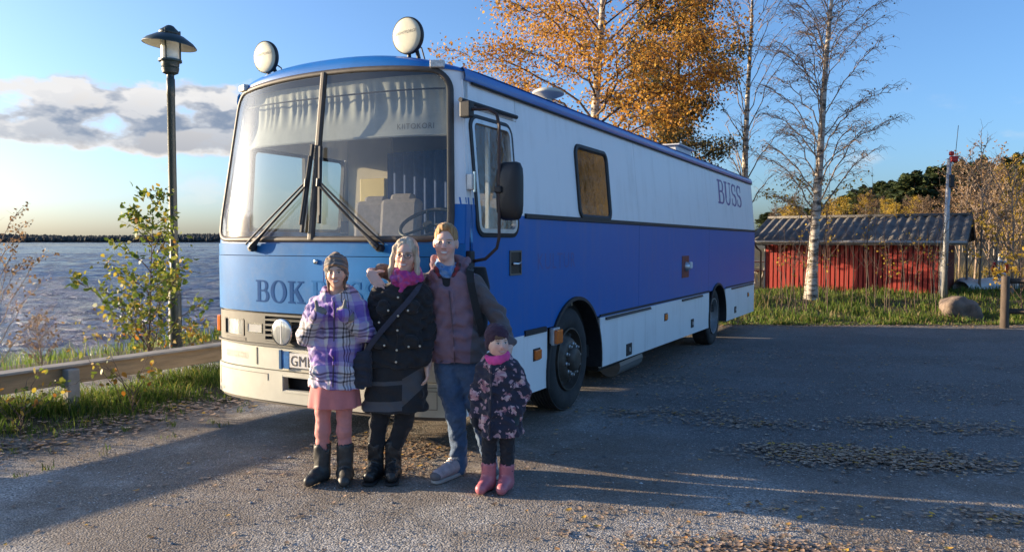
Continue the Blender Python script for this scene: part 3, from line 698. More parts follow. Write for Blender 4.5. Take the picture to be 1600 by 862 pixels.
# --- front bands
def front():
    def vent_hole(y, z): return (0.95 < y < 1.55 and 0.45 < z < 0.572)
    lower = front_band('bumper', 0.355, 0.605, WHITEP, off=0.015, th=0.05, nz=12, n=80, hole=vent_hole)
    mb = MB(); mb.span(-1.99, -1.95, 0.9, 1.6, 0.40, 0.6); mb.build('vent_back', RUBBER, bus)
    for (a, b, c, d) in ((0.945, 1.555, 0.568, 0.578), (0.945, 1.555, 0.44, 0.452)):
        front_band('vent_trim', c, d, WHITEP, a, b, off=0.022, th=0.03, nz=1, n=10)
    for ya in (0.945, 1.548):
        front_band('vent_trim', 0.44, 0.578, WHITEP, ya, ya + 0.008, off=0.023, th=0.03, nz=1, n=2)
    # pressed outlines on the bumper
    for (a, b, c, d) in ((1.72, 2.40, 0.572, 0.577), (0.1, 0.78, 0.572, 0.577), (2.40, 2.404, 0.42, 0.577), (1.715, 1.719, 0.52, 0.577), (0.16, 0.42, 0.545, 0.55), (0.16, 0.42, 0.41, 0.415), (0.16, 0.165, 0.41, 0.55), (0.415, 0.42, 0.41, 0.55)):
        front_band('panel_line', c, d, mat('panel_line', (0.20, 0.19, 0.165), 0.7), a, b, off=0.0185, th=0.01, nz=1, n=12)
    front_band('bumper_lip', 0.325, 0.35, mat('bumper_lip', (0.09, 0.08, 0.07), 0.7), off=-0.01, th=0.03, nz=1)
    front_band('bumper_top', 0.612, 0.80, WHITEP, off=0.0, th=0.05, nz=3)
    for y in (1.86, 0.64): front_band('bumper_slot', 0.64, 0.78, GREYP, y - 0.006, y + 0.006, off=0.004, th=0.01, nz=1, n=2)
    front_band('ledge', 0.80, 0.815, GREYP, off=0.022, th=0.06, nz=1)
    def lamp_hole(y, z):
        for (a, b, c, d) in ((2.02, 2.33, 0.865, 1.0), (0.17, 0.48, 0.865, 1.0), (1.79, 1.98, 0.9, 0.975), (0.52, 0.71, 0.9, 0.975), (0.74, 1.76, 0.835, 1.04)):
            if a < y < b and c < z < d: return True
        return False
    front_band('grille_panel', 0.817, 1.062, GREYP, off=0.0, th=0.04, nz=26, n=120, hole=lamp_hole)
    front_band('lamp_recess', 0.82, 1.06, RUBBER, 0.05, 2.45, off=-0.075, th=0.02, nz=1)
    for k in range(5):
        z = 0.852 + k * 0.042
        ys = ys_list(0.735, 1.765, 14); mb = MB(); V = []; F = []
        for y in ys:
            for (dz, o) in ((0, 0.0), (-0.014, 0.0), (0.006, -0.065), (0.014, -0.062)): V.append(FP(y, z + dz, o)[0])
        for i in range(len(ys) - 1):
            for a in range(4): F.append((4 * i + a, 4 * i + 4 + a, 4 * i + 4 + (a + 1) % 4, 4 * i + (a + 1) % 4))
        F += [(0, 1, 2, 3), tuple(4 * (len(ys) - 1) + a for a in (3, 2, 1, 0))]
        mb.add(V, F).build('grille_slat', GREYP, bus)
    for sgn, yc in ((1, 2.175), (-1, 0.325)):
        M = FM(yc, 0.932, -0.02)
        mb = MB(); mb.grid(lambda a, b: M @ Vector(((a - .5) * .285, (b - .5) * .128, 0.012 * (1 - (2 * a - 1) ** 2))), 8, 4)
        h = mb.build('headlight', LENS, bus, smooth=True)
        mb = MB()
        for (cx, cy, wx, wy) in ((0, .068, .30, .012), (0, -.068, .30, .012), (-.147, 0, .012, .125), (.147, 0, .012, .125)):
            mb.add([M @ Vector((cx + i * wx / 2, cy + j * wy / 2, k)) for k in (-.02, .016) for (i, j) in ((-1, -1), (1, -1), (1, 1), (-1, 1))], [(0, 3, 2, 1), (4, 5, 6, 7), (0, 1, 5, 4), (1, 2, 6, 5), (2, 3, 7, 6), (3, 0, 4, 7)])
        mb.build('headlight_frame', RUBBER, h)
        M2 = FM(1.885 if sgn > 0 else 0.615, 0.937, -0.012)
        mb = MB(); mb.grid(lambda a, b: M2 @ Vector(((a - .5) * .17, (b - .5) * .066, 0.01)), 4, 2); fl = mb.build('fog_light', mat('fog_glass', (0.7, 0.7, 0.68), 0.12, metal=.4, bump=.2, bscale=90), bus)
        mb = MB()
        for (cx, cy, wx, wy) in ((0, .036, .185, .01), (0, -.036, .185, .01), (-.089, 0, .01, .066), (.089, 0, .01, .066)):
            mb.add([M2 @ Vector((cx + i * wx / 2, cy + j * wy / 2, k)) for k in (-.02, .014) for (i, j) in ((-1, -1), (1, -1), (1, 1), (-1, 1))], [(0, 3, 2, 1), (4, 5, 6, 7), (0, 1, 5, 4), (1, 2, 6, 5), (2, 3, 7, 6), (3, 0, 4, 7)])
        mb.build('fog_light_frame', CHROME, fl)
        # round driving lamp before the grille
        M3 = FM(1.505 if sgn > 0 else 0.995, 0.93, 0.03)
        mb = MB(); mb.lathe([(0.001, 0.047), (0.03, 0.0465), (0.06, 0.045), (0.09, 0.041), (0.10, 0.038)], 32, M3); ln = mb.build('driving_lamp', mat('driving_lamp_glass', (0.62, 0.64, 0.62), 0.1, metal=.5, bump=.35, bscale=60, stretch=(1, 1, .12)), bus, smooth=True)
        mb = MB(); mb.lathe([(0.098, 0.042), (0.106, 0.04), (0.108, 0.03), (0.100, 0.0), (0.06, -0.05), (0.001, -0.06)], 32, M3); mb.build('lamp_shell', CHROME, ln, smooth=True)
        mb = MB()
        for (x0, x1, y0, y1) in ((-.004, .004, -.09, .09),): mb.add([M3 @ Vector((x, y, .0485)) for (x, y) in ((x0, y0), (x1, y0), (x1, y1), (x0, y1))], [(0, 1, 2, 3)])
        mb.build('lens_rib', mat('lens_rib', (.8, .8, .78), .2), ln)
    # corner indicators
    for y, sg in ((2.525, 1), (-0.025, -1)):
        mb = MB(); mb.box((-1.83, y, 0.93), (0.10, 0.05, 0.145)); mb.build('indicator', AMBER, bus, bevel=0.012)
    # black strip laid on the panel as the shade of a hollow under the headlight
    front_band('hollow_shade_strip', 0.822, 0.85, RUBBER, 2.0, 2.3, off=0.003, th=0.01, nz=1, n=8)
    # seam, blue panels
    front_band('seam', 1.062, 1.078, RUBBER, off=-0.02, th=0.02, nz=1)
    front_band('front_panel', 1.078, 1.532, FADED, 0.215, 2.285, off=0.012, th=0.04, nz=6)
    front_band('corner_panel', 1.078, 1.532, FADED, 2.289, 2.4999, off=0.008, th=0.04, nz=4, n=16)
    front_band('corner_panel', 1.078, 1.532, FADED, 0.0001, 0.211, off=0.008, th=0.04, nz=4, n=16)
    front_band('front_strip', 1.537, 1.632, FADED, off=0.006, th=0.04, nz=2)
    mb = MB(); mb.lathe([(0.02, 0), (0.02, 0.012), (0.012, 0.016), (0.001, 0.016)], 16, FM(1.19, 1.492, 0.012)); mb.build('panel_lock', CHROME, bus, smooth=True)
    front_band('panel_seam', 1.09, 1.50, mat('blue_seam', (0.03, 0.09, 0.3), .4), 1.118, 1.122, off=0.0135, th=.01, nz=1, n=2)
    # number plate
    M = FM(1.20, 0.705, 0.022)
    def slab(M, w, h, t, nm, mt, par, ox=0, oy=0):
        mb = MB(); mb.add([M @ Vector((ox + i * w / 2, oy + j * h / 2, k)) for k in (-.004, t) for (i, j) in ((-1, -1), (1, -1), (1, 1), (-1, 1))], [(0, 3, 2, 1), (4, 5, 6, 7), (0, 1, 5, 4), (1, 2, 6, 5), (2, 3, 7, 6), (3, 0, 4, 7)])
        return mb.build(nm, mt, par, bevel=.002)
    plate = slab(M, 0.54, 0.115, 0.004, 'number_plate', mat('plate_white', (.62, .62, .6), .4, var=.08, vscale=20), bus)
    slab(M, 0.075, 0.14, 0.006, 'plate_bracket', mat('plate_blue', (.02, .13, .36), .35, var=.4, vscale=18), plate, ox=-0.305)
    slab(M, 0.028, 0.155, 0.012, 'bracket_edge', mat('bracket_blue', (.015, .09, .22), .35), plate, ox=-0.357)
    v, f = text2d('GME', 0.118, space=1.08); mb = MB(); mb.add([M @ Vector((-.255 + p[0] * .92, -.042 + p[1], .0065)) for p in v], f); mb.build('plate_lettering', mat('plate_black', (.012, .012, .014), .5), plate, fix=False)
    # lettering on the front panel: darker where the old letters were
    def letters(word, y_start, z_base, hgt, wsc, names, mt):
        y = y_start
        for ch in word:
            V, F, w = slab_letter(ch); mb = MB()
            mb.add([FP(y - p[0] * wsc, z_base + p[1] * hgt, 0.0145)[0] for p in V], F); mb.build('letter', mt, bus, fix=False)
            y -= (w + 0.07) * wsc
    letters('BOK', 1.845, 1.158, 0.178, 0.205, '', mat('letter_blue', (.012, .070, .22), 0.6, var=.12, vscale=14, spec=.04))
    letters('BUSS', 1.24, 1.168, 0.178, 0.205, '', mat('letter_faded', (.018, .13, .35), 0.6, var=.12, vscale=14, spec=.06))
    v, f = text2d('KIITOKORI', 0.095, space=1.2); mb = MB(); mb.add([FP(2.30 - p[0] * .6, .675 + p[1] * .85, 0.0022)[0] for p in v], f); mb.build('maker_lettering', mat('ghost_white', (.46, .455, .385), .5), bus, fix=False)
front()

# --- windscreen with gasket and centre bar
WS_Z0 = 1.665
def ws_top(y): s = (y - 1.25) / 1.25; return 2.91 + 0.075 * (1 - s * s)
def ws_inside(y, z, grow=0.0):
    hw = 1.17 + grow; R = 0.16 + grow
    zt = ws_top(y) + grow; zb = WS_Z0 - grow
    dx = abs(y - 1.25) - (hw - R); 
    if dx > R: return False
    if dx <= 0: return zb < z < zt
    dz = math.sqrt(max(0, R * R - dx * dx))
    return zb + (R * .55) * (1 - dz / R) < z < zt - R + dz
def windscreen():
    mat_f = mat('windscreen_surround', BLUE[:3], 0.3, coat=.3)
    front_band('windscreen_surround', 1.634, 3.0, PAINT, off=-0.004, th=0.03, nz=70, n=150, hole=lambda y, z: ws_inside(y, z, -0.014), zt=lambda y: ws_top(y) + 0.02)
    for (a, b) in ((1.235, 2.44), (0.06, 1.265)):
        ys = ys_list(0.05, 2.45, 110); V = []; F = []; nz = 60
        for j in range(nz + 1):
            for y in ys: V.append(FP(y, WS_Z0 + (ws_top(y) - WS_Z0) * j / nz, 0.004)[0])
        W = len(ys)
        for j in range(nz):
            for i in range(W - 1):
                yc = (ys[i] + ys[i + 1]) / 2; zc = WS_Z0 + (ws_top(yc) - WS_Z0) * (j + .5) / nz
                if a < yc < b and ws_inside(yc, zc, -0.012): F.append((j * W + i, (j + 1) * W + i, (j + 1) * W + i + 1, j * W + i + 1))
        mb = MB(); mb.add(V, F); mb.build('windscreen_pane', GLASS, bus, smooth=True, fix=False)
    # gasket: swept band round the opening
    path = []
    hw, R = 1.17, 0.16
    def add_arc(cy, cz, a0, a1, sz):
        for i in range(9):
            a = a0 + (a1 - a0) * i / 8; path.append((cy + R * math.cos(a), cz + sz * math.sin(a)))
    zl = ws_top(1.25 + hw - R)
    add_arc(1.25 + hw - R, WS_Z0 + R * .55, -math.pi / 2, 0, R * .55)
    for i in range(1, 12): path.append((1.25 + hw, WS_Z0 + R * .55 + (zl - R - WS_Z0 - R * .55) * i / 12))
    add_arc(1.25 + hw - R, zl - R, 0, math.pi / 2, R)
    for i in range(1, 40): 
        y = 1.25 + (hw - R) * (1 - i / 20); path.append((y, ws_top(y)))
    add_arc(1.25 - hw + R, zl - R, math.pi / 2, math.pi, R)
    for i in range(1, 12): path.append((1.25 - hw, zl - R + (WS_Z0 + R * .55 - zl + R) * i / 12))
    add_arc(1.25 - hw + R, WS_Z0 + R * .55, math.pi, 1.5 * math.pi, R * .55)
    for i in range(1, 40): path.append((1.25 - (hw - R) * (1 - i / 20), WS_Z0))
    V = []; F = []; n = len(path)
    prof = ((-0.026, -0.004), (-0.022, 0.012), (-0.002, 0.018), (0.018, 0.012), (0.022, -0.006))
    for i in range(n):
        p0 = path[i - 1]; p1 = path[(i + 1) % n]; d = Vector((p1[0] - p0[0], p1[1] - p0[1])).normalized(); nn = Vector((d.y, -d.x))
        for (w, o) in prof:
            y = min(2.4995, max(.0005, path[i][0] + nn.x * w)); V.append(FP(y, path[i][1] + nn.y * w, o)[0])
    k = len(prof)
    for i in range(n):
        for a in range(k - 1): F.append((i * k + a, ((i + 1) % n) * k + a, ((i + 1) % n) * k + a + 1, i * k + a + 1))
    MB().add(V, F).build('windscreen_gasket', GASKET, bus, smooth=True)
    V = []; F = []
    for j in range(25):
        z = WS_Z0 + (ws_top(1.25) - WS_Z0) * j / 24
        for (dy, o) in ((0.034, 0.0), (0.028, 0.016), (0.012, 0.024), (-0.012, 0.024), (-0.028, 0.016), (-0.034, 0.0)): V.append(FP(1.25 + dy, z, o)[0])
    for j in range(24):
        for a in range(5): F.append((j * 6 + a, j * 6 + a + 1, (j + 1) * 6 + a + 1, (j + 1) * 6 + a))
    MB().add(V, F).build('centre_bar', GASKET, bus)
windscreen()

# --- wipers: pivot at the lower corners, arms to the middle, blades standing along the centre bar
def wipers():
    WB = mat('wiper_black', (0.016, 0.016, 0.017), 0.45, var=.3, vscale=30)
    for (yb, zb, yt, zt, y0, z0, y1, z1) in ((1.86, 1.595, 1.30, 2.09, 1.285, 2.36, 1.325, 1.72), (0.585, 1.60, 1.175, 2.09, 1.20, 2.34, 1.155, 1.79)):
        sgn = 1 if yb > 1.25 else -1
        w = empty('wiper', (0, 0, 0), 0, bus)
        def line(ya, za, yb_, zb_, o0, o1, n=8): return [FP(ya + (yb_ - ya) * i / n, za + (zb_ - za) * i / n, o0 + (o1 - o0) * math.sin(math.pi * min(1, .5 + .5 * i / n)))[0] for i in range(n + 1)]
        def pl(ya, za, yb_, zb_, o, n=8): return [FP(ya + (yb_ - ya) * i / n, za + (zb_ - za) * i / n, o)[0] for i in range(n + 1)]
        MB().tube(pl(yb, zb, yt, zt, .05), .0105, 6).build('wiper_arm', WB, w)
        MB().tube(pl(yb + sgn * .05, zb + .03, yt, zt + .03, .055), .008, 6).build('wiper_arm', WB, w)
        MB().tube(pl(yb, zb, yb + (yt - yb) * .34, zb + (zt - zb) * .34, .048), [.026, .028, .024, .02, .016, .014, .012, .011, .01], 8).build('arm_cover', WB, w)
        mb = MB()
        MB().tube(pl(y0, z0 + .05, y1, z1, .034), .017, 6).build('blade', WB, w)
        MB().tube(pl(y0 + sgn * .012, z0 - .04, y1 + sgn * .012, z1 + .06, .048), .009, 6).build('blade_spine', WB, w)
        MB().lathe([(0.001, .03), (.026, .028), (.03, .0), (.028, -.04)], 14, FM(yb, zb, .03)).build('pivot', WB, w)
        MB().tube(pl(yt, zt - .015, yt, zt + .045, .056, 3), .016, 8).build('blade_joint', WB, w)
wipers()

# --- near and far sides
FA, RA = (0.27, 0.42, 0.67, 0.66), (6.6, 0.36, 0.63, 0.55)      # wheel arches: centre x, z, half width, half height
def belt2(x): return 0.865 - 0.0062 * x
def skirt_z(x): return 0.345 - 0.0145 * (x + 1.85)
def arch_z(x, grow=0.0):
    for (cx, cz, a, b) in (FA, RA):
        t = (x - cx) / (a + grow)
        if abs(t) < 1: return cz + (b + grow) * math.sqrt(1 - t * t)
    return -9
def side_y(z, sgn, off): return (tum(z) - off) if sgn > 0 else (2.5 - tum(z) + off)
def strip_panel(name, x0, x1, zb, zt, material, sgn=1, off=0.0, th=0.02, n=None, nz=4, parent=None, use_arch=True, xshift=None):
    n = n or max(2, int((x1 - x0) / 0.05)); V = []; F = []
    xs = [x0 + (x1 - x0) * i / n for i in range(n + 1)]
    if use_arch:
        ext = []
        for (cx, cz, a, b) in (FA, RA):
            for q in (cx - a, cx + a):
                if x0 < q < x1: ext += [q - 1e-4, q + 1e-4]
        xs = sorted(xs + ext); n = len(xs) - 1
    for s in (0, 1):
        for j in range(nz + 1):
            for x in xs:
                b = zb(x) if callable(zb) else zb; t = zt(x) if callable(zt) else zt
                if use_arch: b = min(t, max(b, arch_z(x)))
                z = b + (t - b) * j / nz
                xx = x + (xshift(z) if xshift else 0)
                V.append((xx, side_y(z, sgn, off - (th if s else 0)), z))
    W = n + 1; S = W * (nz + 1); g = lambda s, j, i: s * S + j * W + i
    for j in range(nz):
        for i in range(n):
            F += [(g(0, j, i), g(0, j, i + 1), g(0, j + 1, i + 1), g(0, j + 1, i)), (g(1, j, i), g(1, j + 1, i), g(1, j + 1, i + 1), g(1, j, i + 1))]
    for i in range(n): F += [(g(0, 0, i + 1), g(0, 0, i), g(1, 0, i), g(1, 0, i + 1)), (g(0, nz, i), g(0, nz, i + 1), g(1, nz, i + 1), g(1, nz, i))]
    for j in range(nz): F += [(g(0, j, 0), g(0, j + 1, 0), g(1, j + 1, 0), g(1, j, 0)), (g(0, j + 1, n), g(0, j, n), g(1, j, n), g(1, j + 1, n))]
    return MB().add(V, F).build(name, material, parent or bus, auto=30)
GAP = 0.0035
def rrect(cx, cz, w, h, r, n=6):
    P = []
    for (sx, sz, a0) in ((1, -1, -90), (1, 1, 0), (-1, 1, 90), (-1, -1, 180)):
        for i in range(n + 1):
            a = math.radians(a0 + 90 * i / n); P.append((cx + sx * (w / 2 - r) + r * math.cos(a), cz + sz * (h / 2 - r) + r * math.sin(a)))
    return P
def side_frame(name, cx, cz, w, h, r, prof, material, parent, sgn=1):
    P = rrect(cx, cz, w, h, r); V = []; F = []; n = len(P); k = len(prof)
    for i in range(n):
        a = P[i - 1]; b = P[(i + 1) % n]; d = Vector((b[0] - a[0], b[1] - a[1])).normalized(); nn = (d.y, -d.x)
        for (wd, o) in prof:
            z = P[i][1] + nn[1] * wd; V.append((P[i][0] + nn[0] * wd, side_y(z, sgn, o), z))
    for i in range(n):
        for a in range(k - 1): F.append((i * k + a, ((i + 1) % n) * k + a, ((i + 1) % n) * k + a + 1, i * k + a + 1))
    return MB().add(V, F).build(name, material, parent, smooth=False)
def side_pane(name, cx, cz, w, h, r, off, material, parent, sgn=1):
    P = rrect(cx, cz, w, h, r); V = [(p[0], side_y(p[1], sgn, off), p[1]) for p in P]
    return MB().add(V, [tuple(range(len(P)))]).build(name, material, parent, fix=False)
def sides():
    # near side: door and front pillar
    front_x = lambda z: rake(z)
    strip_panel('front_pillar', -1.848, -1.785, 0.345, 2.86, PAINT, n=2, nz=40, use_arch=False, xshift=lambda z: rake(z) * 0.8)
    dx0, dx1, wz0, wz1, wx0, wx1 = -1.745, -0.885, 1.725, 2.575, -1.655, -1.035
    # the door: panels round its window opening, one thing on the bus
    door = strip_panel('door', dx0, dx1, lambda x: skirt_z(x) + .01, wz0 - 0.01, PAINT, n=10, nz=30, use_arch=False, off=0.004)
    for (a, b, c, d) in ((dx0, wx0 - .012, wz0 - .01, 2.655), (wx1 + .012, dx1, wz0 - .01, 2.655), (wx0 - .012, wx1 + .012, wz1 + .012, 2.655)):
        strip_panel('door_frame', a, b, c, d, PAINT, n=3, nz=14, use_arch=False, off=0.004, parent=door)
    cx, cz, w, h = (wx0 + wx1) / 2, (wz0 + wz1) / 2, wx1 - wx0, wz1 - wz0
    side_frame('window_gasket', cx, cz, w, h, .07, ((0.045, 0.0), (0.042, 0.016), (0.014, 0.02), (0.008, 0.01)), RUBBER, door)
    side_frame('window_frame', cx, cz, w, h, .07, ((0.012, 0.01), (0.010, 0.018), (-0.022, 0.018), (-0.026, -0.02)), ALU, door)
    side_pane('window_pane', cx, cz, w, h, .07, -0.004, GLASS2, door)
    mb = MB(); mb.span(-1.36, -1.335, .075, .105, wz0 + .01, wz1 - .01); mb.build('window_divider', ALU, door)
    mb = MB(); mb.span(-1.145, -0.955, -0.006, 0.03, 1.38, 1.565); hp = mb.build('handle_plate', mat('handle_recess', (.035, .035, .036), .4, metal=.4), door, bevel=.006)
    for (a, b, c, d) in ((-1.155, -.945, 1.56, 1.575), (-1.155, -.945, 1.37, 1.385), (-1.155, -1.14, 1.385, 1.56), (-.96, -.945, 1.385, 1.56)):
        MB().span(a, b, -.0145, .01, c, d).build('plate_rim', mat('plate_rim', (.16, .15, .13), .45, metal=.4), hp)
    MB().tube([(-1.12, -.022, 1.468), (-1.05, -.03, 1.462), (-.98, -.022, 1.475)], [.012, .013, .012], 8).build('handle', CHROME, hp, smooth=True)
    MB().span(-1.80, -1.74, -.032, .02, 2.03, 2.15).build('hinge', ALU, door, bevel=.006)
    MB().tube([(-1.77, -.035, 2.015), (-1.77, -.035, 2.165)], .014, 10).build('hinge_pin', CHROME, door)
    MB().span(-1.80, -1.74, -.028, .02, 0.62, 0.73).build('hinge', ALU, door, bevel=.006)
    MB().tube([(-1.83, .05, 2.69), (-.92, .05, 2.69)], .018, 8).build('rain_gutter', RUBBER, bus)
    strip_panel('header_panel', -1.72, -0.885, 2.662, 2.86, PAINT, n=4, nz=4, use_arch=False)
    # upper white, middle blue, lower skirt
    cuts = [-0.88, 2.26, 5.93, 10.1]
    for a, b in zip(cuts[:-1], cuts[1:]):
        strip_panel('upper_panel', a + GAP, b - GAP, 1.862, 2.86, PAINT, n=8, nz=3, use_arch=False)
        strip_panel('lower_panel', a + GAP, b - GAP, lambda x: belt2(x), 1.858, PAINT, nz=6)
    for a, b in ((-0.88, 0.95), (0.95, 2.72), (2.72, 5.55), (5.55, 7.3), (7.3, 10.1)):
        pass
    sk = [(-0.88, -0.402), (0.942, 1.06), (1.06, 4.18), (4.18, 5.968), (7.232, 10.1)]
    for a, b in sk:
        strip_panel('skirt_panel', a + GAP, b - GAP, lambda x: skirt_z(x), lambda x: belt2(x) - .004, PAINT, n=8, nz=4, use_arch=False, off=0.002)
    for (a, b) in ((1.10, 2.72), (4.25, 5.48), (7.75, 9.95)):
        V = []; mb = MB()
        for x in (a, b):
            z = belt2(x) - .055
            mb.v += [(x, -.024, z), (x, .0, z), (x, .0, z + .03), (x, -.012, z + .03)]
        mb.f = [(0, 1, 2, 3), (7, 6, 5, 4), (0, 4, 5, 1), (1, 5, 6, 2), (2, 6, 7, 3), (3, 7, 4, 0)]
        mb.build('flap_hinge', RUBBER, bus)
    for (x, z, w, h) in ((1.89, .385, .19, .14), (4.86, .41, .15, .13), (8.12, .36, .16, .12)):
        p = MB().span(x - w / 2, x + w / 2, -.012, .0, z - h / 2, z + h / 2).build('flap_lock', RUBBER, bus, bevel=.004)
        MB().box((x, -.014, z), (.03, .02, .05)).build('lock_knob', ALU, p, bevel=.004)
    # belts
    def trim(name, x0, x1, zf, hgt, o, n=20):
        V = []; F = []
        for i in range(n + 1):
            x = x0 + (x1 - x0) * i / n; z = zf(x)
            for (dz, oo) in ((0, -.002), (0.006, o), (hgt - .006, o), (hgt, -.002)): V.append((x, -oo + tum(z), z + dz))
        for i in range(n):
            for a in range(3): F.append((4 * i + a, 4 * i + 4 + a, 4 * i + 5 + a, 4 * i + a + 1))
        F += [(0, 1, 2, 3), (4 * n + 3, 4 * n + 2, 4 * n + 1, 4 * n)]
        MB().add(V, F).build(name, RUBBER, bus)
    trim('belt_moulding', -0.86, 10.1, lambda x: 1.842, .045, .018)
    trim('lower_moulding', -0.87, -0.44, lambda x: belt2(x) - .035, .055, .016, 4)
    trim('lower_moulding', .93, 5.96, lambda x: belt2(x) - .012, .028, .014)
    trim('lower_moulding', 7.25, 10.1, lambda x: belt2(x) - .012, .028, .014)
    # wheel arch lips and liners
    for (cx, cz, a, b) in (FA, RA):
        V = []; F = []; n = 28
        z0 = skirt_z(cx)
        t0 = math.asin(max(-1, min(1, (z0 - cz) / b)))
        for i in range(n + 1):
            t = t0 + (math.pi - 2 * t0) * i / n
            for (g_, o) in ((.03, -.002), (.028, .022), (-.004, .024), (-.006, -.45)): V.append((cx + (a + g_) * math.cos(t), -o, cz + (b + g_) * math.sin(t)))
        for i in range(n):
            for k in range(3): F.append((4 * i + k, 4 * i + 4 + k, 4 * i + 5 + k, 4 * i + 1 + k))
        MB().add(V, F).build('wheel_arch', RUBBER, bus, auto=40)
        MB().span(cx - a - .05, cx + a + .05, .45, .47, .2, cz + b + .1).build('arch_back', DARK, bus)
    # side window
    cx, cz, w, h = .815, 2.245, .87, .70
    side_frame('window_gasket', cx, cz, w, h, .09, ((0.03, 0.0), (0.027, 0.02), (-0.005, 0.024), (-0.025, 0.012), (-.027, .002)), RUBBER, bus)
    WG = mat('dark_window_glass', (0.012, 0.012, 0.011), 0.03, spec=0.9, bump=0.35, bscale=8.0)
    side_pane('side_window', cx, cz, w, h, .09, 0.006, WG, bus)
    # hatch with red plate, side markers
    MB().span(4.24, 4.63, -.006, .0, 1.12, 1.44).build('hatch_plate', mat('hatch_red', lin(120, 50, 45)[:3], .5, var=.2, vscale=20), bus, bevel=.003)
    o = MB().lathe([(.07, .0), (.07, .02), (.04, .06), (.001, .065)], 16, Matrix.Translation((4.45, -.006, 1.28)) @ Matrix.Rotation(math.pi / 2, 4, 'X')).build('socket_cap', ALU, bus, smooth=True)
    MB().box((4.49, -.06, 1.30), (.12, .05, .10)).build('socket_lid', mat('lid_white', (.7, .7, .7), .4), o, bevel=.015)
    for (x, z, w, h, m_, d) in ((-.63, .655, .12, .085, AMBER, .03), (3.43, .63, .12, .08, AMBER, .02), (9.4, .567, .1, .07, AMBER, .02)):
        b = MB().span(x - w / 2 - .012, x + w / 2 + .012, -.008, 0.0, z - h / 2 - .012, z + h / 2 + .012).build('marker_base', RUBBER, bus, bevel=.003)
        MB().span(x - w / 2, x + w / 2, -d, -.006, z - h / 2, z + h / 2).build('side_marker', m_, b, bevel=.008)
    b = MB().span(-.36, -.22, -.05, .0, .70, .86).build('indicator_base', ALU, bus, bevel=.008)
    MB().span(-.355, -.225, -.085, -.045, .715, .845).build('side_indicator', AMBER, b, bevel=.012)
    # faded lettering on the side, big letters at the rear
    LM = mat('faded_side_letter', (.007, .09, .36), .3, coat=.3)
    v, f = text2d('KULTUR', .21, space=1.15); MB().add([(-.62 + p[0] * 1.0, -.0015, 1.40 + p[1]) for p in v], f).build('faded_lettering', LM, bus, fix=False)
    LB = mat('rear_letter', lin(62, 52, 140)[:3], .35)
    x = 6.78
    for ch in 'BUSS':
        V, F, w = slab_letter(ch)
        MB().add([(x + p[0] * .72, side_y(2.31 + p[1] * .42, 1, .0022), 2.31 + p[1] * .42) for p in V], F).build('letter', LB, bus, fix=False)
        x += (w + .06) * .62 + .04
    # far side: openings at the passenger window, plain elsewhere
    strip_panel('far_panel', -1.85, 10.1, lambda x: skirt_z(x), 1.74, PAINT, sgn=-1, nz=6)
    strip_panel('far_panel', -1.70, -1.55, 1.742, 2.5, PAINT, sgn=-1, n=2, use_arch=False)
    strip_panel('far_panel', -.25, 10.1, 1.742, 2.5, PAINT, sgn=-1, n=8, use_arch=False)
    strip_panel('far_panel', -1.68, 10.1, 2.502, 2.86, PAINT, sgn=-1, n=8, use_arch=False)
    side_frame('window_gasket', -.9, 2.12, 1.30, .76, .08, ((0.03, 0.0), (0.0, 0.02), (-0.03, 0.012), (-.03, -.03)), RUBBER, bus, sgn=-1)
    side_pane('window_pane', -.9, 2.12, 1.30, .76, .08, -.005, GLASS2, bus, sgn=-1)
    MB().span(-.86, -.82, 2.43, 2.47, 1.75, 2.5).build('window_divider', RUBBER, bus)
    # rear wall, chassis
    def rear(a, b):
        z = .17 + (2.9 - .17) * b; y0 = tum(z); return (10.1 + .08 * (1 - (2 * a - 1) ** 4), y0 + (2.5 - 2 * y0) * a, z)
    MB().grid(rear, 16, 24).build('rear_wall', PAINT, bus, smooth=True)
    MB().span(-1.75, 10.0, .12, 2.38, .42, .55).build('chassis', DARK, bus)
    MB().span(1.3, 5.6, .15, .5, .20, .45).build('underfloor_locker', DARK, bus)
    MB().span(1.3, 5.6, 2.0, 2.35, .20, .45).build('underfloor_locker', DARK, bus)
    MB().tube([(2.2, .35, .12), (3.1, .35, .12)], .14, 14).build('air_tank', mat('tank_metal', (.25, .25, .25), .5, metal=.5, dirt=(.1, .08, .06, .7)), bus)
    MB().span(1.0, 10.05, .14, .16, .6, 2.8).build('inner_wall', DARK, bus)
    MB().span(-.85, 1.0, .14, .16, .6, 1.80).build('inner_wall', DARK, bus)
sides()

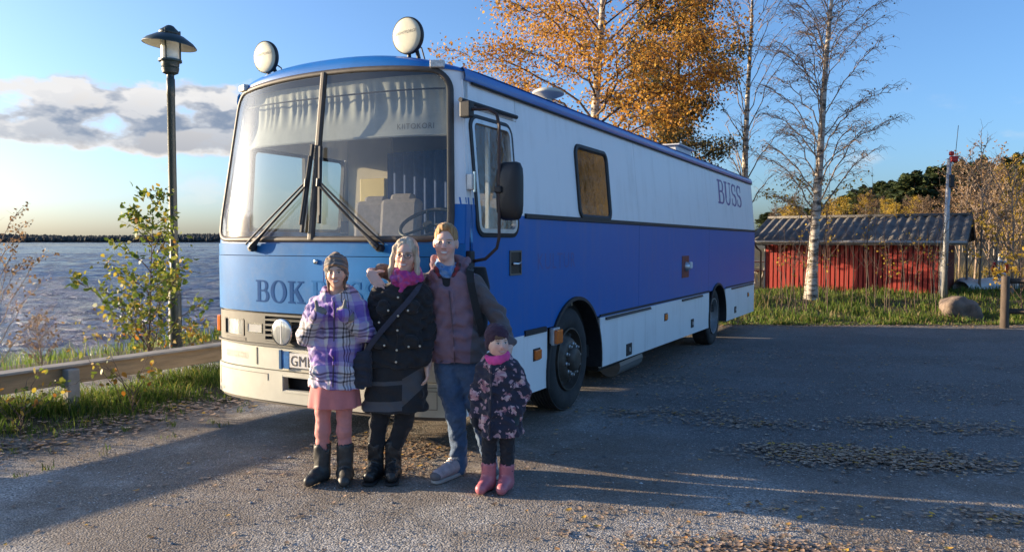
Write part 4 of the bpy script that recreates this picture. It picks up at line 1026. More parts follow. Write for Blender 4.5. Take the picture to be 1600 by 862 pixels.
# --- roof
def roof():
    def rz(y, zb=2.93): s = (y - 1.25) / 1.15; return 2.955 + .175 * max(0, 1 - abs(s) ** 2.4)
    def P(a, b):
        y = .085 + 2.33 * (.5 - .5 * math.cos(math.pi * a)); return (-1.25 + 11.35 * b, y, rz(y))
    MB().grid(P, 26, 8).build('roof', BLUEP, bus, smooth=True)
    ysl = ys_list(.0001, 2.4999, 60); V = []; F = []; nv = 10
    for j in range(nv + 1):
        t = j / nv
        for y in ysl:
            p = FP(y, ws_top(y) + .012, .006)[0]; yy = 1.25 + (y - 1.25) * .92 * (1.0)
            zt = rz(.085 + 2.33 * (y / 2.5)); x1 = -1.22
            V.append((p.x + (x1 - p.x) * t ** 2.7, p.y + (.085 + 2.33 * y / 2.5 - p.y) * t, p.z + (zt - p.z) * (1 - (1 - t) ** 3.0)))
    W = len(ysl)
    for j in range(nv):
        for i in range(W - 1): F.append((j * W + i, j * W + i + 1, (j + 1) * W + i + 1, (j + 1) * W + i))
    MB().add(V, F).build('roof_cap', BLUEP, bus, smooth=True)
    for sgn in (1, -1):
        V = []; F = []
        prof = ((2.855, -.012), (2.858, .016), (2.885, .026), (2.93, .022), (2.955, .004), (2.94, -.04)); k = len(prof); n = 14
        for i in range(n + 1):
            x = -1.72 + 11.84 * i / n
            for (z, o) in prof: V.append((x, side_y(z, sgn, o), z))
        for i in range(n):
            for a in range(k - 1): F.append((k * i + a, k * i + k + a, k * i + k + a + 1, k * i + a + 1))
        MB().add(V, F).build('roof_edge', BLUEP, bus, auto=50)
        yy = side_y(2.85, sgn, .02); MB().tube([(-1.62, yy, 2.848), (10.1, yy, 2.848)], .011, 6).build('drip_rail', RUBBER, bus)
    # marker lamps on the front corners
    for (y, z) in ((2.30, 2.965), (.17, 2.97)):
        M = FM(y, z, .02)
        mb = MB(); mb.add([M @ Vector((i * .055, j * .028, k)) for k in (-.03, .022) for (i, j) in ((-1, -1), (1, -1), (1, 1), (-1, 1))], [(0, 3, 2, 1), (4, 5, 6, 7), (0, 1, 5, 4), (1, 2, 6, 5), (2, 3, 7, 6), (3, 0, 4, 7)])
        mb.build('corner_marker', mat('marker_clear', (.6, .58, .55), .3, metal=.3, var=.3, vscale=50), bus, bevel=.008)
    # roof searchlights with cream covers
    CREAM = mat('lamp_cover', (.62, .60, .46), .45, var=.06, vscale=10, dirt=(.35, .33, .25, .4), dscale=12)
    LBK = mat('lamp_black', (.02, .02, .021), .5)
    for (x, y, z, r) in ((-1.80, 2.0, 3.215, .125), (-1.78, .55, 3.225, .13)):
        d = Vector((-1, .04, -.08)).normalized(); rt = Vector((0, -1, 0)); rt = (rt - d * rt.dot(d)).normalized(); up = d.cross(rt)
        up = -up if up.z < 0 else up
        M = Matrix(((rt.x, up.x, d.x, x), (rt.y, up.y, d.y, y), (rt.z, up.z, d.z, z), (0, 0, 0, 1)))
        s = r / .13
        lamp = MB().lathe([(.001, .030), (.06, .029), (.10, .025), (.122, .019), (.132, .010), (.134, -.012), (.128, -.022)], 36, M @ Matrix.Scale(s, 4)).build('roof_lamp', CREAM, bus, smooth=True)
        MB().lathe([(.127, -.02), (.12, -.035), (.085, -.075), (.05, -.10), (.03, -.115), (.001, -.117)], 30, M @ Matrix.Scale(s, 4)).build('lamp_shell', LBK, lamp, smooth=True)
        MB().lathe([(.1335, .012), (.139, .010), (.141, -.012), (.137, -.026), (.126, -.026)], 36, M @ Matrix.Scale(s, 4)).build('lamp_rim', LBK, lamp, smooth=True)
        MB().tube([(x + .06, y - .04, z - .09), (x + .08, y - .05, 3.06)], .016, 8).build('lamp_bracket', LBK, lamp)
        MB().tube([(x + .06, y + .03, z - .09), (x + .08, y + .04, 3.06)], .016, 8).build('lamp_bracket', LBK, lamp)
        MB().tube([(x + .10, y, z - .03), (x + .16, y - .02, z - .06), (x + .20, y - .04, 3.03)], .006, 6).build('lamp_cable', LBK, lamp)
        v, f = text2d('LIGHTFORCE', .033, shear=.45, align='CENTER'); 
        MB().add([M @ Vector((p[0] * 1.0, .012 + p[1] * .9 + p[0] * .08, .0315 - .0042 * (p[0] / .1) ** 2)) for p in v], f).build('lamp_lettering', mat('cover_print', (.10, .10, .095), .6), lamp, fix=False)
    # mushroom vent and roof box
    CV = mat('vent_cream', (.6, .58, .47), .5, var=.08, vscale=6)
    v = MB().lathe([(.05, 0), (.05, .16), (.0501, .165)], 20, Matrix.Translation((.95, .62, 3.04))).build('vent_pipe', CV, bus, smooth=True)
    MB().lathe([(.001, .28), (.07, .276), (.14, .258), (.172, .235), (.176, .22), (.165, .212), (.09, .18), (.06, .16)], 28, Matrix.Translation((.95, .62, 3.03)) @ Matrix.Rotation(.06, 4, 'Y')).build('vent_cap', CV, v, smooth=True)
    b = MB().span(5.6, 6.5, .45, 1.1, 3.0, 3.20).build('roof_box', mat('box_white', (.65, .65, .62), .5, var=.06), bus, bevel=.03)
    MB().span(5.55, 6.55, .40, 1.15, 3.20, 3.225).build('box_lid', mat('box_white', ()), b, bevel=.01)
roof()

# --- mirror on its bent arm
def mirror():
    AR = mat('rusty_arm', (.055, .03, .026), .6, var=.35, vscale=25)
    ya = -.22
    root = MB().tube([(-1.79, .05, 2.62), (-1.79, -.03, 2.62), (-1.75, -.14, 2.62), (-1.73, ya + .02, 2.58), (-1.73, ya, 2.50), (-1.73, ya, 2.10), (-1.73, ya, 1.68), (-1.73, ya + .02, 1.60), (-1.76, -.12, 1.52), (-1.80, -.02, 1.50)], .0125, 8).build('mirror_arm', AR, bus, smooth=True)
    MB().span(-1.83, -1.76, -.03, .06, 2.56, 2.68).build('arm_bracket', RUBBER, root, bevel=.01)
    MB().span(-1.84, -1.77, -.04, .05, 1.44, 1.58).build('arm_bracket', RUBBER, root, bevel=.01)
    # rounded housing, bulging forward
    V = []; F = []; nu, nv = 28, 10
    def rr(t, w, h, p=5): 
        c, s = math.cos(t), math.sin(t); k = (abs(c) ** p + abs(s) ** p) ** (-1 / p); return w * c * k, h * s * k
    for j in range(nv + 1):
        q = j / nv; k = math.sqrt(max(0, 1 - q ** 3)) if q < 1 else 0.0
        for i in range(nu):
            a, b = rr(2 * math.pi * i / nu, .105 * (.15 + .85 * k) if q > 0 else .105, .215 * (.15 + .85 * k) if q > 0 else .215); V.append((-1.66 - .085 * q, ya - .06 + a, 2.02 + b))
    for j in range(nv):
        for i in range(nu): F.append((j * nu + i, j * nu + (i + 1) % nu, (j + 1) * nu + (i + 1) % nu, (j + 1) * nu + i))
    F.append(tuple(nv * nu + i for i in range(nu)))
    h = MB().add(V, F).build('mirror_housing', mat('mirror_black', (.02, .02, .021), .5, bump=.05, bscale=60), root, auto=60)
    V = [];
    for i in range(nu): a, b = rr(2 * math.pi * i / nu, .10, .21); V.append((-1.657, ya - .06 + a, 2.02 + b))
    MB().add(V, [tuple(range(nu))]).build('mirror_glass', CHROME, root, fix=False)
    MB().box((-1.735, ya, 2.03), (.05, .06, .05)).build('arm_clamp', RUBBER, root, bevel=.01)
mirror()

# --- wheels
def wheel(x, y, z, R, front_, sgn):
    M = Matrix.Translation((x, y, z)) @ Matrix.Rotation(math.pi / 2 * sgn, 4, 'X')     # local z outward
    w = .30; hw = w / 2
    prof = [(.30, hw - .03), (.34, hw - .005), (.40, hw + .005), (.45, hw - .004), (.475, hw - .02), (R - .008, hw - .034), (R, hw - .055)]
    for k in range(-3, 4):
        c = k * .036
        prof += [(R, -c + .0155 if False else (c * -1) + .012), (R - .012, (c * -1) + .009), (R - .012, (c * -1) + .0), (R, (c * -1) - .003)]
    prof += [(R, -hw + .055), (.475, -hw + .02), (.40, -hw - .005), (.30, -hw + .03)]
    o = MB().lathe(prof, 56, M @ Matrix.Translation((0, 0, -hw))).build('wheel', TYRE, bus, auto=50)
    T = M @ Matrix.Translation((0, 0, -hw))
    if front_:
        rim = MB().lathe([(.302, hw - .03), (.305, hw + .004), (.292, hw + .006), (.285, hw - .03), (.27, hw - .075), (.235, hw - .06), (.20, hw + .0), (.17, hw + .02), (.125, hw + .02), (.12, hw + .05), (.10, hw + .075), (.07, hw + .082), (.001, hw + .084)], 48, T)
        bz, br = hw + .02, .148
    else:
        rim = MB().lathe([(.302, hw - .03), (.305, hw + .004), (.29, hw + .004), (.28, hw - .05), (.262, hw - .12), (.24, hw - .15), (.19, hw - .155), (.10, hw - .155), (.095, hw - .08), (.08, hw - .06), (.001, hw - .055)], 48, T)
        bz, br = hw - .155, .148
    rm = rim.build('rim', RIM if front_ else mat('grey_rim', (.30, .31, .32), .5, metal=.5, var=.2, vscale=8, dirt=(.12, .09, .06, .5)), o, auto=50)
    for k in range(10):
        t = 2 * math.pi * k / 10 + .2
        Mb = T @ Matrix.Translation((br * math.cos(t), br * math.sin(t), bz))
        MB().lathe([(.02, -.005), (.02, .012), (.014, .016), (.012, .034), (.001, .036)], 8, Mb).build('bolt', ALU, o)
    for k in range(8):       # hand holes in the disc
        t = 2 * math.pi * (k + .5) / 8
        Mb = T @ Matrix.Translation((.243 * math.cos(t), .243 * math.sin(t), hw - .055 if front_ else hw - .146)) @ Matrix.Rotation(t, 4, 'Z')
        mb = MB(); mb.add([Mb @ Vector((.018 * math.cos(a), .034 * math.sin(a), .004 + (.012 if front_ else 0))) for a in [2 * math.pi * i / 10 for i in range(10)]], [tuple(range(10))]); mb.build('hand_hole', RUBBER, o, fix=False)
    return o
wheel(.2, .03, .50, .50, True, 1); wheel(.2, 2.47, .50, .50, True, -1)
wheel(6.6, .06, .37, .49, False, 1); wheel(6.6, 2.44, .37, .49, False, -1)
MB().tube([(.2, .35, .48), (.2, 2.15, .48)], .07, 10).build('axle', DARK, bus)
MB().tube([(6.6, .35, .37), (6.6, 2.15, .37)], .09, 10).build('axle', DARK, bus)

# --- interior seen through the glass
def interior():
    MB().span(-1.80, .45, .12, 2.38, 1.0, 1.06).build('cab_floor', mat('cab_floor', (.08, .08, .085), .8, var=.2), bus)
    V = []; F = []; ysl = ys_list(.12, 2.38, 24)
    prof = ((-.10, 1.60), (-.14, 1.66), (-.38, 1.685), (-.50, 1.62), (-.52, 1.10))
    for y in ysl:
        p = FP(y, 1.66, 0)[0]
        for (o, z) in prof: V.append((p.x - o, y, z))
    k = len(prof)
    for i in range(len(ysl) - 1):
        for a in range(k - 1): F.append((i * k + a, i * k + k + a, i * k + k + a + 1, i * k + a + 1))
    MB().add(V, F).build('dashboard', mat('dashboard', (.045, .046, .048), .6, var=.3, vscale=12), bus)
    SEAT = mat('seat_grey', (.30, .28, .30), .85, var=.12, vscale=18)
    def seat(x, y, rz):
        s = empty('cab_seat', (x, y, 1.06), rz, bus)
        MB().box((0, 0, .38), (.48, .46, .12)).build('seat_cushion', SEAT, s, bevel=.05)
        MB().box((.24, 0, .68), (.11, .42, .62), Matrix.Rotation(.12, 3, 'Y')).build('backrest', SEAT, s, bevel=.045)
        MB().box((.30, 0, .98), (.09, .26, .12), Matrix.Rotation(.10, 3, 'Y')).build('headrest', SEAT, s, bevel=.04)
        MB().tube([(0, 0, 0), (0, 0, .33)], .07, 12).build('seat_post', RUBBER, s)
    seat(-.72, .62, 0); seat(-1.02, 1.32, .1); seat(-.80, 1.80, .1)
    # steering wheel
    M = Matrix.Translation((-1.42, .62, 1.80)) @ Matrix.Rotation(-.55, 4, 'Y')
    mb = MB(); pts = [M @ Vector((.23 * math.cos(t), .23 * math.sin(t), 0)) for t in [2 * math.pi * i / 28 for i in range(29)]]
    sw = mb.tube(pts, .016, 8, cap=False).build('steering_wheel', RUBBER, bus, smooth=True)
    for t in (0.5, 2.6, 4.7): MB().tube([M @ Vector((0, 0, -.03)), M @ Vector((.23 * math.cos(t), .23 * math.sin(t), 0))], .012, 6).build('spoke', RUBBER, sw)
    MB().tube([M @ Vector((0, 0, 0)), M @ Vector((0, 0, -.5))], .04, 10).build('column', RUBBER, sw)
    # partition with doorway, blue curtain, cream wall
    CREAMW = mat('cream_wall', (.55, .50, .40), .7, var=.05, vscale=3)
    MB().span(-.24, -.21, 1.84, 2.40, 1.0, 2.80).build('partition', CREAMW, bus)
    MB().span(-.27, -.242, 1.90, 2.22, 1.0, 2.30).build('cabinet_door', mat('yellow_panel', (.62, .50, .20), .6, var=.06), bus, bevel=.01)
    V = []; F = []; n = 60
    for i in range(n + 1):
        y = .80 + 1.05 * i / n; x = -.28 + .02 * math.sin(i * .9)
        V += [(x, y, 1.05), (x, y, 2.55)]
    for i in range(n): F.append((2 * i, 2 * i + 2, 2 * i + 3, 2 * i + 1))
    MB().add(V, F).build('curtain', mat('blue_curtain', (.03, .07, .22), .85, var=.15, vscale=20), bus, smooth=True, fix=False)
    MB().span(.45, .47, .12, 2.38, 1.0, 2.86).build('partition', CREAMW, bus)
    MB().span(-1.5, .47, .16, 2.34, 2.84, 2.86).build('cab_ceiling', mat('cab_ceiling', (.35, .36, .35), .8), bus)
    # roller blinds behind the windscreen, two halves, gathered cloth
    BL = mat('blind_cloth', (.30, .31, .305), .85, var=.12, vscale=6)
    for (a, b, zb) in ((.10, 2.36, 2.455),):
        V = []; F = []; n, m_ = 120, 16
        for j in range(m_ + 1):
            q = j / m_
            for i in range(n + 1):
                y = a + (b - a) * i / n
                z = 2.92 + (zb - 2.92) * q
                gather = .010 * math.sin(i * 1.3 + 2 * math.sin(i * .31) + q * 2) * max(0, 1 - abs(q - .35) / .4)
                V.append(FP(y, z, -.10 + gather - .03 * math.sin(q * 3.1))[0])
        for j in range(m_):
            for i in range(n): F.append((j * (n + 1) + i, j * (n + 1) + i + 1, (j + 1) * (n + 1) + i + 1, (j + 1) * (n + 1) + i))
        bl = MB().add(V, F).build('sun_blind', BL, bus, smooth=True, fix=False)
        MB().tube([FP(a + (b - a) * i / 30, zb, -.10)[0] for i in range(31)], .012, 6).build('blind_hem', BL, bl)
        v, f = text2d('KIITOKORI', .062, space=1.15); MB().add([FP(.56 - p[0], 2.505 + p[1], -.1085)[0] for p in v], f).build('blind_lettering', mat('blind_print', (.09, .09, .095), .7), bl, fix=False)
    MB().tube([FP(y, 2.80, -.06)[0] for y in ys_list(.12, 2.38, 20)], .007, 6).build('blind_rail', RUBBER, bus)
interior()
# ---------------------------------------------------------------- guardrail and lamp
def guardrail():
    g = empty('wooden_guardrail', (R0.x, R0.y, 0)); tag(g, 'low wooden guardrail with grey top board along the lake side of the yard', 'guardrail')
    RD3 = Vector((RD.x, RD.y, 0)); RN3 = Vector((RN.x, RN.y, 0))
    Rm = Matrix(((RD.x, RN.x, 0), (RD.y, RN.y, 0), (0, 0, 1)))
    WOOD = mat('pine_beam', (.34, .235, .13), .75, var=.22, vscale=3, bump=.15, bscale=12, stretch=(1, 1, 9), dirt=(.18, .13, .08, .5), dscale=2)
    GREYW = mat('grey_board', (.30, .27, .23), .8, var=.2, vscale=5, bump=.15, bscale=20)
    CONC = mat('grey_post', (.27, .26, .24), .85, var=.2, vscale=9, bump=.15, bscale=30, dirt=(.15, .14, .1, .5), dscale=4)
    for (a, b) in ((-9, -2.9), (-2.895, 3.2), (3.205, 9.2)):
        c = RD3 * ((a + b) / 2)
        MB().box(c + Vector((0, 0, .395)), (b - a, .09, .165), Rm).build('rail_beam', WOOD, g, bevel=.008)
        MB().box(c + Vector((0, 0, .492)) - RN3 * .0, (b - a, .19, .024), Rm).build('top_board', GREYW, g, bevel=.004)
    for t in (-7.1, -5.1, -3.2, -1.3, .53, 2.55, 4.6, 6.6, 8.6):
        p = RD3 * t - RN3 * .105
        MB().box(p + Vector((0, 0, .15)), (.11, .11, .64), Rm).build('post', CONC, g, bevel=.012)
guardrail()
def street_lamp():
    p = Vector((-4.62, 10.5, 0)); z0 = float(gz(p.x, p.y))
    L_ = empty('street_lamp', (p.x, p.y, z0)); tag(L_, 'dark green park lamp post with wide round hood beside the lake', 'street lamp')
    GR = mat('lamp_green', lin(34, 48, 46)[:3], .45, var=.12, vscale=8, coat=.2)
    CR = mat('lamp_white', (.62, .60, .50), .5)
    GL = mat('lamp_glass', (.66, .64, .52), .22, var=.08, vscale=20, coat=.4)
    H = 4.56 - z0
    MB().lathe([(.085, -.1), (.085, .9), (.075, .95), (.055, 1.0), (.052, H - .95), (.056, H - .945), (.056, H - .72), (.048, H - .71), (.048, H - .66)], 20).build('pole', GR, L_, auto=40)
    MB().lathe([(.05, H - .665), (.10, H - .64), (.11, H - .60), (.113, H - .58), (.108, H - .575), (.113, H - .57), (.108, H - .56), (.113, H - .55), (.118, H - .50), (.15, H - .49), (.15, H - .465), (.10, H - .46), (.001, H - .46)], 28).build('collar', GR, L_, auto=40)
    MB().lathe([(.118, H - .46), (.118, H - .10), (.112, H - .10), (.112, H - .46)], 28).build('glass_cylinder', GL, L_, auto=40)
    Mh = Matrix.Translation((0, 0, H - .225)) @ Matrix.Rotation(.10, 4, 'Y')
    h = MB().lathe([(.125, .10), (.18, .085), (.30, .01), (.345, -.04), (.345, -.05)], 40, Mh).build('hood', GR, L_, smooth=True)
    MB().lathe([(.122, .085), (.30, .0), (.340, -.048)], 40, Mh).build('hood_lining', CR, h, smooth=True)
    Mc = Matrix.Translation((0, 0, H - .10)) @ Matrix.Rotation(.10, 4, 'Y')
    MB().lathe([(.135, -.02), (.14, .0), (.128, .018), (.07, .065), (.05, .085), (.03, .095), (.001, .097)], 28, Mc).build('cap', GR, L_, auto=50)
    for k in range(3):
        t = 2 * math.pi * k / 3 - 1.6
        c, s = math.cos(t), math.sin(t)
        MB().tube([(.128 * c, .128 * s, H - .48), (.127 * c, .127 * s, H - .07)], .012, 8).build('stay', GR, L_)
street_lamp()

# ---------------------------------------------------------------- plants
def tubes_mesh(polys, sides):
    """polys: list of (points Nx3, radii N) -> one vertex/face array"""
    Vs = []; Fs = []; off = 0; ang = np.arange(sides) * 2 * np.pi / sides; ca, sa = np.cos(ang), np.sin(ang)
    for P, r in polys:
        n = len(P); d = np.gradient(P, axis=0); d /= np.linalg.norm(d, axis=1)[:, None] + 1e-9
        ref = np.array([0.0, 0.0, 1.0]) if abs(d[0, 2]) < .85 else np.array([1.0, 0, 0])
        a = np.cross(d, ref); a /= np.linalg.norm(a, axis=1)[:, None] + 1e-9; b = np.cross(d, a)
        V = P[:, None, :] + r[:, None, None] * (a[:, None, :] * ca[None, :, None] + b[:, None, :] * sa[None, :, None])
        Vs.append(V.reshape(-1, 3))
        i = np.arange(n - 1)[:, None] * sides; j = np.arange(sides)[None, :]; j2 = (j + 1) % sides
        F = np.stack([i + j, i + j2, i + sides + j2, i + sides + j], -1).reshape(-1, 4) + off
        Fs.append(F); off += n * sides
    return np.concatenate(Vs), np.concatenate(Fs)
def bark_birch():
    if 'birch_bark' in MATS: return MATS['birch_bark']
    m = bpy.data.materials.new('birch_bark'); m.use_nodes = True; MATS['birch_bark'] = m; nt = m.node_tree; N = nt.nodes; L = nt.links; b = N['Principled BSDF']
    geo = N.new('ShaderNodeTexCoord'); mp = N.new('ShaderNodeMapping'); mp.inputs['Scale'].default_value = (1.6, 1.6, 6.5); L.new(geo.outputs['Object'], mp.inputs[0])
    nz = N.new('ShaderNodeTexNoise'); nz.inputs['Scale'].default_value = 1.6; nz.inputs['Detail'].default_value = 8; nz.inputs['Roughness'].default_value = .75; L.new(mp.outputs[0], nz.inputs['Vector'])
    cr = N.new('ShaderNodeValToRGB'); L.new(nz.outputs[0], cr.inputs[0]); e = cr.color_ramp.elements
    e[0].position = .40; e[0].color = (.045, .038, .032, 1); e[1].position = .53; e[1].color = (.52, .47, .40, 1)
    x = e.new(.47); x.color = (.25, .21, .17, 1); x = e.new(.8); x.color = (.66, .61, .53, 1)
    L.new(cr.outputs[0], b.inputs['Base Color']); b.inputs['Roughness'].default_value = .8
    bp = N.new('ShaderNodeBump'); bp.inputs['Strength'].default_value = .5; bp.inputs['Distance'].default_value = .02; L.new(nz.outputs[0], bp.inputs['Height']); L.new(bp.outputs[0], b.inputs['Normal'])
    return m
TWIG = mat('twig_bark', (.10, .068, .052), .85, var=.3, vscale=3)
TWIGL = mat('twig_bark_pale', (.29, .215, .16), .85, var=.3, vscale=3)
DBARK = mat('dark_bark', (.055, .045, .036), .9, var=.35, vscale=6, bump=.3, bscale=14)
def bez(p0, p1, p2, n):
    t = np.linspace(0, 1, n)[:, None]; return (1 - t) ** 2 * p0 + 2 * t * (1 - t) * p1 + t * t * p2
def grow(rng, H, r0, nprim, cb, spread, prof, up, droop, nsec, ntwig, twl, lean=(0, 0), wob=.15, top=1.0, limb=.32):
    k = 16; z = np.linspace(0, H, k)
    tx = lean[0] * (z / H) ** 1.3 + wob * np.sin(z * .55 + rng.rand() * 6) * (z / H); ty = lean[1] * (z / H) + wob * np.sin(z * .47 + rng.rand() * 6) * (z / H)
    T = np.stack([tx, ty, z], -1); tr = r0 * (1 - .93 * (z / H) ** .9) * (1 + .35 * np.exp(-z / (.05 * H)))
    trunk = [(T, tr)]; limbs = []; twigs = []
    az = rng.rand() * 6
    for i in range(nprim):
        f = cb + (1 - cb) * ((i + rng.rand() * .8) / nprim) ** top
        f = min(f, .985); az += 2.4 + rng.normal(0, .5)
        b = np.array([np.interp(f * H, z, tx), np.interp(f * H, z, ty), f * H]); Ln = spread * prof((f - cb) / (1 - cb)) * rng.uniform(.75, 1.2)
        d = np.array([math.cos(az), math.sin(az), 0]); u = up * rng.uniform(.7, 1.3)
        p1 = b + d * Ln * .5 + np.array([0, 0, Ln * u * .62]); p2 = b + d * Ln + np.array([0, 0, Ln * (u * .9 - droop * .55)])
        n = 9; B = bez(b, p1, p2, n); B[1:] += rng.normal(0, .02 * Ln, (n - 1, 3)); rr = np.interp(f * H, z, tr) * limb
        r = np.linspace(max(rr, min(.012, r0 * .4)), min(.008, r0 * .2), n); limbs.append((B, r))
        for s in range(nsec):
            q = .2 + .8 * (s + rng.rand()) / nsec; q = min(q, .99); ii = q * (n - 1); i0 = int(ii); bb = B[i0] + (B[min(i0 + 1, n - 1)] - B[i0]) * (ii - i0)
            a2 = az + rng.choice([-1, 1]) * rng.uniform(.3, 1.2); L2 = Ln * rng.uniform(.22, .45) * (1.15 - .55 * q)
            d2 = np.array([math.cos(a2), math.sin(a2), 0])
            S = bez(bb, bb + d2 * L2 * .55 + np.array([0, 0, L2 * .45 * up]), bb + d2 * L2 + np.array([0, 0, L2 * (.35 * up - droop)]), 6)
            S[1:] += rng.normal(0, .02 * L2, (5, 3)); limbs.append((S, np.linspace(min(.010, r0 * .22), min(.005, r0 * .12), 6)))
            for w in range(ntwig):
                q2 = rng.uniform(.15, 1) * 4.99; j0 = int(q2); sb = S[j0] + (S[j0 + 1] - S[j0]) * (q2 - j0)
                a3 = a2 + rng.normal(0, 1.1); L3 = twl * rng.uniform(.5, 1.3); d3 = np.array([math.cos(a3), math.sin(a3), 0])
                W = bez(sb, sb + d3 * L3 * .45 + np.array([0, 0, .2 * L3 * up]), sb + d3 * L3 * (.75 - .35 * droop) + np.array([0, 0, L3 * (.3 * up - droop)]), 5)
                W[1:] += rng.normal(0, .03 * L3, (4, 3)); twigs.append((W, np.linspace(min(.0045, r0 * .11), min(.0022, r0 * .06), 5)))
    return trunk, limbs, twigs
def leaves_on(rng, twigs, n, size, jit, droop=.5, hexa=False):
    ii = rng.randint(0, len(twigs), n); q = rng.rand(n) * 3.99; j = q.astype(int); fr = (q - j)[:, None]
    W = np.stack([t[0] for t in twigs])[ii]; A = W[np.arange(n), j]; B = W[np.arange(n), j + 1]
    C = A + (B - A) * fr + rng.normal(0, jit, (n, 3))
    a = rng.normal(0, 1, (n, 3)); a[:, 2] -= droop; a /= np.linalg.norm(a, axis=1)[:, None]
    b = np.cross(a, rng.normal(0, 1, (n, 3))); b /= np.linalg.norm(b, axis=1)[:, None] + 1e-9
    s = size * rng.uniform(.6, 1.3, n)[:, None]
    if hexa:
        nn = np.cross(a, b); cu = rng.uniform(-.12, .22, n)[:, None] * s
        V = np.stack([C - a * s * .05, C + a * s * .22 + b * s * .27 + nn * cu, C + a * s * .58 + b * s * .27 + nn * cu, C + a * s, C + a * s * .58 - b * s * .27 + nn * cu, C + a * s * .22 - b * s * .27 + nn * cu], 1).reshape(-1, 3)
        return V, np.arange(6 * n).reshape(n, 6), ii
    V = np.stack([C - a * s * .1, C + a * s * .4 + b * s * .38, C + a * s, C + a * s * .4 - b * s * .38], 1).reshape(-1, 3)
    return V, np.arange(4 * n).reshape(n, 4), ii
def crown_obj(rng, name, twigs, n, size, jit, material, parent, bias=None, droop=.5, hexa=False):
    V, F, ii = leaves_on(rng, twigs, n, size, jit, droop, hexa); o = mesh_from(name, V, F, material, parent)
    base = rng.rand(len(twigs))[ii] * .55 + rng.rand(n) * .45
    if bias is not None: base = np.clip(base + bias(V.reshape(n, -1, 3)[:, 0]), 0, 1)
    o.data.attributes.new('rnd', 'FLOAT', 'FACE').data.foreach_set('value', base.astype(np.float32)); return o
def tree_obj(name, label, base, skeleton, bark, twigmat, group=None, cat='tree'):
    t = empty(name, base); tag(t, label, cat, group)
    tr, lb, tw = skeleton
    V, F = tubes_mesh(tr, 12); mesh_from('trunk', V, F, bark, t, smooth=True)
    if lb: V, F = tubes_mesh(lb, 6); mesh_from('limbs', V, F, twigmat if bark.name != 'birch_bark' else twigmat, t, smooth=True)
    if tw: V, F = tubes_mesh(tw, 3); o = mesh_from('twigs', V, F, twigmat, t); o['kind'] = 'stuff'
    return t
ORANGE = rnd_mat('autumn_orange_leaves', [(0, (.22, .10, .025)), (.3, (.44, .20, .035)), (.6, (.60, .31, .05)), (.85, (.70, .43, .08)), (1, (.30, .27, .06))], .6, trans=.5)
OLIVE = rnd_mat('olive_leaves', [(0, (.06, .062, .03)), (.5, (.11, .10, .042)), (.8, (.21, .15, .05)), (1, (.34, .19, .05))], .6, trans=.25)
YELLOW = rnd_mat('yellow_leaves', [(0, (.20, .13, .02)), (.5, (.42, .28, .03)), (1, (.55, .38, .06))], .6, trans=.4)
PALE = rnd_mat('pale_brown_leaves', [(0, (.16, .10, .06)), (.6, (.30, .19, .10)), (1, (.42, .28, .14))], .6, trans=.35)
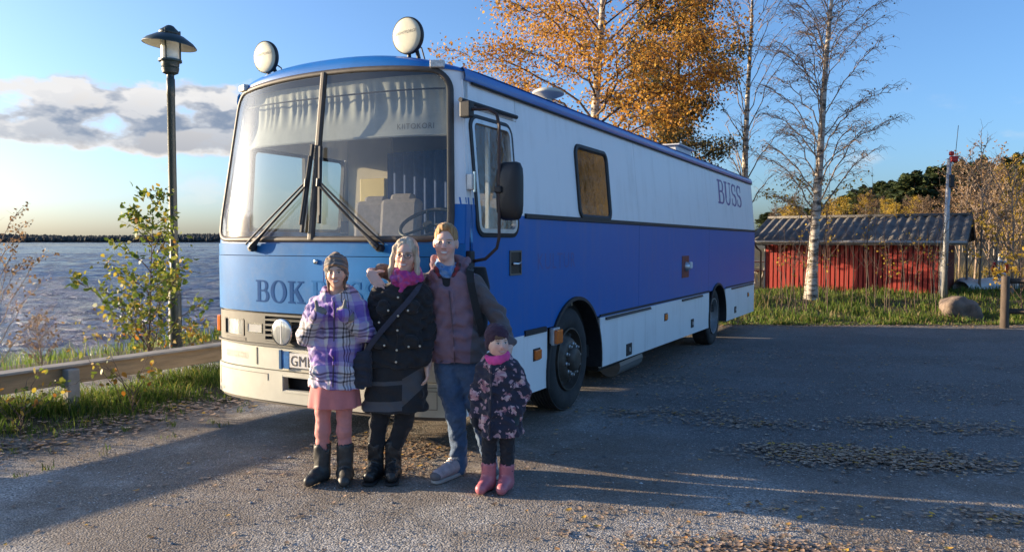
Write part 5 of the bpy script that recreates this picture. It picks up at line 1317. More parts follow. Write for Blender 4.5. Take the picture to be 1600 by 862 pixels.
def plants():
    # big orange birch behind the bus
    rng = np.random.RandomState(101)
    p = at(925, 377, 22.0); b = Vector((p.x, p.y, float(gz(p.x, p.y))))
    sk = grow(rng, 13.5, .20, 54, .16, 3.15, lambda t: .55 + .75 * math.sin(math.pi * min(1, t * .8 + .15)) - .35 * t, .75, .40, 11, 6, 1.0, lean=(.3, 0), wob=.2)
    t = tree_obj('birch_tree', 'large birch with dense orange leaves behind the bus roof', b, sk, bark_birch(), TWIG)
    crown_obj(rng, 'crown', sk[2], 60000, .080, .22, ORANGE, t)
    # dark green-brown tree on its right
    rng = np.random.RandomState(102)
    p = at(1052, 377, 25.0); b = Vector((p.x, p.y, float(gz(p.x, p.y))))
    sk = grow(rng, 10.6, .20, 46, .12, 1.85, lambda t: .7 + .5 * math.sin(math.pi * min(1, t)) - .45 * t, .7, .3, 9, 5, .6, wob=.2)
    t = tree_obj('alder_tree', 'dark olive leafed tree between the orange birch and the bare birch', b, sk, DBARK, TWIG)
    crown_obj(rng, 'crown', sk[2], 40000, .085, .15, OLIVE, t)
    # slender bare birch
    rng = np.random.RandomState(103)
    p = at(1163, 377, 26.0); b = Vector((p.x, p.y, float(gz(p.x, p.y))))
    sk = grow(rng, 13, .15, 40, .14, 1.15, lambda t: .5 + .7 * math.sin(math.pi * min(1, t * .9 + .1)) - .2 * t, 1.9, .1, 6, 4, .5, lean=(.1, 0), wob=.1, limb=.22)
    t = tree_obj('birch_tree', 'slender bare white birch just right of the bus rear end', b, sk, bark_birch(), TWIGL)
    # weeping birch with fine twigs before the shed
    rng = np.random.RandomState(104)
    p = at(1268, 377, 21.5); b = Vector((p.x, p.y, float(gz(p.x, p.y))))
    sk = grow(rng, 11.5, .15, 60, .16, 1.55, lambda t: .65 + .6 * math.sin(math.pi * min(1, t * .9 + .1)) - .35 * t, 1.45, .45, 9, 7, .75, lean=(.75, 0), wob=.15, limb=.20)
    t = tree_obj('birch_tree', 'white birch with fine drooping bare twigs in front of the red shed', b, sk, bark_birch(), TWIGL)
    low = [w for w in sk[2] if w[0][0, 2] < 3.4]
    crown_obj(rng, 'crown', sk[2], 1500, .055, .05, PALE, t, droop=1.2)
    if low: crown_obj(rng, 'low_leaves', low, 420, .07, .05, YELLOW, t, droop=1.2)
    # saplings in front of the shed
    rng = np.random.RandomState(105); SAP = 'leafless saplings before the red shed'
    var = []
    for k in range(7):
        polys = []; leaves = []
        for s in range(rng.randint(1, 3)):
            h = rng.uniform(1.8, 3.9); x0, y0 = rng.normal(0, .10, 2); z = np.linspace(0, h, 7)
            P = np.stack([x0 + rng.normal(0, .16) * z / h * 1.2 + .03 * np.sin(z * 3 + s), y0 + rng.normal(0, .12) * z / h + .03 * np.cos(z * 2.3), z], -1)
            polys.append((P, np.linspace(rng.uniform(.007, .013), .0035, 7)))
            for q in range(rng.randint(5, 12)):
                zz = rng.uniform(.35, .98) * h; bp = np.array([np.interp(zz, z, P[:, 0]), np.interp(zz, z, P[:, 1]), zz]); a = rng.rand() * 6.28; l = rng.uniform(.2, .75) * (1.2 - zz / h * .6)
                d = np.array([math.cos(a), math.sin(a), 0]); W = bez(bp, bp + d * l * .4 + np.array([0, 0, .35 * l]), bp + d * l * .7 + np.array([0, 0, l * .8]), 5); polys.append((W, np.linspace(.005, .0025, 5))); leaves.append((W, 0))
        V, F = tubes_mesh(polys, 5); me = bpy.data.meshes.new('stems')
        o = mesh_from('stems', V, F, TWIG, None, smooth=True); var.append((o, leaves))
    used = set(); ORD = 'first second third fourth fifth sixth seventh eighth ninth tenth eleventh twelfth thirteenth fourteenth fifteenth sixteenth seventeenth eighteenth nineteenth twentieth twenty-first twenty-second twenty-third twenty-fourth twenty-fifth twenty-sixth twenty-seventh'.split()
    for i in range(27):
        px = 1212 + i * 10.3 + rng.uniform(-5, 5); Y = rng.uniform(18.6, 22.6) if px < 1470 else rng.uniform(20, 23)
        p = at(px, 377, Y); loc = (p.x, p.y, float(gz(p.x, p.y)) - .03); k = rng.randint(0, 7)
        r = empty('sapling', loc, rng.rand() * 6.28); sc = rng.uniform(.75, 1.2); r.scale = (1, 1, sc)
        tag(r, ORD[i] + ' thin bare sapling before the red shed, counted from the bus towards the mast', 'sapling', SAP)
        o = var[k][0]
        if k in used: c = o.copy(); COL.objects.link(c); c.parent = r
        else: o.parent = r; used.add(k)
        if i % 4 == 1 and var[k][1]:
            crown_obj(rng, 'leaves', var[k][1], 45, .06, .05, YELLOW, r, droop=1)
    for k in range(7):
        if k not in used: bpy.data.objects.remove(var[k][0])
    # leafless shrub thicket right of the shed, one by one
    for i, (px, Y, h, leafy) in enumerate(((1512, 25, 3.6, 1), (1532, 24, 4.2, 0), (1547, 27, 3.9, 1), (1560, 25, 3.4, 0), (1583, 23, 3.6, 0), (1594, 25, 3.4, 1), (1525, 31, 4.3, 0), (1573, 33, 4.6, 1), (1500, 34, 5.0, 1))):
        p = at(px, 377, Y); rng2 = np.random.RandomState(300 + i)
        sk = grow(rng2, h, .04, 16, .12, 1.0, lambda t: 1.1 - .7 * t, 1.9, .0, 4, 2, .35, wob=.1)
        lab = ['young birch with sparse yellow leaves right of the shed, nearest its gable', 'bare grey sapling right of the grey mast', 'tall young birch with pale yellow leaves behind the boulder', 'short bare sapling above the lifebuoy', 'bare young tree behind the fence post', 'young tree with yellow leaves at the right edge of the photo', 'leafless brown young birch behind the boats', 'tall young birch with yellow leaves behind the lifebuoy', 'young birch with yellow leaves behind the shed gable'][i]
        t = tree_obj('young_birch', lab, (p.x, p.y, float(gz(p.x, p.y))), sk, TWIGL, TWIGL)
        if leafy: crown_obj(rng2, 'crown', sk[2], 900, .09, .08, YELLOW if i % 2 else PALE, t)
    # yellow-leafed bush at the right edge by the fence
    rng = np.random.RandomState(120); p = at(1598, 470, 18.2)
    sk = grow(rng, 1.7, .02, 14, .05, .8, lambda t: 1.0, 1.3, .1, 4, 3, .25)
    t = tree_obj('yellow_bush', 'yellow leafed bush behind the fence at the right edge', (p.x, p.y, float(gz(p.x, p.y))), sk, TWIG, TWIG, cat='bush')
    crown_obj(rng, 'leaves', sk[2], 900, .07, .06, YELLOW, t)
    # leafy sapling by the lamp
    rng = np.random.RandomState(110); p = at(232, 540, 9.5)
    sk = grow(rng, 2.2, .016, 30, .06, .72, lambda t: 1.15 - 1.0 * t ** .6, 1.2, .05, 4, 2, .18, lean=(.08, 0), wob=.04, top=1.9)
    t = tree_obj('leafy_sapling', 'young leafy sapling with green and yellow leaves beside the lamp post', (p.x, p.y, float(gz(p.x, p.y))), sk, TWIG, TWIG, cat='sapling')
    LF = rnd_mat('sapling_leaves', [(0, (.06, .10, .016)), (.4, (.12, .18, .025)), (.65, (.24, .25, .04)), (.85, (.48, .36, .05)), (1, (.50, .20, .03))], .5, trans=.4)
    crown_obj(rng, 'leaves', sk[2] + [(np.stack([sk[0][0][0][i] + (sk[0][0][0][i + 1] - sk[0][0][0][i]) * q for q in np.linspace(0, 1, 5)]), 0) for i in range(11, 15)], 1250, .072, .05, LF, t, droop=.3, hexa=True)
    # low leafy weeds at its foot
    for i, (px, Y, h, n, lab) in enumerate(((185, 9.3, .55, 110, 'low yellow green shrub below the leafy sapling'), (300, 9.6, .5, 130, 'low green shrub between the lamp post and the bus'), (205, 7.15, .22, 70, 'low yellow weed in the grass beside the guardrail post'), (28, 6.3, .20, 90, 'low yellow weed at the left end of the verge'), (265, 8.9, .4, 100, 'small leafy shrub behind the guardrail at the lamp foot'))):
        rng2 = np.random.RandomState(400 + i); p = at(px, 560, Y)
        sk = grow(rng2, h, .008, 10, .02, .42, lambda t: 1.1 - .6 * t, 1.2, .2, 3, 2, .12, wob=.02)
        t = tree_obj('low_shrub', lab, (p.x, p.y, float(gz(p.x, p.y))), sk, TWIG, TWIG, cat='shrub'); crown_obj(rng2, 'leaves', sk[2], n, .055, .025, LF, t, bias=lambda c: .25, hexa=True)
    # dry shrub at the left edge
    for i, (px, Y, h, lab) in enumerate(((-6, 9.0, 1.7, 'dry pinkish brown shrub at the left edge before the lake'), (66, 9.4, .6, 'small dry twiggy shrub beside the larger dry one'))):
        rng2 = np.random.RandomState(130 + i); p = at(px, 540, Y)
        sk = grow(rng2, h, .012, 18, .06, .30 * h, lambda t: 1.1 - .6 * t, 1.7, .0, 5, 3, .16, wob=.05)
        t = tree_obj('dry_shrub', lab, (p.x, p.y, float(gz(p.x, p.y))), sk, TWIGL, TWIGL, cat='shrub'); crown_obj(rng2, 'leaves', sk[2], 700 if i == 0 else 120, .04, .02, PALE, t, droop=1, hexa=True)
plants()

# ---------------------------------------------------------------- wood on the slope to the right
def woods():
    rng = np.random.RandomState(201)
    PINE = rnd_mat('pine_needles', [(0, (.018, .034, .012)), (.5, (.042, .064, .022)), (.85, (.085, .105, .035)), (1, (.12, .12, .04))], .8, trans=.15)
    BARE = rnd_mat('bare_birch_haze', [(0, (.09, .06, .045)), (.6, (.17, .115, .075)), (1, (.26, .17, .08))], .8, trans=.3)
    PB = mat('pine_bark', (.14, .075, .04), .9, var=.3, vscale=2)
    protos = {'pine': [], 'birch': [], 'gold': []}
    for k in range(3):
        r2 = np.random.RandomState(210 + k); H = 12
        tr = np.stack([.2 * np.sin(np.linspace(0, 2, 8) + k), .1 * np.cos(np.linspace(0, 3, 8)), np.linspace(0, H, 8)], -1)
        o = empty('pine_tree', (0, 0, -50)); V, F = tubes_mesh([(tr, np.linspace(.2, .03, 8))], 7); mesh_from('trunk', V, F, PB, o, smooth=True)
        n = 3000; C = []
        for i in range(34):
            f = .22 + .78 * (i + r2.rand()) / 34; a = r2.rand() * 6.28; L = (3.0 * (1.05 - f) ** .7 + .3) * r2.uniform(.6, 1.2)
            d = L * np.sqrt(r2.rand(n // 34)) ; aa = a + r2.normal(0, .35, n // 34)
            C.append(np.stack([np.cos(aa) * d, np.sin(aa) * d, f * H + .25 * d + r2.normal(0, .22, n // 34)], -1))
        C = np.concatenate(C); m = len(C); a_ = r2.normal(0, 1, (m, 3)); a_ /= np.linalg.norm(a_, axis=1)[:, None]; b_ = np.cross(a_, r2.normal(0, 1, (m, 3))); b_ /= np.linalg.norm(b_, axis=1)[:, None]; s = r2.uniform(.18, .38, m)[:, None]
        V = np.stack([C - a_ * s, C + b_ * s * .5, C + a_ * s, C - b_ * s * .5], 1).reshape(-1, 3)
        c = mesh_from('crown', V, np.arange(4 * m).reshape(m, 4), PINE, o); c.data.attributes.new('rnd', 'FLOAT', 'FACE').data.foreach_set('value', r2.rand(m).astype(np.float32))
        protos['pine'].append(o)
    for kind, M_, nl, sz in (('birch', BARE, 2600, .16), ('gold', YELLOW, 2600, .15)):
        for k in range(2):
            r2 = np.random.RandomState(230 + k + (10 if kind == 'gold' else 0))
            sk = grow(r2, 9, .09, 26, .15, 1.7, lambda t: .8 + .5 * math.sin(math.pi * t) - .5 * t, 1.2, .2, 5, 2, .5)
            o = empty('birch_tree', (0, 0, -50)); V, F = tubes_mesh(sk[0], 7); mesh_from('trunk', V, F, mat('far_birch_bark', (.36, .31, .25), .8, var=.35, vscale=2), o, smooth=True)
            V, F = tubes_mesh(sk[1], 4); mesh_from('limbs', V, F, TWIGL, o)
            crown_obj(r2, 'crown', sk[2], nl, sz, .15, M_, o); protos[kind].append(o)
    first = {id(p): True for v in protos.values() for p in v}
    def put(kind, x, y, s):
        p = protos[kind][rng.randint(len(protos[kind]))]; loc = (x, y, float(gz(x, y)) - .1)
        if first[id(p)]:
            o = p; o.location = loc; o.scale = s if isinstance(s, tuple) else (s,) * 3; first[id(p)] = False
        else: o = dup(p, None, loc, rng.rand() * 6.28, s)
        if kind == 'pine': tag(o, 'dark green pine in the wood on the slope behind the shed', 'pine tree', 'pines in the wood behind the shed')
        elif kind == 'gold': tag(o, 'golden leafed birch in the wood on the slope behind the shed', 'birch tree', 'golden birches in the wood behind the shed')
        else: tag(o, 'brown nearly bare birch in the wood behind the shed', 'birch tree', 'brown birches in the wood behind the shed')
    # skyline of the wood climbs towards the right edge
    for i in range(130):
        px = rng.uniform(1205, 1800); Y = rng.uniform(78, 125)
        x = (px - 800) / 1200 * Y
        tgt = np.interp(px, [1200, 1300, 1420, 1500, 1600, 1800], [332, 312, 270, 255, 232, 210]) + rng.uniform(-6, 30)
        top = CH + (377 - tgt) / 1200 * Y; s = max(.35, (top - float(gz(x, Y))) / 12.3); put('pine', x, Y, (max(1.15, s * 1.25),) * 2 + (min(s, 1.5),))
    for i in range(40):
        px = rng.uniform(1490, 1800); Y = rng.uniform(40, 72); x = (px - 800) / 1200 * Y
        top = CH + (377 - rng.uniform(300, 352)) / 1200 * Y; put('birch', x, Y, max(.3, (top - float(gz(x, Y))) / 9.2))
    for i in range(28):
        px = rng.uniform(1200, 1480); Y = rng.uniform(45, 75); x = (px - 800) / 1200 * Y
        top = CH + (377 - rng.uniform(300, 345)) / 1200 * Y; put('birch' if i % 3 else 'gold', x, Y, max(.25, (top - float(gz(x, Y))) / 9.2))
    for (px, Y, py) in ((1232, 36, 322), (1302, 38, 310), (1395, 48, 318), (1518, 50, 312), (1590, 46, 296), (1612, 40, 290), (1650, 44, 280), (1720, 46, 260), (1790, 40, 250)):
        x = (px - 800) / 1200 * Y; put('gold', x, Y, max(.25, (CH + (377 - py) / 1200 * Y - float(gz(x, Y))) / 9.2))
    for (x, y, s) in ((20, 26, 1.0), (22.5, 28, 1.1), (26, 31, 1.2), (24, 25.5, 1.1), (29, 34, 1.3), (27, 27.5, 1.2), (31, 30, 1.2), (19, 22.5, .9), (34, 37, 1.4)):   # trees the bus window mirrors
        put('gold' if int(x) % 3 else 'birch', x, y, s)
woods()

# ---------------------------------------------------------------- red shed
def shed():
    RZ = math.radians(-34); p = at(1196, 377, 25.6); z0 = .08; Lf, D, Hw = 5.22, 4.0, 1.66
    s = empty('red_shed', (p.x, p.y, z0), RZ); tag(s, 'small red board shed with grey corrugated roof beyond the yard', 'shed')
    RED = mat('falu_red', lin(158, 58, 49)[:3], .85, var=.16, vscale=3, stretch=(6, 6, .6), bump=.08, bscale=20)
    WH = mat('white_boards', (.60, .58, .54), .7, var=.1, vscale=8)
    ROOF = mat('fibre_cement', (.085, .08, .076), .85, var=.3, vscale=2.5, bump=.1, bscale=25, col2=(.18, .17, .155, 1))
    MB().span(0.02, Lf - .02, .03, D, -.3, Hw).build('wall', mat('red_backing', lin(92, 30, 28)[:3], .9), s)
    n = 37; pitch = (Lf - .14) / n
    proto = None
    for i in range(n):
        x = .0 + pitch * (i + .5)
        if proto is None: proto = MB().span(-pitch * .36, pitch * .36, -.012, .028, .0, Hw - .02).build('board', RED, s, bevel=.004); proto.location = (x, 0, 0)
        else: c = proto.copy(); COL.objects.link(c); c.parent = s; c.location = (x, RND.uniform(-.006, .006), RND.uniform(-.015, .01))
    MB().span(Lf - .13, Lf + .02, -.03, .0, -.05, Hw).build('corner_board', WH, s, bevel=.004)
    MB().span(Lf, Lf + .025, .0, .14, -.05, Hw).build('corner_board', WH, s, bevel=.004)
    MB().span(-.02, .0, -.02, .12, -.05, Hw).build('corner_board', WH, s, bevel=.004)
    MB().span(-.05, Lf + .05, -.02, .06, -.45, -.01).build('plinth', mat('plinth', (.16, .15, .14), .9, var=.3), s)
    for (x0, x1) in ((-.001, .02), (Lf - .02, Lf + .001)):
        MB().add([(x0, .0, Hw), (x1, .0, Hw), (x0, D, Hw), (x1, D, Hw), (x0, D / 2, Hw + .62), (x1, D / 2, Hw + .62)], [(0, 2, 4), (1, 5, 3), (0, 4, 5, 1), (2, 3, 5, 4), (0, 1, 3, 2)]).build('gable', RED, s)
    # roof sheets with deep waves
    ov, og = .42, .48; slope = .66 / (D / 2); x0, x1 = -og, Lf + og + .12; W = 1.08; k = 0; x = x0
    while x < x1 - .05:
        w = min(W, x1 - x)
        for sg in (0, 1):
            V = []; F = []; nn = max(4, int(w / .0225)); m_ = 4
            for j in range(m_ + 1):
                q = j / m_; yy = -ov + (D / 2 + ov + .06) * q
                for i in range(nn + 1):
                    xx = x + w * i / nn; z = Hw + .055 + slope * yy + .030 * math.cos(2 * math.pi * (xx - x0) / .27) + (.006 if k % 2 else 0)
                    V.append((xx, yy if sg == 0 else D - yy, z))
            top = len(V); V += [(a, b, c - .012) for (a, b, c) in V]
            for j in range(m_):
                for i in range(nn):
                    a = j * (nn + 1) + i; F += [(a, a + 1, a + nn + 2, a + nn + 1), (top + a, top + a + nn + 1, top + a + nn + 2, top + a + 1)]
            for i in range(nn): F.append((i, top + i, top + i + 1, i + 1))
            MB().add(V, F).build('roof_sheet', ROOF, s, smooth=True)
        x += W - .02; k += 1
    MB().tube([(x0, D / 2, Hw + .055 + slope * (D / 2) + .03), (x1, D / 2, Hw + .055 + slope * (D / 2) + .03)], .06, 10).build('ridge_cap', ROOF, s, smooth=True)
    GUT = mat('gutter_grey', (.38, .36, .34), .5, metal=.3, var=.15)
    MB().tube([(x0, -ov - .05, Hw - .10), (x1, -ov - .05, Hw - .12)], .045, 10).build('gutter', GUT, s, smooth=True)
    MB().span(x0, x1, -ov + .0, -ov + .03, Hw - .20, Hw - .05).build('fascia', mat('fascia_grey', (.24, .22, .2), .8), s)
    MB().tube([(-.25, -ov - .05, Hw - .14), (-.2, -.3, Hw - .3), (-.12, -.08, Hw - .42), (-.12, -.08, .05)], .035, 8).build('downpipe', mat('downpipe_dark', (.03, .03, .032), .5), s, smooth=True)
    for xe in (x0 + .01, x1 - .03):
        for sg in (0, 1):
            pts = [(-ov, Hw - .02 + slope * -ov), (D / 2, Hw - .02 + slope * D / 2)]
            V = []
            for (yy, zz) in pts:
                yv = yy if sg == 0 else D - yy
                V += [(xe, yv, zz - .16), (xe + .02, yv, zz - .16), (xe + .02, yv, zz), (xe, yv, zz)]
            MB().add(V, [(0, 1, 2, 3), (7, 6, 5, 4), (0, 4, 5, 1), (1, 5, 6, 2), (2, 6, 7, 3), (3, 7, 4, 0)]).build('barge_board', mat('barge_dark', (.05, .045, .042), .8), s)
shed()

# ---------------------------------------------------------------- small things to the right
def small_things():
    GALV = mat('galvanised', (.42, .42, .42), .45, metal=.5, var=.15, vscale=6)
    p = at(1477, 377, 21.2); z = float(gz(p.x, p.y)); m = empty('mast', (p.x, p.y, z)); tag(m, 'tall pale grey metal mast with a red top standing before the shed corner', 'mast')
    H = 3.92 - z; MB().tube([(0, 0, -.1), (.02, 0, H * .5), (.06, 0, H)], [.075, .068, .055], 14).build('pole', GALV, m, smooth=True)
    MB().box((.16, -.02, H - .02), (.20, .14, .16)).build('red_lantern', mat('red_lantern', lin(190, 30, 25)[:3], .5), m, bevel=.03)
    MB().box((.10, -.02, H + .13), (.12, .10, .12)).build('red_lantern', mat('red_lantern', ()), m, bevel=.03)
    MB().tube([(.06, 0, H - .03), (.2, 0, H - .12)], .015, 6).build('bracket', RUBBER, m)
    MB().tube([(.22, 0, H + .1), (.28, 0, H + .9)], .008, 5).build('aerial', RUBBER, m)
    MB().box((.09, -.06, H - .62), (.12, .10, .34)).build('junction_box', RUBBER, m, bevel=.015)
    # boulder
    p = at(1502, 470, 18.4); z = float(gz(p.x, p.y))
    bm = bmesh.new(); bmesh.ops.create_icosphere(bm, subdivisions=4, radius=1)
    from mathutils import noise as mn
    for v in bm.verts:
        c = v.co.copy(); d = 1 + .30 * mn.noise(c * 1.3 + Vector((3, 1, 2))) + .13 * mn.noise(c * 3.1) + .05 * mn.noise(c * 8) + .02 * mn.noise(c * 18); v.co = Vector((c.x * .50 * d, c.y * .38 * d, max(-.3, c.z) * .36 * d))
        v.co.z += .10 * math.exp(-((v.co.x + .15) / .3) ** 2) if v.co.z > 0 else 0
    me = bpy.data.meshes.new('boulder'); bm.to_mesh(me); bm.free()
    o = link_mesh('boulder', me, mat('granite', (.12, .09, .072), .95, col2=(.25, .19, .155, 1), vscale=5, bump=1.0, bscale=9, detail=8, dirt=(.10, .10, .06, .5), dscale=4), None, True); o.location = (p.x, p.y, z + .08); o.rotation_euler = (0, .15, .2)
    tag(o, 'rounded reddish grey boulder in the grass below the mast', 'boulder')
    # rail fence at the right edge
    p = at(1573, 377, 16.2); z = float(gz(p.x, p.y)); f = empty('rail_fence', (p.x, p.y, z), math.radians(-8)); tag(f, 'dark brown round wooden post and rail fence at the right edge', 'fence')
    DW = mat('dark_wood', (.085, .062, .046), .8, var=.35, vscale=6, bump=.2, bscale=22, stretch=(3, 3, .5))
    MB().lathe([(.001, 1.10), (.07, 1.10), (.082, 1.08), (.082, .3), (.088, -.1), (.001, -.1)], 16).build('post', DW, f, auto=40)
    MB().lathe([(.001, 1.10), (.07, 1.10), (.082, 1.08), (.082, .3), (.088, -.1), (.001, -.1)], 16, Matrix.Translation((2.6, 0, -.02))).build('post', DW, f, auto=40)
    for zz in (1.0, .36): MB().tube([(.0, .02, zz), (1.3, .02, zz - .01), (3.0, .02, zz)], .06, 10).build('rail', DW, f, smooth=True)
    # lifebuoy on its stand
    p = at(1563, 419, 27); z = float(gz(p.x, p.y)); l = empty('lifebuoy_stand', (p.x, p.y, z)); tag(l, 'white and red lifebuoy hanging on a thin grey stand', 'lifebuoy')
    zc = p.z - z; MB().tube([(0, .08, -.05), (0, .08, zc + .5)], .03, 8).build('stand_post', GALV, l)
    V = []; F = []; n, m_ = 32, 10
    for sec in range(2):
        mb = MB()
        for part in range(4):
            if part % 2 != sec: continue
            a0 = math.pi / 4 + part * math.pi / 2
            pts = [(.26 * math.cos(a0 + math.pi / 2 * i / 8), 0, zc + .26 * math.sin(a0 + math.pi / 2 * i / 8)) for i in range(9)]
            mb.tube(pts, .062, 10)
        mb.build('ring_white' if sec == 0 else 'ring_red', mat('buoy_white', (.72, .72, .68), .5) if sec == 0 else mat('buoy_red', lin(190, 45, 30)[:3], .5), l, smooth=True)
    # upturned boats
    HULL = mat('boat_white', (.60, .60, .58), .45, var=.1, vscale=4, dirt=(.3, .28, .22, .4))
    HULLG = mat('boat_grey', (.26, .26, .26), .5, var=.15, vscale=4)
    def boat(px, Y, rz, mt, lab, sc):
        p = at(px, 377, Y); z = float(gz(p.x, p.y)); b = empty('rowing_boat', (p.x, p.y, z + .05), rz); b.scale = (sc,) * 3; tag(b, lab, 'boat')
        def hull(a, c):
            t = 2 * a - 1; w = .62 * (1 - abs(t) ** 2.6) ** .7 if t > -.0 else .62 * (1 - .25 * t * t); ang = math.pi * c
            return (1.9 * t, w * math.cos(ang), (.50 - .12 * t * t) * math.sin(ang) ** .8 + .02)
        MB().grid(hull, 26, 14).build('hull', mt, b, smooth=True)
        MB().tube([(-1.8, 0, .50 - .1), (0, 0, .54), (1.7, 0, .42)], .03, 6).build('keel', mt, b)
        for sg in (-1, 1): MB().tube([Vector((1.9 * t, sg * (.64 * (1 - abs(t) ** 2.6) ** .7 if t > 0 else .64 * (1 - .25 * t * t)), .03)) for t in np.linspace(-1, .98, 14)], .035, 6).build('gunwale', mt, b)
    boat(1548, 24.5, .3, HULL, 'white upturned rowing boat below the lifebuoy', .62)
    boat(1512, 25.5, 1.0, HULLG, 'grey upturned rowing boat beside the shed gable', .6)
    # stones along the near shore
    rng = np.random.RandomState(77); GRAN = mat('shore_stone', (.15, .14, .13), .9, var=.35, vscale=3, bump=.3, bscale=10)
    # picnic table left of the shed
    p = at(1186, 377, 27.5); z = float(gz(p.x, p.y)); t = empty('picnic_table', (p.x, p.y, z + .1), .3); tag(t, 'small weathered picnic table seen between the bus and the shed', 'table')
    GW = mat('weathered_wood', (.20, .18, .16), .8, var=.2)
    for k in range(4): MB().box((0, -.27 + k * .18, .74), (1.5, .165, .035)).build('table_board', GW, t)
    for sg in (-1, 1):
        MB().box((0, sg * .68, .44), (1.5, .26, .04)).build('bench_board', GW, t)
        for xx in (-.55, .55): MB().tube([(xx, sg * .3, .72), (xx, sg * .62, 0)], .035, 6).build('leg', GW, t)
    for xx in (-.55, .55): MB().box((xx, 0, .41), (.06, 1.5, .07)).build('crossbar', GW, t)
small_things()
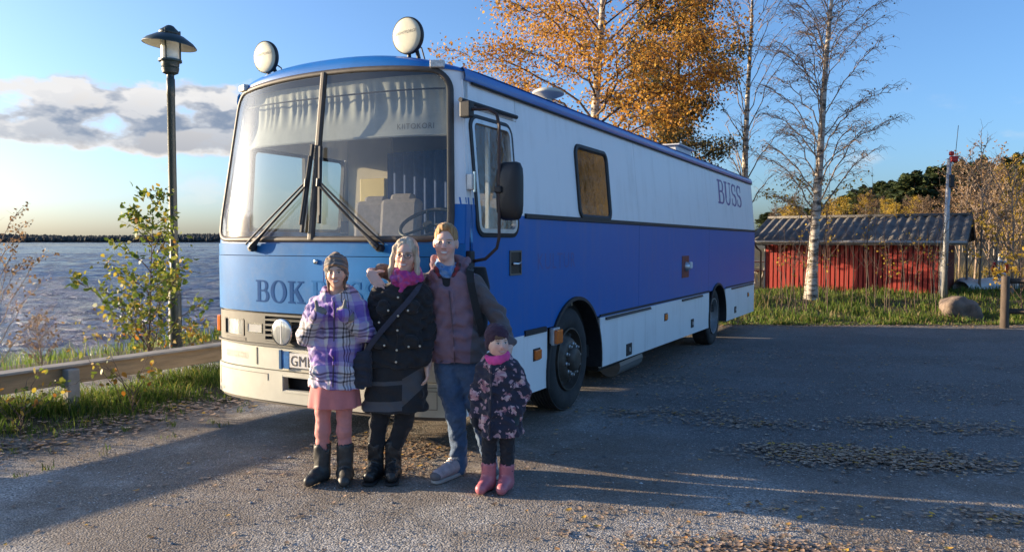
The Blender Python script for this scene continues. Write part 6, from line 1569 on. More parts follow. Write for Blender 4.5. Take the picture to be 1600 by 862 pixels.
# ---------------------------------------------------------------- people: smooth-blended surfaces meshed with surface nets
class Field:
    def __init__(s, lo, hi, h):
        s.lo = np.array(lo, float); s.h = h
        s.n = np.ceil((np.array(hi) - s.lo) / h).astype(int) + 1
        s.F = np.full(s.n, .2, dtype=np.float32)
        s.ax = [s.lo[i] + h * np.arange(s.n[i]) for i in range(3)]
    def _box(s, lo, hi):
        a = np.maximum(0, np.floor((np.array(lo) - s.lo) / s.h).astype(int)); b = np.minimum(s.n, np.ceil((np.array(hi) - s.lo) / s.h).astype(int) + 1)
        return a, b
    def put(s, lo, hi, fn, k=.02, sub=False):
        m = max(k, .0) + 3 * s.h; a, b = s._box(np.array(lo) - m, np.array(hi) + m)
        if np.any(b <= a): return
        X, Y, Z = np.meshgrid(s.ax[0][a[0]:b[0]], s.ax[1][a[1]:b[1]], s.ax[2][a[2]:b[2]], indexing='ij')
        d = fn(X, Y, Z).astype(np.float32); V = s.F[a[0]:b[0], a[1]:b[1], a[2]:b[2]]
        if sub:
            d = -d; h = np.maximum(k - np.abs(V - d), 0) / max(k, 1e-6); V[...] = np.maximum(V, d) + h * h * k * .25
        else:
            h = np.maximum(k - np.abs(V - d), 0) / max(k, 1e-6); V[...] = np.minimum(V, d) - h * h * k * .25
    def cone(s, a, b, ra, rb, k=.02, sub=False):
        a = np.array(a, float); b = np.array(b, float); ba = b - a; L2 = ba @ ba + 1e-12; r = max(ra, rb)
        def fn(X, Y, Z):
            px, py, pz = X - a[0], Y - a[1], Z - a[2]; t = np.clip((px * ba[0] + py * ba[1] + pz * ba[2]) / L2, 0, 1)
            return np.sqrt((px - t * ba[0]) ** 2 + (py - t * ba[1]) ** 2 + (pz - t * ba[2]) ** 2) - (ra + (rb - ra) * t)
        s.put(np.minimum(a, b) - r, np.maximum(a, b) + r, fn, k, sub)
    def chain(s, pts, rs, k=.02):
        for i in range(len(pts) - 1): s.cone(pts[i], pts[i + 1], rs[i], rs[i + 1], k)
    def ell(s, c, r, R=None, k=.02, sub=False):
        c = np.array(c, float); r = np.array(r, float); Rm = np.eye(3) if R is None else np.array(R)
        def fn(X, Y, Z):
            p = np.stack([X - c[0], Y - c[1], Z - c[2]], -1) @ Rm      # local = R^T p
            q = p / r; k0 = np.linalg.norm(q, axis=-1); k1 = np.linalg.norm(q / r, axis=-1) + 1e-9
            return k0 * (k0 - 1) / k1
        m = max(r); s.put(c - m, c + m, fn, k, sub)
    def loft(s, rows, k=.03, p=2.4, pleat=0, npl=9):
        """rows: (x, y, z, rx, ry) any order"""
        rows = sorted(rows, key=lambda r: r[2]); A = np.array(rows, float); z = A[:, 2]
        def fn(X, Y, Z):
            cx, cy, rx, ry = (np.interp(Z, z, A[:, i]) for i in (0, 1, 3, 4))
            if pleat:
                th = np.arctan2((Y - cy) / ry, (X - cx) / rx); w = 1 + pleat * np.sin(th * npl + .7) * np.clip((z[-1] - Z) / (z[-1] - z[0]), 0, 1); rx = rx * w; ry = ry * w
            q = (np.abs((X - cx) / rx) ** p + np.abs((Y - cy) / ry) ** p) ** (1 / p)
            d = (q - 1) * np.minimum(rx, ry); e = np.maximum(Z - z[-1], z[0] - Z)
            return np.where(e > 0, np.sqrt(np.maximum(d, 0) ** 2 + e ** 2), np.maximum(d, e))
        rx = A[:, 3].max() * (1 + pleat); ry = A[:, 4].max() * (1 + pleat)
        s.put((A[:, 0].min() - rx, A[:, 1].min() - ry, z[0]), (A[:, 0].max() + rx, A[:, 1].max() + ry, z[-1]), fn, k)
    def floor(s, z):
        Z = s.ax[2][None, None, :]; s.F = np.maximum(s.F, (z - Z).astype(np.float32) * np.ones_like(s.F))
    def wrinkle(s, amp, seed, freq=26, zs=.6):
        rng = np.random.RandomState(seed); X, Y, Z = s.ax[0][:, None, None], s.ax[1][None, :, None], s.ax[2][None, None, :]
        w = 0
        for i in range(6):
            f = freq * 2.3 * rng.uniform(.5, 1.5); a = rng.normal(0, 1, 3); a /= np.linalg.norm(a); a[2] *= 1.5
            w = w + np.sin(f * (a[0] * X + a[1] * Y + a[2] * Z) + 1.6 * np.sin(f * .5 * (a[1] * X + a[2] * Y - a[0] * Z) + i) + rng.rand() * 6)
        s.F = s.F + (amp / 2.2) * w.astype(np.float32) * (np.abs(s.F) < .05)
    def mesh(s):
        F = s.F; n = np.array(F.shape); cn = n - 1; total = int(np.prod(cn))
        cnt = np.zeros(total); acc = np.zeros((total, 3)); info = []
        st = np.array([cn[1] * cn[2], cn[2], 1])
        for ax in range(3):
            sl0 = [slice(None)] * 3; sl1 = [slice(None)] * 3; sl0[ax] = slice(0, -1); sl1[ax] = slice(1, None)
            A = F[tuple(sl0)]; B = F[tuple(sl1)]; cr = (A < 0) != (B < 0); I = np.argwhere(cr); a = A[cr]; b = B[cr]
            pos = I.astype(float); pos[:, ax] += a / (a - b); o1, o2 = [i for i in range(3) if i != ax]
            cells = []
            ok_all = np.ones(len(I), bool)
            for (d1, d2) in ((-1, -1), (0, -1), (0, 0), (-1, 0)):
                c = I.copy(); c[:, o1] += d1; c[:, o2] += d2; ok = np.all((c >= 0) & (c < cn), axis=1); ok_all &= ok
                id_ = (c * st).sum(1); cells.append(id_)
                i2 = id_[ok]; cnt += np.bincount(i2, minlength=total)
                for k in range(3): acc[:, k] += np.bincount(i2, weights=pos[ok, k], minlength=total)
            Q = np.stack(cells, 1)[ok_all]; flip = (a < 0)[ok_all]
            if ax == 1: flip = ~flip
            Q[~flip] = Q[~flip][:, ::-1]; info.append(Q)
        act = cnt > 0; remap = -np.ones(total, int); remap[act] = np.arange(act.sum())
        V = acc[act] / cnt[act][:, None] * s.h + s.lo; Q = remap[np.concatenate(info)]
        return V, Q
def sdf_obj(name, fld, material, parent, origin, relax=1):
    V, Q = fld.mesh()
    for _ in range(relax):     # light smoothing
        acc = np.zeros_like(V); c = np.zeros(len(V))
        for i in range(4):
            np.add.at(acc, Q[:, i], V[Q[:, (i + 1) % 4]] + V[Q[:, (i + 3) % 4]]); np.add.at(c, Q[:, i], 2)
        V = .5 * V + .5 * acc / np.maximum(c, 1)[:, None]
    o = mesh_from(name, V - np.array(origin), Q, material, parent, smooth=True)
    return o, V
def rotm(yaw, pitch=0, roll=0): return np.array(Matrix.Rotation(yaw, 3, 'Z') @ Matrix.Rotation(roll, 3, 'Y') @ Matrix.Rotation(pitch, 3, 'X'))
def add_head(f, c, hs, R, neck_to):
    P = lambda x, y, z: np.array(c) + R @ np.array([x, y, z]) * hs
    f.ell(P(0, .012, .030), np.array((.075, .094, .088)) * hs, R, .02)
    f.ell(P(0, -.016, -.040), np.array((.058, .070, .074)) * hs, R, .035)
    f.cone(P(0, -.060, -.096), P(0, -.055, -.09), .019 * hs, .022 * hs, .035)
    for s in (-1, 1):
        f.ell(P(s * .034, -.054, -.032), np.array((.024, .024, .024)) * hs, R, .03)
        f.ell(P(s * .076, .014, -.008), np.array((.010, .021, .031)) * hs, R, .008)
    f.ell(P(0, -.074, .024), np.array((.046, .016, .012)) * hs, R, .025)
    for s in (-1, 1): f.ell(P(s * .031, -.100, .0), np.array((.017, .017, .011)) * hs, R, .016, sub=True)
    for s in (-1, 1): f.ell(P(s * .031, -.077, .0), np.array((.0135,) * 3) * hs, R, .004)
    f.cone(P(0, -.088, .004), P(0, -.108, -.031), .0085 * hs, .0135 * hs, .014)
    for s in (-1, 1): f.ell(P(s * .012, -.098, -.035), np.array((.008, .009, .007)) * hs, R, .006)
    f.ell(P(0, -.087, -.0595), np.array((.026, .010, .0065)) * hs, R, .008); f.ell(P(0, -.085, -.0725), np.array((.022, .010, .0075)) * hs, R, .008)
    f.cone(P(0, .015, -.06), neck_to, .052 * hs, .058 * hs, .03)
def add_hand(f, w, d, n, side, s=1.0, curl=.5, thumb=None, k=.006):
    w = np.array(w, float); d = np.array(d, float); d /= np.linalg.norm(d); n = np.array(n, float); n -= d * (n @ d); n /= np.linalg.norm(n); t = np.cross(d, n) * side
    for i, L in enumerate((.074, .084, .078, .060)):
        kn = w + (d * (.088 - .004 * abs(i - 1)) + t * (.030 - .0195 * i)) * s
        f.cone(w + (d * .01 + t * (.018 - .012 * i)) * s, kn, .0165 * s, .0125 * s, .012)
        a1, a2 = curl * .9, curl * 2.0; m = kn + (d * math.cos(a1) + n * math.sin(a1)) * L * .52 * s; e = m + (d * math.cos(a2) + n * math.sin(a2)) * L * .48 * s
        f.cone(kn, m, .0102 * s, .0092 * s, k * .5); f.cone(m, e, .0092 * s, .0078 * s, k * .5)
    b = w + (d * .026 + t * .026) * s; td = np.array(thumb, float) if thumb is not None else t * .75 + d * .62 + n * .3; td /= np.linalg.norm(td)
    f.cone(b - td * .01 * s, b + td * .044 * s, .0145 * s, .0115 * s, .012); e2 = td * .8 + d * .25; e2 /= np.linalg.norm(e2); f.cone(b + td * .044 * s, b + td * .044 * s + e2 * .034 * s, .0112 * s, .009 * s, k)

def skin_mat(name, skin, brow, lip, iris, blush=.35, smile=1.0, glasses=False):
    m = bpy.data.materials.new(name); m.use_nodes = True; nt = m.node_tree; N = nt.nodes; L = nt.links; b = N['Principled BSDF']
    at1 = N.new('ShaderNodeAttribute'); at1.attribute_name = 'hc'; at2 = N.new('ShaderNodeAttribute'); at2.attribute_name = 'hm'
    tc = N.new('ShaderNodeTexCoord'); nz = N.new('ShaderNodeTexNoise'); nz.inputs['Scale'].default_value = 26; nz.inputs['Detail'].default_value = 3; L.new(tc.outputs['Object'], nz.inputs['Vector'])
    def mix(f, a, c):
        x = N.new('ShaderNodeMix'); x.data_type = 'RGBA'
        for sk, v in ((x.inputs[0], f), (x.inputs[6], a), (x.inputs[7], c)):
            if hasattr(v, 'links'): L.new(v, sk)
            else: sk.default_value = v
        return x.outputs[2]
    cur = mix(nz.outputs[0], tuple(c * .88 for c in skin) + (1,), tuple(min(1, c * 1.1) for c in skin) + (1,))
    def feat(c, r, col, soft=.3, amt=1.0, warp=False):
        nonlocal cur
        s = N.new('ShaderNodeVectorMath'); s.operation = 'SUBTRACT'; L.new((at2 if warp else at1).outputs['Vector'], s.inputs[0]); s.inputs[1].default_value = c
        d = N.new('ShaderNodeVectorMath'); d.operation = 'DIVIDE'; L.new(s.outputs[0], d.inputs[0]); d.inputs[1].default_value = r
        l = N.new('ShaderNodeVectorMath'); l.operation = 'LENGTH'; L.new(d.outputs[0], l.inputs[0])
        mr = N.new('ShaderNodeMapRange'); L.new(l.outputs['Value'], mr.inputs[0]); mr.inputs[1].default_value = 1 + soft; mr.inputs[2].default_value = 1 - soft; mr.inputs[3].default_value = 0; mr.inputs[4].default_value = amt
        cur = mix(mr.outputs[0], cur, tuple(col) + (1,))
    red = (skin[0] * .95, skin[1] * .55, skin[2] * .5)
    for s in (-1, 1): feat((s * .038, -.07, -.034), (.030, .05, .024), red, .7, blush)
    feat((0, -.11, -.03), (.016, .03, .016), red, .7, blush)
    for s in (-1, 1):
        feat((s * .031, -.09, -.001), (.0155, .04, .0095), tuple(c * .62 for c in skin), .5, .6)
        feat((s * .031, -.09, -.0005), (.0135, .04, .0056), (.72, .68, .65), .25)
        feat((s * .031, -.09, 0.0), (.0062, .04, .0060), iris, .2)
        feat((s * .031, -.09, .0058), (.0155, .04, .0026), (.03, .02, .015), .4, .85)
        feat((s * .033, -.09, .0195), (.0185, .05, .0046), brow, .5, .85)
    feat((0, -.09, -.0655), (.031, .04, .0125), lip, .3, .9, True)
    feat((0, -.09, -.0645), (.0215, .04, .0052 * smile), (.74, .70, .64), .2, 1.0, True)
    for s in (-1, 1): feat((s * .010, -.105, -.042), (.005, .02, .0028), tuple(c * .35 for c in skin), .5, .8)
    L.new(cur, b.inputs['Base Color']); b.inputs['Roughness'].default_value = .5; b.inputs['Subsurface Weight'].default_value = .12; b.inputs['Subsurface Radius'].default_value = (.8, .3, .15); b.inputs['Subsurface Scale'].default_value = .012
    return m
def head_attrs(o, V, c, R, hs):
    hc = ((V - np.array(c)) @ R) / hs; far = hc[:, 2] < -.16; hc[far] = 5.0
    a = o.data.attributes.new('hc', 'FLOAT_VECTOR', 'POINT'); a.data.foreach_set('vector', hc.astype(np.float32).ravel())
    hm = hc.copy(); hm[:, 2] -= 6.5 * np.minimum(hc[:, 0] ** 2, .002); a = o.data.attributes.new('hm', 'FLOAT_VECTOR', 'POINT'); a.data.foreach_set('vector', hm.astype(np.float32).ravel())

def cloth(name, col, var=.12, vscale=14, bump=.15, bscale=55, rough=.85, **k): return mat(name, col, rough, var=var, vscale=vscale, bump=bump, bscale=bscale, sheen=.15, **k)
def bands_mat(name, build):
    m = bpy.data.materials.new(name); m.use_nodes = True; nt = m.node_tree; N = nt.nodes; L = nt.links; b = N['Principled BSDF']
    tc = N.new('ShaderNodeTexCoord'); sx = N.new('ShaderNodeSeparateXYZ'); L.new(tc.outputs['Object'], sx.inputs[0])
    def mm(op, a, b_=0.0):
        n = N.new('ShaderNodeMath'); n.operation = op
        for i, v in enumerate((a, b_)):
            if isinstance(v, (int, float)): n.inputs[i].default_value = v
            else: L.new(v, n.inputs[i])
        return n.outputs[0]
    def ramp(x, stops, const=True):
        r = N.new('ShaderNodeValToRGB'); L.new(x, r.inputs[0]); e = r.color_ramp.elements; r.color_ramp.interpolation = 'CONSTANT' if const else 'LINEAR'
        while len(e) < len(stops): e.new(.5)
        for i, (p, c) in enumerate(stops): e[i].position = p; e[i].color = tuple(c) + (1,)
        return r.outputs[0]
    def mix(f, a, c, mode='MIX'):
        x = N.new('ShaderNodeMix'); x.data_type = 'RGBA'; x.blend_type = mode
        for sk, v in ((x.inputs[0], f), (x.inputs[6], a), (x.inputs[7], c)):
            if hasattr(v, 'links'): L.new(v, sk)
            elif isinstance(v, (int, float)): sk.default_value = v
            else: sk.default_value = tuple(v) + ((1,) if len(v) == 3 else ())
        return x.outputs[2]
    def noise(sc, det=4, vec=None):
        n = N.new('ShaderNodeTexNoise'); n.inputs['Scale'].default_value = sc; n.inputs['Detail'].default_value = det; L.new(vec or tc.outputs['Object'], n.inputs['Vector']); return n
    c = build(dict(N=N, L=L, tc=tc, x=sx.outputs[0], y=sx.outputs[1], z=sx.outputs[2], mm=mm, ramp=ramp, mix=mix, noise=noise))
    L.new(c, b.inputs['Base Color']); b.inputs['Roughness'].default_value = .8; b.inputs['Sheen Weight'].default_value = .15
    nz = noise(55, 4); bp = N.new('ShaderNodeBump'); bp.inputs['Strength'].default_value = .4; bp.inputs['Distance'].default_value = .01; L.new(nz.outputs[0], bp.inputs['Height']); L.new(bp.outputs[0], b.inputs['Normal'])
    return m

def new_field(J, x0, x1, y0, y1, d0, d1, h):
    """pixel window (x0..x1, y0..y1) and depth offsets -> field box"""
    a = J(x0, y1, 0); b = J(x1, y0, 0); return Field((a[0], a[1] + d0, min(a[2], 0) - .02 if y1 > 740 else a[2]), (b[0], b[1] + d1, b[2]), h)
class Person:
    def __init__(s, label, px, Y, cat='person'):
        s.Y = Y; p = at(px, 377, Y); s.o = np.array((p.x, Y, 0.0)); s.label = label; s.root = None
    def J(s, px, py, dy=0.0):
        # a point on the person's own plane, shifted in depth (the shift keeps its width and height there)
        p = at(px, py, s.Y); return np.array((p.x, p.y + dy, p.z))
    def rows(s, rr): return [(s.J(px, py)[0], s.Y + dy, s.J(px, py)[2], s.J(px + hw, py)[0] - s.J(px, py)[0], ry) for (px, py, hw, ry, dy) in rr]
    def field(s, x0, x1, y0, y1, h, d=(-.4, .35)): return new_field(s.J, x0, x1, y0, y1, d[0], d[1], h)
    def part(s, name, f, material, parent=None, relax=1): return sdf_obj(name, f, material, parent or s.root, s.o, relax)[0]
    def body(s, f, head_c, R, hs, material):
        o, V = sdf_obj('person', f, material, None, s.o); head_attrs(o, V, head_c, R, hs); o.location = tuple(s.o); tag(o, s.label, 'person', 'people posing before the bus'); s.root = o
        return o
    def tube(s, name, pts, r, material, parent=None, n=8):
        return MB().tube([Vector(p) - Vector(s.o) for p in pts], r, n).build(name, material, parent or s.root, smooth=True)
def boot(f, top, ankle, toe, r, z0=0.0, rf=.042):
    f.cone(top, ankle, r, r * .88, .02); heel = np.array((ankle[0], ankle[1] + .02, z0 + rf)); f.cone(ankle, heel, r * .88, rf * 1.05, .03)
    t = np.array((toe[0], toe[1], z0 + rf * .82)); f.cone(heel, t, rf, rf * .92, .03); mid = heel * .45 + t * .55; f.cone(np.array(ankle) - np.array((0, 0, .02)), mid + np.array((0, 0, .02)), r * .72, rf * .8, .03)

# --- girl in the purple checked jacket
def girl():
    P = Person('girl in striped beanie, purple white checked jacket and pink leggings with thumbs up', 526, 5.25); J = P.J
    hc = J(527, 425, -.03); hs = .89; R = rotm(.10, .0, -.06)
    f = P.field(462, 592, 390, 765, .0055)
    add_head(f, hc, hs, R, J(527, 470)); f.loft(P.rows([(526, 470, 28, .08, 0), (526, 500, 30, .09, 0), (526, 560, 28, .085, 0), (526, 610, 32, .09, 0)]))
    for (sh, el, wr) in ((J(494, 476), J(480, 520, -.05), J(505, 494, -.19)), (J(562, 476), J(575, 519, -.05), J(554, 493, -.19))): f.chain([sh, el, wr], [.042, .034, .026], .03)
    for (hp, kn, an) in ((J(513, 605), J(505, 655, -.01), J(503, 735)), (J(540, 605), J(538, 655, -.01), J(539, 735))): f.chain([hp, kn, an], [.045, .033, .028], .02)
    for (a, t) in ((J(503, 740), J(494, 740, -.12)), (J(539, 740), J(543, 740, -.12))): f.cone((a[0], a[1], .05), (t[0], t[1], .035), .03, .028, .03)
    P.body(f, hc, R, hs, skin_mat('girl_skin', (.70, .44, .32), (.10, .06, .035), (.50, .20, .17), (.05, .03, .02), .3, .9))
    # leggings
    f = P.field(478, 575, 590, 740, .006)
    f.cone(J(513, 604), J(540, 604), .07, .07, .03)
    f.chain([J(510, 605), J(505, 640, -.005), J(505, 672, -.01), J(504, 692), J(504, 720)], [.068, .053, .050, .043, .034], .02); f.chain([J(540, 605), J(538, 640, -.005), J(538, 672, -.01), J(539, 692), J(539, 720)], [.068, .053, .050, .043, .034], .02)
    f.wrinkle(.0018, 1, 40); P.part('leggings', f, cloth('pink_leggings', (.62, .25, .22), .08))
    # boots
    BT = mat('black_rubber_boots', (.045, .043, .040), .5, var=.2, vscale=14, dirt=(.14, .125, .10, .6), dscale=14)
    for (tp, an, toe) in ((J(504, 697), J(503, 738), J(492, 738, -.14)), (J(539, 697), J(539, 738), J(545, 738, -.15))):
        f = Field((tp[0] - .16, P.Y - .32, -.02), (tp[0] + .16, P.Y + .14, tp[2] + .03), .006)
        boot(f, tp, an, toe, .060, .004, .044); f.cone(tp, tp + np.array((0, 0, .05)), .052, .05, .0, sub=True); f.floor(.001); f.wrinkle(.002, 3, 40); b = P.part('rubber_boot', f, BT)
    # skirt
    f = P.field(470, 580, 585, 640, .006); f.loft(P.rows([(524, 592, 36, .12, 0), (523, 610, 38, .128, 0), (523, 634, 40, .138, 0)]), .0, 2.2, .05, 9); P.part('skirt', f, cloth('pink_skirt', (.60, .20, .19), .08))
    # jacket
    def plaid(k):
        mm, ramp, mix = k['mm'], k['ramp'], k['mix']; W = (.68, .66, .70); PU = (.20, .09, .46); LP = (.46, .34, .64); BK = (.035, .03, .045); GY = (.25, .23, .27)
        nz = k['noise'](7, 2); wx = mm('ADD', k['x'], mm('MULTIPLY', mm('SUBTRACT', nz.outputs[0], .5), .05)); wz = mm('ADD', k['z'], mm('MULTIPLY', mm('SUBTRACT', nz.outputs[0], .5), .06))
        wx = mm('ADD', wx, mm('MULTIPLY', k['y'], .6))
        fx = mm('FRACT', mm('MULTIPLY', mm('ADD', wx, .155), 3.6)); fz = mm('FRACT', mm('MULTIPLY', mm('ADD', wz, .02), 3.4))
        st = [(0, LP), (.10, W), (.16, PU), (.34, LP), (.40, W), (.52, BK), (.555, W), (.59, GY), (.635, W), (.67, BK), (.705, W), (.86, LP)]
        a = ramp(fx, st); c = ramp(fz, [(0, PU), (.2, LP), (.3, W), (.48, BK), (.52, W), (.57, GY), (.62, W), (.66, BK), (.70, W), (.85, LP), (.93, PU)])
        return mix(.5, mix(.45, a, c), mix(1.0, a, c, 'MULTIPLY'))
    f = P.field(462, 592, 440, 610, .006)
    f.loft(P.rows([(527, 450, 20, .085, .02), (527, 458, 24, .09, .015), (526, 466, 33, .10, .01), (526, 475, 39, .11, 0), (526, 490, 41, .118, 0), (526, 520, 40, .122, 0), (526, 560, 40, .128, 0), (526, 585, 42, .132, 0), (526, 602, 43, .134, 0)]), .0, 2.3)
    f.chain([J(494, 479), J(481, 521, -.05), J(507, 492, -.185)], [.066, .062, .046], .025); f.chain([J(560, 479), J(574, 520, -.05), J(551, 491, -.185)], [.066, .062, .046], .025)
    for (px, py, dy) in ((503, 494, -.17), (555, 493, -.17)): f.cone(J(px, py, dy), J(px + (6 if px < 520 else -6), py - 7, dy - .04), .043, .047, .005)
    f.ell(J(527, 458, .07), (.13, .08, .06), None, .03)                       # hood
    f.cone(J(517, 458, -.055), J(510, 466, -.07), .03, .025, .02); f.cone(J(538, 457, -.055), J(545, 466, -.07), .03, .025, .02)
    for (px, py) in ((506, 575), (548, 572)): f.ell(J(px, py, -.125), (.05, .022, .05), None, .012)
    f.cone(J(529, 465, -.112), J(528, 600, -.136), .012, .012, .01)
    f.ell(J(527, 446, -.03), (.070, .085, .060), None, .015, sub=True)
    f.wrinkle(.007, 5, 26); jk = P.part('jacket', f, bands_mat('purple_check', plaid))
    # gloves with thumbs up
    GL = cloth('grey_glove', (.20, .195, .18), .15)
    for (w, side, d, th) in ((J(503, 492, -.20), -1, (.40, -.30, .45), (-.15, -.15, 1)), (J(556, 491, -.20), 1, (-.40, -.30, .45), (.15, -.15, 1))):
        f = Field(w - .13, w + .13, .005); add_hand(f, w, d, (-.2 * side * -1, .8, -.45), side, .85, 1.35, th); f.ell(w + np.array(d) * .075, (.030, .028, .034), None, .02); f.cone(w + np.array(d) * .08 + np.array((0, -.01, .01)), w + np.array(d) * .08 + np.array(th) * .075, .0145, .011, .01); f.cone(w, w + np.array(d) * .03, .032, .03, .02)
        P.part('glove', f, GL)
    # striped beanie
    def stripes(k):
        z = k['mm']('FRACT', k['mm']('MULTIPLY', k['mm']('ADD', k['z'], k['mm']('MULTIPLY', k['y'], .4)), 17.0))
        return k['mix'](.15, k['ramp'](z, [(0, (.11, .095, .085)), (.38, (.20, .15, .11)), (.52, (.36, .17, .06)), (.66, (.13, .115, .11)), (.84, (.22, .20, .19))]), (.1, .09, .08))
    Q = lambda x, y, z: np.array(hc) + R @ np.array((x, y, z)) * hs
    f = Field(hc - .2, hc + .22, .005); f.ell(Q(0, .016, .04), np.array((.092, .112, .098)) * hs, R, 0); f.cone(Q(0, .02, .11), Q(.0, .03, .138), .045 * hs, .016 * hs, .05); f.ell(Q(0, .03, -.03), np.array((.086, .085, .08)) * hs, R, .02)
    f.ell(Q(0, -.105, -.048), np.array((.064, .105, .092)) * hs, R, .012, sub=True); f.ell(Q(0, 0, -.03), np.array((.072, .09, .12)) * hs, R, .005, sub=True)
    Zc = Q(0, 0, -.075)[2]; f.floor(Zc); f.wrinkle(.003, 8, 50); P.part('beanie', f, bands_mat('striped_knit', stripes))
    for s in (-1, 1):
        f = Field(hc - .16, hc + .16, .006); f.cone(Q(s * .062, -.03, -.06), Q(s * .058, -.05, -.13), .013, .008, .01); P.part('hair_lock', f, mat('brown_hair', (.12, .06, .03), .6, var=.3, vscale=40))
    P.tube('zip', [J(529, 470, -.128), J(529, 520, -.136), J(528, 598, -.150)], .004, mat('zip_dark', (.05, .05, .055), .4))
girl()

# --- woman in the black coat
def woman_black():
    P = Person('woman with grey blond hair and glasses in a long black coat, pink scarf', 624, 5.30); J = P.J
    hc = J(635, 398, -.02); hs = .99; R = rotm(-.06, .02, .07)
    Q = lambda x, y, z: np.array(hc) + R @ np.array((x, y, z)) * hs
    f = P.field(555, 690, 362, 765, .0055)
    add_head(f, hc, hs, R, J(633, 450)); f.loft(P.rows([(630, 450, 30, .085, 0), (627, 480, 34, .10, 0), (625, 545, 30, .09, 0), (622, 600, 30, .085, 0)]))
    for (sh, el, wr) in ((J(594, 464), J(584, 520, .02), J(590, 572, -.03)), (J(662, 462), J(668, 520, .04), J(668, 572, -.02))): f.chain([sh, el, wr], [.05, .04, .03], .03)
    add_hand(f, J(590, 572, -.03), (.15, -.1, -1), (1, -.2, 0), -1, .9, .5); add_hand(f, J(668, 570, -.04), (.05, -.1, -1), (-1, -.2, 0), 1, .9, .5)
    for (hp, kn, an) in ((J(603, 600), J(592, 660), J(588, 735)), (J(640, 600), J(628, 660), J(614, 735))): f.chain([hp, kn, an], [.05, .038, .03], .02)
    for (a, t) in ((J(588, 740), J(583, 740, -.13)), (J(614, 740), J(616, 740, -.13))): f.cone((a[0], a[1], .05), (t[0], t[1], .04), .03, .028, .03)
    P.body(f, hc, R, hs, skin_mat('woman_skin', (.72, .46, .35), (.22, .15, .10), (.52, .19, .18), (.06, .06, .07), .35, 1.1))
    BLK = cloth('black_coat', (.014, .014, .016), .25, bump=.2)
    f = P.field(555, 690, 630, 720, .006)
    f.chain([J(600, 625), J(592, 660), J(589, 690), J(588, 708)], [.075, .062, .054, .044], .02); f.chain([J(636, 625), J(630, 660), J(619, 690), J(615, 708)], [.075, .064, .054, .044], .02); f.wrinkle(.003, 2, 34); P.part('trousers', f, cloth('black_trousers', (.013, .013, .015), .2))
    BT = mat('black_leather_boots', (.022, .021, .021), .45, var=.25, vscale=18, dirt=(.09, .08, .07, .4), dscale=16)
    for (tp, an, toe) in ((J(588, 694), J(587, 735), J(583, 735, -.15)), (J(615, 694), J(614, 735), J(617, 735, -.15))):
        f = Field((tp[0] - .15, P.Y - .32, -.02), (tp[0] + .15, P.Y + .14, tp[2] + .04), .006); boot(f, tp, an, toe, .059, .018, .044); f.floor(.016); f.wrinkle(.003, 3, 45); b = P.part('winter_boot', f, BT)
        f = Field((tp[0] - .15, P.Y - .32, -.02), (tp[0] + .15, P.Y + .14, .06), .005); h_ = np.array((an[0], an[1] + .03, .015)); f.cone(h_, (toe[0], toe[1], .015), .045, .048, .01); f.floor(.001)
        Zt = f.ax[2][None, None, :]; f.F = np.maximum(f.F, (Zt - .018).astype(np.float32) + 0 * f.F); P.part('boot_sole', f, mat('sole_black', (.02, .02, .02), .8), b)
        for i in range(4):
            z = .07 + i * .035; y = an[1] - .075 + i * .012; MB().tube([Vector((an[0] - .03, y, z)) - Vector(P.o), Vector((an[0], y - .012, z + .012)) - Vector(P.o), Vector((an[0] + .03, y, z)) - Vector(P.o)], .004, 5).build('lace', RUBBER, b)
    # long woollen skirt with grey bands
    def bands(k):
        z = k['z']; x = k['x']; mm = k['mm']; s = mm('ADD', mm('SUBTRACT', z, mm('MULTIPLY', x, .05)), 0)
        left = k['ramp'](mm('MULTIPLY', s, 1.0), [(0, (.013, .013, .015)), (.50, (.085, .085, .092)), (.565, (.013, .013, .015)), (.675, (.075, .075, .08)), (.70, (.013, .013, .015))])
        diag = mm('MULTIPLY', mm('GREATER_THAN', mm('ADD', z, mm('MULTIPLY', x, -.9)), .50), mm('LESS_THAN', mm('ADD', z, mm('MULTIPLY', x, -.55)), .70)); right = k['mix'](diag, (.013, .013, .015), (.075, .075, .08))
        return k['mix'](mm('GREATER_THAN', x, .03), left, right)
    f = P.field(548, 690, 550, 655, .006); f.loft(P.rows([(622, 556, 42, .118, 0), (620, 585, 45, .125, 0), (618, 615, 48, .132, 0), (617, 640, 51, .14, 0)]), 0, 2.2, .035, 7); f.wrinkle(.004, 6, 20); P.part('wool_skirt', f, bands_mat('banded_wool', bands))
    # coat
    f = P.field(548, 700, 425, 580, .006)
    f.loft(P.rows([(636, 436, 20, .085, .02), (634, 444, 29, .092, .01), (631, 450, 35, .10, .01), (629, 459, 38, .112, 0), (627, 480, 39, .122, 0), (626, 520, 38, .122, 0), (625, 545, 41, .13, 0), (623, 570, 44, .138, 0)]), 0, 2.3)
    f.chain([J(593, 459), J(583, 518, .0), J(589, 560, -.06)], [.068, .062, .052], .025); f.chain([J(660, 461), J(667, 518, .02), J(664, 560, -.06)], [.066, .058, .048], .025)
    for (px, py, w) in ((598, 530, .055), (646, 530, .055), (604, 478, .045), (648, 476, .045)): f.ell(J(px, py, -.125), (w, .02, .052), None, .012)
    f.cone(J(633, 446, -.10), J(624, 566, -.135), .014, .014, .012)
    f.wrinkle(.006, 15, 30); ct = P.part('coat', f, BLK)
    SN = mat('snap_metal', (.6, .58, .52), .3, metal=.9)
